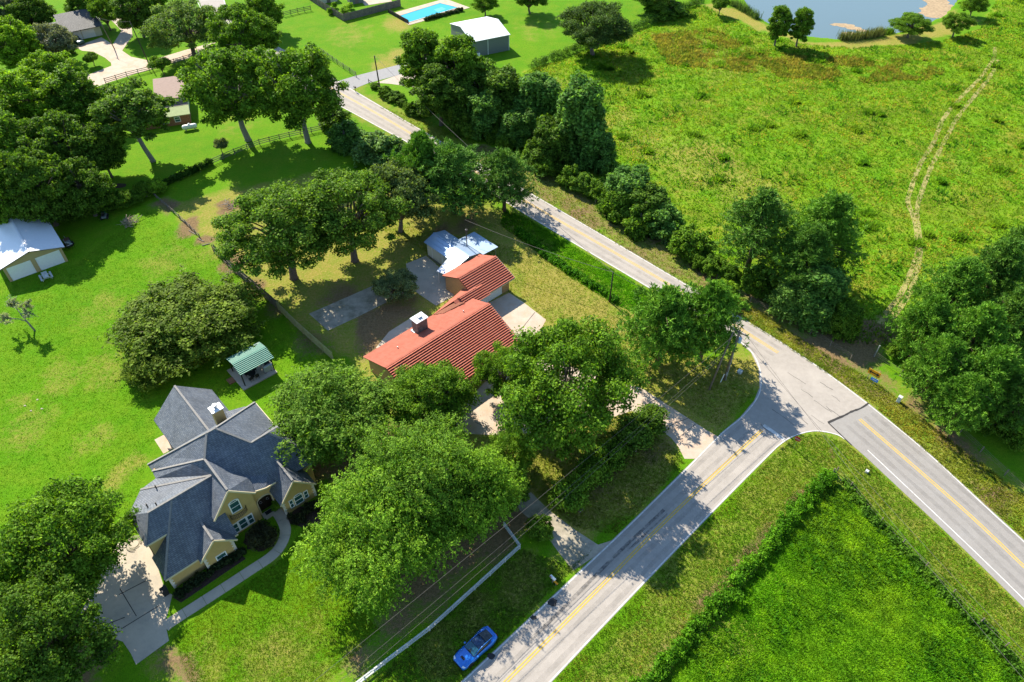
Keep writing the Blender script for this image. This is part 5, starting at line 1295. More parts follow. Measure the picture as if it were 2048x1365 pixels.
# hose coil and bin beside the garage
b = at(268, 1088)
hose = MB()
for k in range(5):
    hose.tube([(math.cos(t) * (.55 + .1 * k) + .12 * math.sin(k * 2), math.sin(t) * (.55 + .1 * k), .04 + .03 * k) for t in np.linspace(0, 6.2 - .3 * k, 22)], .03, 5)
setp(hose.build('garden_hose', mat('pale_hose', (.30, .27, .17), .6)), 'coiled pale garden hose on the drive behind the grey garage', 'hose').location = (b.x, b.y, 0.02)
b = at(333, 1188)
t = thing('trash_bin', 'black wheeled bin at the front corner of the grey garage', 'bin', (b.x, b.y, 0), math.radians(42))
MB().add([(-.25, -.25, 0), (.25, -.25, 0), (.25, .25, 0), (-.25, .25, 0), (-.33, -.33, .95), (.33, -.33, .95), (.33, .33, .95), (-.33, .33, .95)], [(0, 3, 2, 1), (4, 5, 6, 7), (0, 1, 5, 4), (1, 2, 6, 5), (2, 3, 7, 6), (3, 0, 4, 7)]).build('body', BLACKP, t)
MB().box(-.36, .36, -.36, .38, .95, 1.03).build('lid', BLACKP, t)
for s in (-1, 1): MB().tube([(s * .22, .3, .12), (s * .3, .3, .12)], .12, 10).build('wheel', RUBBER, t)

# --- red tiled house
RH = thing('red_tile_house', 'ochre house with long red terracotta tile roof and attached garage', 'house', (-18.127, 69.137, 0), math.radians(44))
def courses(parent, u0, u1, v0, z0, v1, z1, n, m=TILE, step=.075, skew0=0, skew1=0, wavy=True):
    """rows of overlapping tiles from the ridge (v0,z0) down to the eave (v1,z1); skew cuts the ends"""
    for i in range(n):
        a = i / n; b = (i + 1.12) / n; b = min(b, 1.03)
        va, za = v0 + (v1 - v0) * a, z0 + (z1 - z0) * a
        vb, zb = v0 + (v1 - v0) * b, z0 + (z1 - z0) * b
        ua0 = u0 + skew0 * a; ub0 = u0 + skew0 * b; ua1 = u1 + skew1 * a; ub1 = u1 + skew1 * b
        k = max(4, int((u1 - u0) / .34)); mb = MB(); vs = []
        for j in range(k + 1):
            f = j / k
            h = step + (.035 if j % 2 else 0) + rnd.uniform(-.008, .008)
            vs += [(ua0 + (ua1 - ua0) * f, va, za), (ub0 + (ub1 - ub0) * f, vb, zb + h), (ub0 + (ub1 - ub0) * f, vb - (.11 if vb > va else -.11), zb + .0)]
        fs = []
        for j in range(k):
            p = j * 3; q = p + 3
            fs += [(p, p + 1, q + 1, q), (p + 1, p + 2, q + 2, q + 1)]
        fs += [(0, 2, 1), (k * 3, k * 3 + 1, k * 3 + 2)]
        mb.add(vs, fs); mb.build('tile_course', m, parent)
main = MB().slab([(-.45, 3.2, 2.66), (-.45, -2.2, 4.55), (18.1, -2.2, 4.55), (18.1, 3.2, 2.66)], .12).slab([(-.45, -2.2, 4.55), (-.45, -9.7, 2.44), (17.4, -9.7, 2.44), (18.1, -2.2, 4.55)], .12).build('roof', TILED, RH)
courses(main, -.5, 18.3, -2.15, 4.60, 3.25, 2.70, 15, step=.05)
courses(main, -.5, 18.4, -2.25, 4.60, -9.75, 2.48, 21, skew1=-.8, step=.23)
cap(main, (-.5, -2.2, 4.64), (18.35, -2.2, 4.64), TILE, .32)
MB().slab([(12.1, 3.18, 2.84), (15.6, 2.55, 3.42), (16.75, 1.35, 3.62), (13.2, 2.0, 3.24)], .1).build('valley_roof', TILED, main)  # slope catches less light; that shade is painted in by the darker tile
conn = MB().slab([(11.9, 3.25, 2.76), (16.4, 2.6, 3.78), (20.2, 2.6, 3.78), (20.2, 4.8, 2.68), (19.0, 4.75, 2.68)], .12).slab([(15.6, 2.6, 3.72), (15.6, .8, 2.95), (20.2, .8, 2.95), (20.2, 2.6, 3.72)], .12).build('link_roof', TILE, RH)
courses(conn, 16.6, 21.2, 2.6, 3.78, .6, 2.9, 6, step=.2)
cap(conn, (16.4, 2.6, 3.82), (20.0, 2.6, 3.82), TILE, .3)
gar = MB().slab([(19.1, 9.4, 2.62), (19.1, 5.5, 4.38), (26.9, 5.5, 4.38), (26.9, 9.4, 2.62)], .12).slab([(19.1, 5.5, 4.38), (19.1, 1.3, 2.6), (26.9, 1.3, 2.6), (26.9, 5.5, 4.38)], .12).build('garage_roof', TILED, RH)
courses(gar, 19.05, 26.95, 5.5, 4.44, 9.45, 2.66, 11, step=.05)
courses(gar, 19.05, 26.95, 5.5, 4.44, 1.22, 2.6, 12, step=.21)
cap(gar, (19.05, 5.5, 4.5), (26.95, 5.5, 4.5), TILE, .3)
wall(RH, [(0, -9.0, 0), (0, 2.8, 0), (0, 2.8, 2.7), (0, -2.2, 4.4), (0, -9.0, 2.5)], (.25, 0, 0), ORWALL, 'gable_wall')
wall(RH, [(17.0, -8.9, 0), (17.0, 2.8, 0), (17.0, 2.8, 2.7), (17.0, -2.2, 4.4), (17.0, -8.9, 2.5)], (-.25, 0, 0), ORWALL, 'gable_wall')
wall(RH, [(.25, 2.8, 0), (16.75, 2.8, 0), (16.75, 2.8, 2.6), (.25, 2.8, 2.6)], (0, -.25, 0), ORWALL)
wall(RH, [(.25, -9.0, 0), (16.75, -9.0, 0), (16.75, -9.0, 2.4), (.25, -9.0, 2.4)], (0, .25, 0), ORWALL)
wall(RH, [(17.0, 1.2, 0), (19.2, 1.2, 0), (19.2, 1.2, 2.8), (17.0, 1.2, 2.8)], (0, .2, 0), ORWALL)
wall(RH, [(16.0, 4.4, 0), (19.2, 4.4, 0), (19.2, 4.4, 2.6), (16.0, 4.4, 2.6)], (0, -.2, 0), ORWALL)
wall(RH, [(19.3, 2.0, 0), (19.3, 9.0, 0), (19.3, 9.0, 2.75), (19.3, 5.5, 4.3), (19.3, 2.0, 2.75)], (.25, 0, 0), ORWALL, 'gable_wall')
wall(RH, [(26.5, 2.0, 0), (26.5, 9.0, 0), (26.5, 9.0, 2.75), (26.5, 5.5, 4.3), (26.5, 2.0, 2.75)], (-.25, 0, 0), ORWALL, 'gable_wall')
wall(RH, [(19.55, 9.0, 0), (26.25, 9.0, 0), (26.25, 9.0, 2.7), (19.55, 9.0, 2.7)], (0, -.2, 0), ORWALL)
wall(RH, [(19.55, 2.0, 2.25), (26.25, 2.0, 2.25), (26.25, 2.0, 2.8), (19.55, 2.0, 2.8)], (0, .2, 0), ORWALL)
wall(RH, [(25.0, 2.0, 0), (26.25, 2.0, 0), (26.25, 2.0, 2.25), (25.0, 2.0, 2.25)], (0, .2, 0), ORWALL)
wall(RH, [(19.55, 2.0, 0), (20.4, 2.0, 0), (20.4, 2.0, 2.25), (19.55, 2.0, 2.25)], (0, .2, 0), ORWALL)
gd = MB().box(20.4, 25.0, 2.1, 2.16, 0, 2.25).build('garage_door', WHITE, RH)
for k in range(4): MB().box(20.45, 24.95, 2.04, 2.095, .03 + k * .555, .03 + k * .555 + .53).build('panel', TANKW, gd)
trim(RH, (19.05, 1.18, 2.55), (26.95, 1.18, 2.55), TRIM, .08, .14, 'gutter')
trim(RH, (27.0, 1.2, 2.6), (27.0, 5.5, 4.4), CREAMW, .06, .14); trim(RH, (18.4, -2.2, 4.55), (17.6, -9.7, 2.45), TRIM, .06, .14)
ch = MB().box(7.5, 9.3, .9, 2.2, 2.8, 5.5).build('chimney', mat('sooty_brick', (.19, .155, .13), .9, var=.45, scale=3), RH)
MB().box(7.35, 9.45, .75, 2.35, 5.5, 5.62).build('chimney_cap', METALW, ch)
MB().box(8.2, 8.8, 1.3, 1.8, 5.62, 5.9).build('flue', STEEL, ch)
MB().box(7.3, 9.5, .65, 2.45, 3.0, 3.35).build('flashing', METALW, ch)
for p in ((3.5, .4, 3.75), (14.8, -.6, 4.1), (1.2, -3.4, 4.4)): MB().tube([(p[0], p[1], p[2] - .2), (p[0], p[1], p[2] + .3)], .07, 8).build('vent_pipe', STEEL, RH)

# --- metal shed and awning behind it
def ribs(parent, u0, u1, v0, v1, z_at, step, m, along='v', w=.05, h=.04, name='rib'):
    x = u0 + step
    k = MB()
    while x < u1 - .02:
        if along == 'v': k.bar((x, v0, z_at(x, v0) + h / 2), (x, v1, z_at(x, v1) + h / 2), w, h)
        x += step
    o = k.build(name, m, parent); o['kind'] = 'stuff'; return o
SH = thing('metal_shed', 'white walled shed with blue shadowed metal roof behind the red house garage', 'shed', (-18.127, 69.137, 0), math.radians(44))
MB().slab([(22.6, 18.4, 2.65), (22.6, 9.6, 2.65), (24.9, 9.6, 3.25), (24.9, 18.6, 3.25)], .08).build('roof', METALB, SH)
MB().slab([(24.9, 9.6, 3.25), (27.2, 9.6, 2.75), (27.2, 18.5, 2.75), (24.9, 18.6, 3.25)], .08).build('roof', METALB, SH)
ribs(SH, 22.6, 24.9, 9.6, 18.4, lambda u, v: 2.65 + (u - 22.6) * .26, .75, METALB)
cap(SH, (24.9, 9.6, 3.25), (24.9, 18.6, 3.25), METALB, .25)
wall(SH, [(22.9, 10.2, 0), (22.9, 18.0, 0), (22.9, 18.0, 2.6), (22.9, 10.2, 2.6)], (.12, 0, 0), CREAMW)
wall(SH, [(27.0, 10.2, 0), (27.0, 18.0, 0), (27.0, 18.0, 2.65), (27.0, 10.2, 2.65)], (-.12, 0, 0), CREAMW)
wall(SH, [(23.02, 18.0, 0), (26.88, 18.0, 0), (26.88, 18.0, 2.6), (24.9, 18.0, 3.1), (23.02, 18.0, 2.6)], (0, -.12, 0), CREAMW)
wall(SH, [(23.02, 10.2, 0), (26.88, 10.2, 0), (26.88, 10.2, 2.6), (24.9, 10.2, 3.1), (23.02, 10.2, 2.6)], (0, .12, 0), CREAMW)
for k in range(1, 6): MB().box(22.86, 22.9, 10.2 + k * 1.3, 10.26 + k * 1.3, .02, 2.5).build('wall_batten', WHITE, SH)
dk = MB().box(22.84, 22.895, 14.6, 15.6, .05, 2.0).build('door', CREAMW, SH); MB().box(22.78, 22.84, 14.7, 14.76, .95, 1.1).build('handle', STEEL, dk)
CP = thing('carport', 'flat metal carport roof on posts beside the white walled shed', 'carport', (-18.127, 69.137, 0), math.radians(44))
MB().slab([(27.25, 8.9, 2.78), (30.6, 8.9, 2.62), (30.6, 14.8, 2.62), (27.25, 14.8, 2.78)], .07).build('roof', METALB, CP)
for u, v in ((27.6, 9.2), (30.3, 9.2), (30.3, 14.5), (27.6, 14.5)): MB().tube([(u, v, 0), (u, v, 2.6)], .06, 8).build('post', STEEL, CP)
for v in (9.3, 11.8, 14.4): MB().bar((27.3, v, 2.62), (30.5, v, 2.5), .08, .12).build('rafter', STEEL, CP)
AW = thing('awning', 'small white sloping awning joining the shed and the red garage', 'awning', (-18.127, 69.137, 0), math.radians(44))
MB().slab([(19.4, 11.3, 2.35), (20.0, 9.3, 2.3), (22.7, 9.6, 2.75), (22.6, 12.2, 2.75)], .06).build('roof', METALW, AW)
for u, v in ((19.6, 11.1), (20.1, 9.6)): MB().tube([(u, v, 0), (u, v, 2.3)], .05, 8).build('post', WHITE, AW)
b = at(934, 493, 2.8)
t = thing('power_mast', 'thin dark mast rising through the carport roof', 'mast', (b.x, b.y, 0)); MB().tube([(0, 0, 0), (0, 0, 6.3)], .085, 8).build('pole', POLED, t); MB().box(-.15, .15, -.06, .06, 6.0, 6.15).build('bracket', STEEL, t)
for k, (x0, y0, x1, y1) in enumerate(((852, 514, 872, 530), (856, 512, 880, 531), (860, 510, 888, 530))):
    p, q = at(x0, y0), at(x1, y1); setp(MB().bar((p.x, p.y, .06), (q.x, q.y, .06), .16, .1).build('timber_board', WOODG if k else CONC2), ['outer loose pale board on the ground beside the shed', 'middle loose board on the ground beside the shed', 'inner loose board against the foot of the shed'][k], 'board', 'loose boards beside the shed')

# --- tan garage at the left edge
TG = thing('tan_garage', 'tan metal garage with two pale roll doors and white and blue roof at left', 'garage', (-80.98, 90.80, 0), math.radians(39))
for pts in ([(9.35, -.5, 3.0), (4.45, -.5, 4.35), (4.45, 11.4, 4.35), (9.35, 11.4, 3.0)], [(4.45, -.5, 4.35), (-.5, -.5, 3.0), (-.5, 11.4, 3.0), (4.45, 11.4, 4.35)]):
    MB().slab(pts, .08).build('roof', METALW, TG)
cap(TG, (4.45, -.5, 4.35), (4.45, 11.4, 4.35), METALW, .3)
wall(TG, [(0, .0, 2.55), (8.85, .0, 2.55), (8.85, .0, 2.98), (4.45, .0, 4.2), (0, .0, 2.98)], (0, .15, 0), TAN, 'gable_wall')
for a, c in ((0, .42), (4.02, 4.70), (8.42, 8.85)): MB().box(a, c, 0, .15, 0, 2.55).build('pier', TAN, TG)
MB().box(0, .15, .15, 11.0, 0, 2.95).build('wall', TAN, TG); MB().box(8.7, 8.85, .15, 11.0, 0, 2.95).build('wall', TAN, TG); MB().box(.15, 8.7, 10.85, 11.0, 0, 3.0).build('wall', TAN, TG)
for a, c in ((.42, 4.02), (4.70, 8.42)):
    d = MB().box(a, c, .08, .12, 0, 2.55).build('roll_door', TANKW, TG)
    for k in range(5): MB().box(a + .03, c - .03, .05, .075, .02 + k * .505, .02 + k * .505 + .48).build('panel', TANKW, d)
trim(TG, (4.45, -.52, 4.26), (9.35, -.52, 2.91), WOODG, .05, .14); trim(TG, (4.45, -.52, 4.26), (-.5, -.52, 2.91), WOODG, .05, .14)
# picnic table
b = at(94, 557)
PT = thing('picnic_table', 'grey picnic table with two benches in front of the tan garage', 'table', (b.x, b.y, 0), math.radians(39 + 90))
for k in range(5): MB().box(-.95, .95, -.4 + k * .165, -.4 + k * .165 + .145, .72, .77).build('top_plank', RAILW, PT)
for s in (-1, 1):
    MB().box(-.95, .95, s * .78 - .14, s * .78 + .14, .42, .47).build('bench', RAILW, PT)
    for x in (-.6, .6): MB().bar((x, s * .2, .72), (x, s * .72, 0), .07, .09).build('leg', RAILW, PT)
for x in (-.6, .6): MB().bar((x, -.85, .39), (x, .85, .39), .05, .09).build('brace', RAILW, PT)

# --- green pavilion
PV = thing('pavilion', 'open pavilion with ribbed green metal roof on a concrete slab', 'pavilion', (-37.04, 67.35, 0), math.radians(42))
MB().box(-.05, 5.1, -.1, 5.0, 0, .16).build('slab', CONC2, PV)
MB().box(-.95, -.05, 2.2, 3.4, 0, .12).build('step', BRICK, PV)
pr_ = MB().slab([(.3, .2, 2.62), (.3, 2.3, 3.22), (5.35, 2.3, 3.22), (5.35, .2, 2.62)], .05).slab([(.3, 2.3, 3.22), (.3, 4.4, 2.62), (5.35, 4.4, 2.62), (5.35, 2.3, 3.22)], .05).build('roof', GREENM, PV)
for k in range(8):
    v = .26 + k * .27; z = 2.62 + (v - .2) / 2.1 * .6
    MB().bar((.28, v, z + .03), (5.37, v, z + .03), .07, .06).build('rib', GREENL, pr_)
    v2 = 4.6 - v; MB().bar((.28, v2, z + .03), (5.37, v2, z + .03), .07, .06).build('rib', GREENL, pr_)
for u, v in ((.5, .55), (5.0, .55), (.5, 4.2), (5.0, 4.2)): MB().box(u - .07, u + .07, v - .07, v + .07, .16, 2.75).build('post', IRON, PV)
for v in (.5, 4.2): MB().bar((.4, v, 2.62), (5.2, v, 2.62), .1, .16).build('beam', IRON, PV)
F_ = frame((-37.04, 67.35), 42)
def chair(u, v, rz, label, m=IRON):
    p = F_(u, v, .16); c = thing('patio_chair', label, 'chair', p, math.radians(42) + rz, 'chairs in the pavilion')
    MB().box(-.25, .25, -.25, .25, .40, .45).build('seat', m, c); MB().box(-.25, .25, .21, .26, .45, .95).build('backrest', m, c)
    for x in (-.22, .22):
        for y in (-.22, .22): MB().box(x - .02, x + .02, y - .02, y + .02, 0, .4).build('leg', m, c)
        MB().box(x - .03, x + .03, -.22, .22, .62, .65).build('armrest', m, c)
chair(1.6, .75, 3.3, 'dark patio chair nearest the front left post of the pavilion'); chair(2.5, .7, 3.0, 'dark patio chair in the middle of the pavilion front'); chair(1.6, 2.0, .2, 'dark patio chair deep under the left of the green roof'); chair(2.8, 2.1, -.2, 'dark patio chair deep under the middle of the green roof')
p = F_(2.1, 1.4, .16); t = thing('patio_table', 'dark round patio table under the green roof', 'table', p)
MB().lathe([(.55, .68), (.55, .72)], 20).build('top', IRON, t); MB().lathe([(.28, 0), (.05, .06), (.05, .68)], 12).build('pedestal', IRON, t)
p = F_(4.2, 1.0, .16); t = thing('grill', 'silver and black barbecue grill at the right of the pavilion', 'grill', p, math.radians(42))
MB().box(-.5, .5, -.3, .3, .1, .8).build('cabinet', STEEL, t); MB().tube([(-.45, 0, .85), (.45, 0, .85)], .28, 14).build('hood', STEEL, t); MB().box(.5, .9, -.28, .28, .78, .82).build('side_shelf', STEEL, t)
for x in (-.4, .4): MB().tube([(x, -.33, .06), (x, -.27, .06)], .07, 8).build('wheel', RUBBER, t)
p = F_(4.75, 1.9, .16); t = thing('cooler_box', 'dark storage box beside the grill in the pavilion', 'box', p, math.radians(42)); MB().box(-.4, .4, -.3, .3, 0, .55).build('body', BLACKP, t, bevel=.03); MB().box(-.42, .42, -.32, .32, .55, .62).build('lid', IRON, t)

# --- white roofed barn
BN = thing('metal_barn', 'grey metal barn with bright white gable roof at the top', 'barn', (-9.81, 178.45, 0), math.radians(27))
W_, D_, E_ = 10.2, 13.0, 4.0
for pts in ([(-.2, -.2, E_), (W_ + .2, -.2, E_), (W_ + .2, D_ / 2, E_ + 1.5), (-.2, D_ / 2, E_ + 1.5)], [(-.2, D_ / 2, E_ + 1.5), (W_ + .2, D_ / 2, E_ + 1.5), (W_ + .2, D_ + .2, E_), (-.2, D_ + .2, E_)]):
    MB().slab(pts, .08).build('roof', METALW, BN)
MB().box(0, W_, 0, .1, 0, E_ - .06).build('wall', GREYM, BN)
wall(BN, [(W_, .1, 0), (W_, D_, 0), (W_, D_, E_ - .05), (W_, D_ / 2, E_ + 1.36), (W_, .1, E_ - .05)], (-.1, 0, 0), GREYM, 'gable_wall')
wall(BN, [(0, .1, 0), (0, D_, 0), (0, D_, E_ - .05), (0, D_ / 2, E_ + 1.36), (0, .1, E_ - .05)], (.1, 0, 0), GREYM, 'gable_wall')
MB().box(.1, W_ - .1, D_ - .1, D_, 0, E_ - .06).build('wall', GREYM, BN)
for x in (.05, 4.3, W_ - .05): MB().box(x - .06, x + .06, -.08, 0, 0, E_ - .05).build('downspout', WHITE, BN)
MB().box(-.25, W_ + .25, -.3, -.2, E_ - .12, E_ - .0).build('gutter', WHITE, BN)
MB().box(1.2, 1.9, -.45, -.1, .2, .95).build('air_conditioner', WHITE, BN)
MB().box(W_ + .01, W_ + .06, 4.6, 8.4, 0, 3.2).build('roll_door', WHITE, BN)

# --- dark roofed house, top left
DH = thing('dark_roof_house', 'house with dark shingle roof and two white garage doors at top left', 'house', (-107.67, 192.40, 0), math.radians(35))
MB().slab([(-8.6, -1.0, 2.75), (.9, -1.0, 2.75), (.9, 5.6, 5.4), (-8.6, 5.6, 5.4)], .14).build('roof', SHINGD, DH)
MB().slab([(-8.6, 5.6, 5.4), (.9, 5.6, 5.4), (.9, 12, 2.75), (-8.6, 12, 2.75)], .14).build('roof', SHINGD, DH)
MB().slab([(-18, -4.2, 2.7), (-8.4, -4.2, 2.7), (-8.4, 1.8, 4.9), (-18, 1.8, 4.9)], .14).build('roof', SHINGD, DH)
MB().slab([(-18, 1.8, 4.9), (-8.4, 1.8, 4.9), (-8.4, 8, 2.7), (-18, 8, 2.7)], .14).build('roof', SHINGD, DH)
MB().box(-8.2, .4, .3, .5, 2.15, 2.75).build('wall', CREAMW, DH)
for a, c in ((-8.2, -7.05), (-4.4, -4.15), (-1.15, .4)): MB().box(a, c, .3, .5, 0, 2.15).build('wall', BRICK if a < -8 else CREAMW, DH)
MB().box(.2, .4, .5, 11.4, 0, 2.7).build('wall', CREAMW, DH); MB().box(-8.2, -8.0, .5, 11.4, 0, 2.7).build('wall', BRICK, DH); MB().box(-8.0, .2, 11.2, 11.4, 0, 2.7).build('wall', CREAMW, DH)
MB().box(-17.6, -8.6, -3.6, -3.4, 0, 2.6).build('wall', BRICK, DH); MB().box(-17.6, -17.4, -3.4, 7.4, 0, 2.6).build('wall', BRICK, DH); MB().box(-8.8, -8.6, -3.4, .2, 0, 2.6).build('wall', BRICK, DH)
wall(DH, [(.22, .6, 2.7), (.22, 11.2, 2.7), (.22, 5.6, 5.1)], (.1, 0, 0), CREAMW, 'gable_wall')
for a, c in ((-7.05, -4.4), (-4.15, -1.15)):
    d = MB().box(a, c, .36, .42, 0, 2.15).build('garage_door', TANKW, DH)
    for k in range(4): MB().box(a + .04, c - .04, .31, .355, .02 + k * .53, .02 + k * .53 + .5).build('panel', TANKW, d)
# --- brick house in the middle left
BH = thing('brick_house', 'brown brick house with pink brown roof half hidden by the leaning tree', 'house', (-73.19, 143.11, 0), math.radians(20))
MB().box(-6, 4.6, -.1, .1, 0, 2.1).build('wall', BRICK, BH)
MB().box(4.4, 4.6, .1, 4.6, 0, 2.1).build('wall', BRICK, BH)
MB().slab([(-6.2, -.4, 2.2), (4.9, -.4, 2.2), (4.9, 2.6, 3.0), (-6.2, 2.6, 3.0)], .12).build('lower_roof', mat('pale_green_roof', (.30, .36, .16), .8, var=.15), BH)
MB().box(-1.0, 4.4, 4.2, 4.4, 2.2, 4.0).build('upper_wall', CREAMW, BH)
MB().slab([(-1.0, 2.5, 3.02), (4.8, 2.5, 3.02), (4.8, 4.2, 3.15), (-1.0, 4.2, 3.15)], .1).build('lower_roof', SHINGB, BH)
MB().slab([(-1.6, 3.9, 4.2), (4.8, 3.9, 4.2), (4.8, 13.6, 4.9), (-1.6, 13.6, 4.9)], .14).build('upper_roof', mat('pinkish_brown_roof', (.29, .21, .17), .9, var=.12, scale=2), BH)
MB().box(-1.3, -1.1, 4.4, 13.2, 0, 4.0).build('wall', CREAMW, BH); MB().box(4.3, 4.5, 4.6, 13.2, 0, 4.0).build('wall', CREAMW, BH); MB().box(-1.1, 4.3, 13.0, 13.2, 0, 4.5).build('wall', CREAMW, BH)
window(BH, -.8, 0.3, -.1, .8, 1.8); window(BH, 1.6, 2.6, -.1, .8, 1.8)
b = at(369, 246); t = thing('air_conditioner', 'white air conditioner unit beside the brick house wall', 'air conditioner', (b.x, b.y, 0), math.radians(20)); MB().box(-.45, .45, -.45, .45, .08, .95).build('casing', WHITE, t, bevel=.03); MB().lathe([(.36, .96), (.36, 1.0), (.1, 1.01)], 14).build('fan_grille', STEEL, t); MB().box(-.5, .5, -.5, .5, 0, .08).build('pad', CONC2, t)
b = at(381, 260); t = thing('propane_tank', 'long white propane tank lying on the lawn by the brick house', 'tank', (b.x, b.y, 0), math.radians(22))
cyl = MB(); prof = [(-1.5, .05), (-1.48, .22), (-1.38, .38), (-1.2, .48), (-1.0, .5), (1.0, .5), (1.2, .48), (1.38, .38), (1.48, .22), (1.5, .05)]
cyl.tube([(x, 0, .75) for x, r in prof], [r for x, r in prof], 18); cyl.build('tank_body', TANKW, t, smooth=True)
MB().lathe([(.2, 1.2), (.2, 1.42), (.12, 1.48)], 12).build('valve_dome', TANKW, t)
for x in (-.9, .9): MB().box(x - .08, x + .08, -.35, .35, 0, .4).build('saddle', CONC2, t)

# --- pool
pool = thing('swimming_pool', 'turquoise swimming pool with pale deck at the top', 'pool', (0, 0, 0))
dk_ = [at(786, 27), at(890, -2), at(940, 16), at(818, 51)]
MB().prism([(p.x, p.y) for p in dk_], 0.0, .06).build('deck', CONC, pool)
sheet('water', [at(797, 33), at(880, 7), at(917, 16), at(818, 46)], .075, POOLW, None, pool)
wl_ = [at(797, 33), at(880, 7), at(917, 16), at(818, 46)]
for i in range(4):
    p, q = wl_[i], wl_[(i + 1) % 4]; MB().bar((p.x, p.y, .09), (q.x, q.y, .09), .3, .08).build('coping', CONC2, pool)
sheet('tanning_ledge', [at(868, 20), at(884, 15), at(892, 19), at(876, 25)], .079, mat('pool_ledge', (.10, .42, .48), .2), None, pool)
blob_c = at(884, 17)
for (x, y, w, h, r_, rm, lb) in ((655, 2, 5.0, 3.2, SHINGB, CREAMW, 'small shed with cream walls at the top edge inside the board fence'), (711, 4, 4.0, 2.8, GREYM, GREYM, 'small grey shed inside the board fence')):
    p = at(x, y); t = thing('garden_shed', lb, 'shed', p, math.radians(25))
    MB().box(-w / 2, w / 2, -1.6, 1.6, 0, 2.1).build('wall', rm, t)
    MB().slab([(-w / 2 - .2, -1.9, 2.1), (w / 2 + .2, -1.9, 2.1), (w / 2 + .2, 0, h), (-w / 2 - .2, 0, h)], .1).build('roof', r_, t)
    MB().slab([(-w / 2 - .2, 0, h), (w / 2 + .2, 0, h), (w / 2 + .2, 1.9, 2.1), (-w / 2 - .2, 1.9, 2.1)], .1).build('roof', r_, t)
    MB().box(-.5, .5, -1.66, -1.6, 0, 1.9).build('door', WOODG, t)
p = at(760, 2); t = thing('patio_pad', 'pale paved pad beside the pool at the top edge', 'patio', (p.x, p.y, 0), math.radians(25)); MB().box(-5, 3, -2, 5, 0, .05).build('pad', CONC, t)
# ------------------------------------------------------------------ fences
def rail_fence(name, label, pts, gap, h, rails, m, pw=.12, rw=.05, rh=.13, tilt=0):
    o = thing(name, label, 'fence', (0, 0, 0))
    for i in range(len(pts) - 1):
        a, b = pts[i], pts[i + 1]; L = (b - a).length; n = max(1, round(L / gap)); d = (b - a) / n
        for k in range(n + (1 if i == len(pts) - 2 else 0)):
            p = a + d * k
            MB().box(p.x - pw / 2, p.x + pw / 2, p.y - pw / 2, p.y + pw / 2, 0, h + .08).build('post', m, o)
        for k in range(n):
            p = a + d * k; q = p + d
            for z in rails:
                j = rnd.uniform(-.02, .02)
                MB().bar((p.x, p.y, z + j), (q.x, q.y, z - j), rw, rh).build('rail', m, o)
    return o
def board_fence(name, label, pts, h, m, cap_m=None, gap=2.4, board=.15, lean=.0, ragged=.03):
    o = thing(name, label, 'fence', (0, 0, 0))
    for i in range(len(pts) - 1):
        a, b = pts[i], pts[i + 1]; L = (b - a).length; n = max(1, round(L / gap)); d = (b - a) / n; u = d.normalized(); nr = Vector((-u.y, u.x, 0))
        for k in range(n):
            p = a + d * k; mb = MB(); x = .0; W = d.length
            while x < W - .02:
                w = min(board, W - x) * .96; s = p + u * x; e = p + u * (x + w); hh = h + rnd.uniform(-ragged, ragged); l = nr * (lean + rnd.uniform(-.012, .012))
                mb.add([s - nr * .012, e - nr * .012, e + nr * .012, s + nr * .012, s - nr * .012 + l + Vector((0, 0, hh)), e - nr * .012 + l + Vector((0, 0, hh)), e + nr * .012 + l + Vector((0, 0, hh)), s + nr * .012 + l + Vector((0, 0, hh))],
                       [(0, 3, 2, 1), (4, 5, 6, 7), (0, 1, 5, 4), (1, 2, 6, 5), (2, 3, 7, 6), (3, 0, 4, 7)])
                x += board
            mb.build('board_panel', m, o)
            q = p - nr * .06
            MB().box(q.x - .05, q.x + .05, q.y - .05, q.y + .05, 0, h * .97).build('post', m, o)
            for z in (.3, h * .8): MB().bar((p - nr * .05) + Vector((0, 0, z)), (p + d - nr * .05) + Vector((0, 0, z)), .05, .09).build('rail', m, o)
    return o
rail_fence('rail_fence', 'dark three rail fence running in front of the pecan trees', ppoly([(425, 330), (470, 310), (520, 291), (580, 276), (645, 262)]), 2.4, 1.3, (.4, .8, 1.2), WOODG)
rail_fence('rail_fence', 'weathered rail fence along the lane at the upper left', ppoly([(212, 168), (255, 155), (300, 144), (350, 129), (405, 112)]), 2.6, 1.3, (.4, .8, 1.2), WOODG)
rail_fence('rail_fence', 'short dark rail fence on the far lawn left of the board fence', ppoly([(568, 34), (596, 27), (622, 22)]), 2.4, 1.4, (.4, .8, 1.2), WOODD)
rail_fence('rail_fence', 'rail fence ending at the barn driveway beside the highway', ppoly([(640, 105), (675, 130), (713, 155)]), 2.6, 1.3, (.4, .8, 1.2), WOODG)
rail_fence('rail_fence', 'low rail fence by the bushes right of the barn driveway', ppoly([(738, 168), (775, 190), (805, 212)]), 2.6, 1.1, (.4, .9), WOODD)
rail_fence('pale_rail_fence', 'long pale pipe rail fence between the lawn and the blue car', ppoly([(690, 1392), (770, 1330), (860, 1262), (950, 1180), (1040, 1098), (1008, 1054)]), 2.6, .9, (.35, .88), RAILW, .1, .16, .1)
rail_fence('wire_fence', 'thin post and wire fence in front of the pines along the far verge', ppoly([(1190, 410), (1280, 460), (1400, 540), (1500, 605), (1620, 668), (1700, 720)]), 3.4, 1.1, (.5, .8, 1.05), WOODG, .1, .02, .02)
rail_fence('wire_fence', 'thin post and wire fence along the right pine stand', ppoly([(1746, 714), (1800, 752), (1880, 830), (1960, 905), (2060, 1000)]), 3.4, 1.1, (.5, .8, 1.05), WOODG, .1, .02, .02)
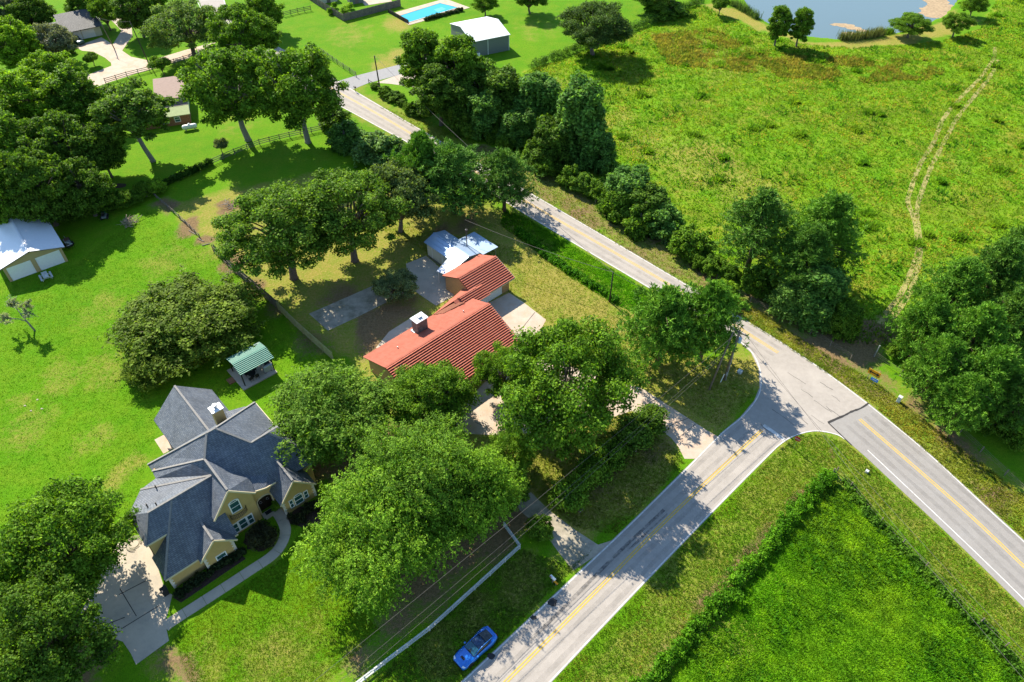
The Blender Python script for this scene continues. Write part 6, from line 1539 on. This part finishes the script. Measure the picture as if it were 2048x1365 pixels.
rail_fence('wire_fence', 'low wire fence along the lush field beside the newer highway', ppoly([(1672, 945), (1700, 975), (1760, 1046), (1850, 1135), (1960, 1246), (2060, 1346)]), 3.6, 1.0, (.5, .95), WOODG, .1, .02, .02)
board_fence('board_fence', 'dark weathered board fence enclosing the garden left of the pool', ppoly([(598, -14), (640, 14), (688, 43), (745, 28), (802, 13)]), 1.9, WOODG)
board_fence('board_fence', 'dark low board fence at the near end of the pool', ppoly([(777, 26), (818, 49)]), 1.1, WOODD)
board_fence('board_fence', 'broken weathered board fence leaning along the side of the back yard', ppoly([(428, 503), (470, 545), (515, 582), (558, 620)]), 1.5, WOODG, lean=.18, ragged=.08)
board_fence('board_fence', 'yellow green treated board fence between the pavilion lawn and the red house', ppoly([(558, 620), (590, 652), (625, 684), (668, 722)]), 1.7, WOODT)
rail_fence('rail_fence', 'collapsing rail fence with fallen rails at the edge of the back yard', ppoly([(303, 388), (335, 415), (372, 448), (400, 476)]), 2.2, .8, (.3, .7), WOODG)
for i, (x0, y0, x1, y1) in enumerate(((378, 462, 392, 470), (395, 478, 408, 484), (360, 440, 372, 446), (404, 492, 420, 488))):
    p, q = at(x0, y0), at(x1, y1)
    setp(MB().bar((p.x, p.y, .06), (q.x, q.y, .06), .14, .1).build('fallen_rail', WOODG), ['fallen timber nearest the upper broken fence, second in line', 'fallen timber third from the upper fence corner', 'fallen timber closest to the upper fence corner', 'fallen timber touching the leaning board fence'][i], 'timber', 'fallen timbers by the broken fences')

# ------------------------------------------------------------------ utility poles and lines
def pole(x, y, top, H, r, name, label, m, arms=True, extra=None):
    b = at(x, y); t = thing(name, label, 'utility pole', b)
    MB().tube([(0, 0, -.2), (top[0] * .5, top[1] * .5, H * .5), (top[0], top[1], H)], [r, r * .85, r * .68], 10).build('shaft', m, t, smooth=True)
    if arms:
        MB().bar((top[0] - .75, top[1] + .7, H - .35), (top[0] + .75, top[1] - .7, H - .35), .09, .11).build('crossarm', m, t)
        for k in (-1, 1, 0): MB().tube([(top[0] + .65 * k, top[1] - .6 * k, H - .28), (top[0] + .65 * k, top[1] - .6 * k, H - .08)], .05, 8).build('insulator', STEEL, t)
    return t, Vector((b.x + top[0], b.y + top[1], H))
P1, p1t = pole(1449, 760, (.05, -.1), 9.6, .20, 'utility_pole', 'main utility pole with transformer on the grass corner of the junction', WOODP)
MB().lathe([(.24, 0), (.25, .05), (.25, .72), (.2, .8)], 14, (.42, -.1, 7.4)).build('transformer', mat('blue_grey_enamel', (.33, .45, .52), .5), P1)
MB().tube([(.12, -.16, .1), (.12, -.16, 5.5)], .05, 6).build('conduit', STEEL, P1)
MB().box(-.12, .1, -.28, -.18, 1.2, 1.7).build('meter_box', STEEL, P1)
P2, p2t = pole(1418, 780, (1.75, 1.75), 9.3, .15, 'brace_pole', 'leaning brace pole beside the main utility pole', WOODP, arms=False)
P3, p3t = pole(1219, 604, (0, 0), 5.9, .13, 'utility_pole', 'dark utility pole standing alone in the roadside ditch', POLED, arms=False)
P4, p4t = pole(760, 178, (-.3, 0), 7.7, .17, 'utility_pole', 'dark utility pole beside the barn driveway', POLED, arms=False)
P5, p5t = pole(297, 126, (-1.6, 1.2), 9.5, .14, 'utility_pole', 'dark leaning utility pole on the lawn beside the lane', POLED, arms=False)
P6, p6t = pole(229, 98, (-1.5, .6), 7.5, .14, 'utility_pole', 'grey utility pole between the far driveway and the gravel lane', WOODP)
for x, y in ((1431, 764), (1440, 762)): pass
b = at(1441, 765); t = thing('guy_marker', 'white plastic guy marker at the foot of the main utility pole', 'marker', b); MB().tube([(0, 0, 0), (.35, .35, 1.3)], .06, 8).build('sleeve', WHITE, t)
def wire(p, q, sag, r, label):
    pts = []
    for i in range(25):
        f = i / 24; x = p.lerp(q, f); x.z -= sag * 4 * f * (1 - f); pts.append(x)
    setp(MB().tube(pts, r, 5, False).build('power_line', WIRE), label, 'power line')
e1 = at(520, 1450, 8.8)
wire(p1t, e1, .5, .018, 'uppermost overhead line from the main pole to the bottom left')
wire(p1t + Vector((.1, -.1, -1.6)), at(575, 1450, 7.2), .7, .016, 'middle overhead line from the main pole to the bottom left')
wire(p1t + Vector((.1, -.1, -2.2)), at(600, 1452, 6.7), .75, .018, 'lowest overhead line from the main pole to the bottom left')
wire(p1t + Vector((.6, -.5, -.1)), at(2100, 1420, 8.2), .8, .018, 'overhead line crossing the junction towards the right, nearer the street')
wire(p1t + Vector((-.6, .5, -.1)), at(2140, 1400, 8.2), .8, .018, 'overhead line crossing the junction towards the right, nearer the pines')
wire(p1t + Vector((0, 0, -.2)), p3t, .6, .018, 'overhead line between the main pole and the pole in the ditch')
wire(p3t, at(930, 440, 6.2), .5, .03, 'overhead line from the ditch pole to the carport mast')
wire(p3t, p4t, 1.2, .03, 'long overhead line beside the highway to the barn driveway pole')
wire(p5t, p6t, .5, .02, 'overhead line between the two poles by the lane')

# ------------------------------------------------------------------ signs, boxes, mailboxes
def sign_obj(x, y, rz, name, label): return thing(name, label, 'sign', at(x, y), rz)
YSIGN = mat('sign_yellow', (.75, .33, .01), .5); RSIGN = mat('sign_red', (.35, .02, .02), .5); BSIGN = mat('sign_blue', (.03, .20, .62), .5); SBACK = mat('sign_back', (.10, .035, .035), .5, metal=.2)
t = sign_obj(1741, 762, math.radians(-46), 'arrow_sign', 'yellow two way arrow sign facing the junction under the pines')
MB().box(-.85, .85, -.03, 0, 1.1, 2.0).build('panel', YSIGN, t)
ar = MB(); ar.vpoly([(-.75, -.035, 1.55), (-.4, -.035, 1.85), (-.4, -.035, 1.65), (.4, -.035, 1.65), (.4, -.035, 1.85), (.75, -.035, 1.55), (.4, -.035, 1.25), (.4, -.035, 1.45), (-.4, -.035, 1.45), (-.4, -.035, 1.25)], (0, -.006, 0)); ar.build('arrow', BLACKP, t)
for x in (-.55, .55): MB().box(x - .03, x + .03, 0, .06, 0, 2.0).build('post', STEEL, t)
t = sign_obj(1744, 770, math.radians(-46), 'blue_sign', 'small blue sign just below the yellow arrow sign')
MB().box(-.5, .5, -.03, 0, .75, 1.25).build('panel', BSIGN, t); MB().box(-.3, .3, -.036, -.03, .95, 1.05).build('legend', WHITE, t); MB().box(-.03, .03, 0, .06, 0, 1.2).build('post', STEEL, t)
t = sign_obj(1587, 898, math.radians(-40), 'stop_sign', 'red stop sign at the corner of the side street, on a leaning post')
oc = [(.42 * math.cos(math.radians(22.5 + 45 * k)), .0, 1.95 + .42 * math.sin(math.radians(22.5 + 45 * k))) for k in range(8)]
MB().vpoly(oc, (0, .03, 0)).build('panel', RSIGN, t)
def text(parent, body, loc, size, m, rot):
    cu = bpy.data.curves.new('lettering', 'FONT'); cu.body = body; cu.size = size; cu.align_x = 'CENTER'; cu.align_y = 'CENTER'; cu.extrude = .004
    tmp = bpy.data.objects.new('tmp', cu); C.objects.link(tmp)
    me = bpy.data.meshes.new_from_object(tmp.evaluated_get(bpy.context.evaluated_depsgraph_get())); me.name = 'lettering'
    bpy.data.objects.remove(tmp); o = link('lettering', me, m, parent); o.location = loc; o.rotation_euler = rot; return o
text(t, 'STOP', (0, -.012, 1.95), .27, WHITE, (math.pi / 2, 0, 0))
MB().tube([(0, .04, 0), (0, .04, 2.0)], .035, 6).build('post', mat('post_green', (.25, .36, .10), .6), t)
def cabinet(x, y, w, h, name, label, rz=.77, cat='utility box'):
    t = thing(name, label, cat, at(x, y), rz)
    MB().box(-w / 2, w / 2, -w / 2, w / 2, .04, h).build('casing', mat('pale_green_grey', (.50, .56, .52), .5), t, bevel=.03)
    MB().box(-w / 2 - .04, w / 2 + .04, -w / 2 - .04, w / 2 + .04, h, h + .06).build('lid', RAILW, t); MB().box(-w / 2 - .05, w / 2 + .05, -w / 2 - .05, w / 2 + .05, 0, .04).build('pad', CONC2, t)
cabinet(1796, 804, .45, 1.0, 'utility_pedestal', 'pale utility pedestal on the far verge right of the arrow sign')
cabinet(1479, 746, .55, .35, 'utility_box', 'low white utility box on the grass right of the main pole')
cabinet(1733, 945, .3, .3, 'utility_box', 'tiny white box in the grass beside the newer highway')
MAILW = mat('mailbox_white', (.62, .66, .68), .4)
def mailbox(x, y, rz, m, label, accent=None):
    t = thing('mailbox', label, 'mailbox', at(x, y), rz)
    MB().box(-.05, .05, -.05, .05, 0, 1.0).build('post', WOODG, t)
    prof = [(-.14, 0), (.14, 0), (.14, .16)] + [(.14 * math.cos(a_), .16 + .13 * math.sin(a_)) for a_ in np.linspace(0, math.pi, 8)] + [(-.14, .16)]
    MB().vpoly([(-.35, y_, 1.0 + z_) for y_, z_ in prof], (.7, 0, 0)).build('box', m, t)
    MB().box(.1, .3, .145, .16, 1.12, 1.34).build('flag', accent or RSIGN, t)
mailbox(1105, 1166, math.radians(134), MAILW, 'white mailbox with yellow flag beside the side street')
p = at(1105, 1170); t = thing('newspaper_tube', 'yellow newspaper holder under the white mailbox', 'box', (p.x + .35, p.y - .1, 0), math.radians(134)); MB().tube([(-.25, 0, .7), (.25, 0, .7)], .11, 8).build('tube', YSIGN, t); MB().box(-.04, .04, -.04, .04, 0, .6).build('post', WOODG, t)
mailbox(711, 184, math.radians(-47), BLACKP, 'black mailbox at the corner of the barn driveway')
t = thing('gate_post', 'tall grey steel gate post where the meadow track meets the verge', 'post', at(1748, 714)); MB().tube([(0, 0, 0), (.2, .2, 2.0)], .07, 8).build('shaft', STEEL, t); MB().lathe([(.09, 0), (.09, .05)], 10, (.2, .2, 2.0)).build('cap', STEEL, t)
b = at(1663, 952); t = thing('corner_post', 'grey corner post at the tip of the lush field hedge', 'post', b); MB().tube([(0, 0, 0), (0, 0, 1.5)], .09, 8).build('shaft', WOODG, t); MB().bar((0, 0, 1.1), (.9, -.9, .1), .08, .08).build('brace', WOODG, t)

# ------------------------------------------------------------------ blue coupe
PAINT = mat('blue_car_paint', (.010, .15, .56), .3, metal=.2, var=.03, coat=.6, spec=.5)
CGLASS = mat('car_glass', (.006, .012, .018), .12, var=.1, spec=.5)
ROOFB = mat('dark_blue_roof', (.008, .03, .085), .3, var=.05, coat=.3)
b = at(951, 1301)
car = thing('blue_car', 'bright blue coupe with dark roof parked on the grass beside the side street', 'car', (b.x, b.y, 0), math.radians(44 + 180))
def loft(sections, name, m, parent, smooth=True):
    n = len(sections[0]); mb = MB(); vs = [p for s in sections for p in s]; fs = []
    for i in range(len(sections) - 1):
        for k in range(n - 1): fs.append((i * n + k, i * n + k + 1, (i + 1) * n + k + 1, (i + 1) * n + k))
    fs.append(tuple(reversed(range(n)))); fs.append(tuple((len(sections) - 1) * n + k for k in range(n)))
    mb.add(vs, fs); return mb.build(name, m, parent, smooth=smooth)
def body_sec(x, w, zb, zs, zt):
    return [(x, -w * .9, zb), (x, -w, zb + .12), (x, -w * 1.01, zs - .12), (x, -w * .95, zs), (x, -w * .72, zt - .02), (x, -w * .3, zt + .012), (x, 0, zt + .02), (x, w * .3, zt + .012), (x, w * .72, zt - .02), (x, w * .95, zs), (x, w * 1.01, zs - .12), (x, w, zb + .12), (x, w * .9, zb)]
body = loft([body_sec(2.40, .62, .30, .58, .62), body_sec(2.33, .78, .22, .64, .70), body_sec(2.1, .90, .18, .72, .80), body_sec(1.6, .955, .18, .80, .90), body_sec(1.0, .955, .18, .84, .96), body_sec(.55, .92, .18, .87, .98), body_sec(0, .905, .18, .88, .98),
             body_sec(-.7, .95, .18, .90, 1.0), body_sec(-1.3, 1.0, .18, .95, 1.02), body_sec(-1.8, .98, .2, .97, 1.04), body_sec(-2.15, .90, .26, .94, 1.03), body_sec(-2.36, .80, .34, .88, .97), body_sec(-2.42, .70, .42, .80, .88)], 'body', PAINT, car)
body.modifiers.new('smooth', 'SUBSURF').render_levels = 2
WSHIELD = mat('windshield_glass', (.015, .075, .12), .1, var=.1, spec=.6)
for nm, xa, za, wa, xb, zb, wb, mm in (('windshield', .80, 1.0, .70, .06, 1.345, .60, WSHIELD), ('rear_window', -1.0, 1.365, .56, -1.98, 1.075, .50, CGLASS)):
    MB().slab([(xa, -wa, za), (xa + .03 * (1 if xa > 0 else -1), 0, za + .04), (xa, wa, za), (xb, wb, zb), (xb, 0, zb + .045), (xb, -wb, zb)], .03).build(nm, mm, car)
def cab(x, wb, zb, wt, zt): return [(x, -wb, zb), (x, -wt * 1.02, zt - .07), (x, -wt * .85, zt), (x, 0, zt + .03), (x, wt * .85, zt), (x, wt * 1.02, zt - .07), (x, wb, zb)]
loft([cab(.78, .74, .95, .70, .99), cab(.30, .78, .95, .66, 1.20), cab(.02, .80, .95, .62, 1.32), cab(-.4, .81, .95, .61, 1.37), cab(-.9, .80, .96, .60, 1.34), cab(-1.4, .76, .98, .57, 1.22), cab(-1.95, .62, 1.0, .52, 1.05)], 'cabin_glass', CGLASS, car)
loft([[(.06, -.58, 1.325), (.06, 0, 1.365), (.06, .58, 1.325), (.06, .58, 1.30), (.06, 0, 1.33), (.06, -.58, 1.30)], [(-.4, -.585, 1.385), (-.4, 0, 1.425), (-.4, .585, 1.385), (-.4, .585, 1.35), (-.4, 0, 1.38), (-.4, -.585, 1.35)], [(-.95, -.57, 1.35), (-.95, 0, 1.395), (-.95, .57, 1.35), (-.95, .57, 1.32), (-.95, 0, 1.35), (-.95, -.57, 1.32)]], 'roof', ROOFB, car)
for s in (-1, 1):
    MB().tube([(.74, s * .735, 1.0), (.05, s * .665, 1.31), (-.4, s * .655, 1.375), (-.95, s * .64, 1.335), (-1.5, s * .60, 1.20), (-2.0, s * .58, 1.055)], .032, 6).build('roof_rail', PAINT, car, smooth=True)
    MB().tube([(.75, s * .8, 1.0), (-.2, s * .84, 1.01), (-1.5, s * .82, 1.03)], .02, 6).build('belt_trim', BLACKP, car)
    mr_ = MB().box(.42, .62, s * .98 - .1, s * .98 + .1, .96, 1.10).build('mirror', PAINT, car, bevel=.04)
    MB().vpoly([(2.16, s * .52, .74), (2.06, s * .86, .74), (2.22, s * .80, .70), (2.33, s * .58, .70)], (0, 0, .02)).build('headlight', TANKW, car)
    for k in range(3): MB().box(-2.44, -2.40, s * (.42 + .12 * k) - .04, s * (.42 + .12 * k) + .04, .68, .86).build('tail_light', RSIGN, car)
    for x in (1.42, -1.35):
        w = MB(); w.tube([(x, s * .74, .34), (x, s * .96, .34)], .34, 20); w_ = w.build('wheel', RUBBER, car, smooth=False)
        MB().tube([(x, s * .955, .34), (x, s * .975, .34)], .23, 16).build('rim', IRON, w_)
        arch_ = MB(); arch_.tube([(x + .40 * math.cos(a_), s * .95, .34 + .40 * math.sin(a_)) for a_ in np.linspace(0, math.pi, 12)], .035, 6); arch_.build('wheel_arch', BLACKP, car)
    MB().tube([(2.2, s * .55, .78), (1.2, s * .6, .965)], .02, 5).build('hood_crease', PAINT, car)
MB().box(1.55, 1.78, -.24, .24, .885, .935).build('hood_vent', BLACKP, car)
MB().box(2.36, 2.425, -.5, .5, .36, .56).build('grille', BLACKP, car)
MB().box(-2.3, -2.18, -.7, .7, 1.04, 1.07).build('spoiler', PAINT, car)
MB().tube([(.80, -.7, .99), (.83, 0, 1.0), (.80, .7, .99)], .03, 6).build('wiper_cowl', BLACKP, car)

# ------------------------------------------------------------------ small things on the lawns
# dark green car by the far garage
b = at(156, 86); GC = thing('green_car', 'dark green pickup parked before the left white garage door', 'car', b, math.radians(-40))
PG = mat('green_car_paint', (.015, .06, .045), .3, var=.05, coat=.6)
loft([body_sec(2.4, .8, .3, .8, .86), body_sec(2.1, .92, .25, .9, .98), body_sec(1.0, .95, .25, .95, 1.05), body_sec(0, .95, .25, .98, 1.05), body_sec(-1.4, .95, .25, 1.0, 1.05), body_sec(-2.4, .9, .3, .95, 1.0)], 'body', PG, GC)
loft([cab(.9, .8, 1.0, .7, 1.1), cab(.3, .82, 1.0, .68, 1.55), cab(-.8, .82, 1.0, .68, 1.58), cab(-1.3, .8, 1.0, .65, 1.2)], 'cabin_glass', CGLASS, GC)
MB().box(-.8, .3, -.62, .62, 1.58, 1.63).build('roof', PG, GC, bevel=.02)
for x in (1.5, -1.5):
    for s in (-1, 1): MB().tube([(x, s * .75, .36), (x, s * .97, .36)], .36, 14).build('wheel', RUBBER, GC)
# brush pile
def brush(x, y, r, n, name, label, m, seed, L=(1.0, 2.4)):
    R = random.Random(seed); b = at(x, y); o = thing(name, label, 'brush pile', b)
    for k in range(n):
        a_ = R.uniform(0, 6.28); c_ = Vector((R.uniform(-r, r) * .7, R.uniform(-r, r) * .7, R.uniform(.1, .7))); l_ = R.uniform(*L) / 2
        d = Vector((math.cos(a_), math.sin(a_), R.uniform(-.25, .25))) * l_
        p, q = c_ - d, c_ + d; p.z = max(p.z, .03); q.z = max(q.z, .03)
        MB().tube([p, q], [R.uniform(.02, .07), .015], 5).build('branch', m, o)
    return o
PALEB = mat('pale_dead_wood', (.34, .26, .18), .9, var=.3)
brush(262, 448, 1.7, 46, 'brush_pile', 'pile of pale cut branches and brush on the left lawn', PALEB, 5)
brush(457, 412, 1.6, 26, 'ash_pile', 'grey heap of burnt branches at the top of the back yard', GREYBARK, 6, (.8, 1.8))
brush(468, 545, 1.2, 18, 'stick_pile', 'litter of sticks beside the broken board fence', PALEB, 8, (.6, 1.6))
brush(1110, 540, .1, 1, 'stick', 'single stick lying in the ditch grass', WOODG, 9) if False else None
# boat trailer by the garage
b = at(138, 490); tr = thing('boat_trailer', 'dark cluttered trailer with frame beside the tan garage', 'trailer', b, math.radians(39 + 90))
MB().box(-1.6, 1.2, -.55, .55, .5, .75).build('bed', BLACKP, tr); MB().bar((1.2, 0, .55), (2.4, 0, .45), .1, .1).build('tongue', STEEL, tr)
for s in (-1, 1): MB().tube([(-.3, s * .6, .32), (-.3, s * .8, .32)], .32, 14).build('wheel', RUBBER, tr)
MB().tube([(-1.0, .4, .75), (-1.4, .5, 2.1)], .05, 6).build('mast', STEEL, tr); MB().tube([(-1.2, -.4, .75), (-1.4, .5, 1.6)], .05, 6).build('strut', RAILW, tr); MB().tube([(-1.5, .5, .75), (-1.5, -.5, .9)], .06, 6).build('strut', RAILW, tr)
MB().box(-1.2, -.2, -.4, .3, .75, 1.05).build('engine', GREYM, tr, bevel=.05); MB().box(.1, .9, -.45, .45, .75, .95).build('box', RUST, tr, bevel=.03)
b = at(210, 436); mw = thing('riding_mower', 'riding mower parked at the edge of the left wood', 'mower', b, 1.9)
MB().box(-.8, .7, -.4, .4, .3, .65).build('chassis', GREYM, mw, bevel=.05); MB().box(.1, .8, -.3, .3, .65, .95).build('hood', mat('mower_green', (.02, .10, .04), .4), mw, bevel=.05); MB().box(-.5, -.1, -.25, .25, .7, .8).build('seat', BLACKP, mw, bevel=.04); MB().box(-.15, -.08, -.25, .25, .8, 1.2).build('backrest', BLACKP, mw) ; MB().box(-.6, .3, -.65, .65, .15, .3).build('deck', BLACKP, mw)
for x, r_ in ((-.55, .3), (.6, .22)):
    for s in (-1, 1): MB().tube([(x, s * .42, r_), (x, s * .62, r_)], r_, 12).build('wheel', RUBBER, mw)
# beds
blob('mulch_bed', 523, 1078, 1.9, SOILR, .008, .8, 20)
blob('mulch_bed', 206, 1292, 1.5, SOILR, .008, .9, 16)
sheet('mulch_bed', ppoly([(345, 1195), (478, 1106), (492, 1118), (362, 1206)]), .008, SOILR)
blob('mulch_bed', 240, 372, 1.4, SOILR, .008, .6, 16)
blob('mulch_bed', 122, 126, 1.6, CONC2, .010, .6, 16)
blob('mulch_bed', 610, 1035, 2.4, SOILR, .008, .6, 16)
# flagstones and leaf litter on the left lawn
for k, (x, y) in enumerate(((50, 812), (75, 800), (84, 818), (62, 822))):
    b = at(x, y); R_ = random.Random(k); setp(MB().prism([(b.x + .2 * math.cos(a_) * R_.uniform(.6, 1.1), b.y + .15 * math.sin(a_) * R_.uniform(.6, 1.1)) for a_ in np.linspace(0, 5.6, 7)], 0, .05).build('stepping_stone', CONC3), ['leftmost pale stone on the left lawn', 'topmost pale stone on the left lawn', 'rightmost pale stone on the left lawn', 'lowest pale stone on the left lawn'][k], 'stone', 'stones on the left lawn')
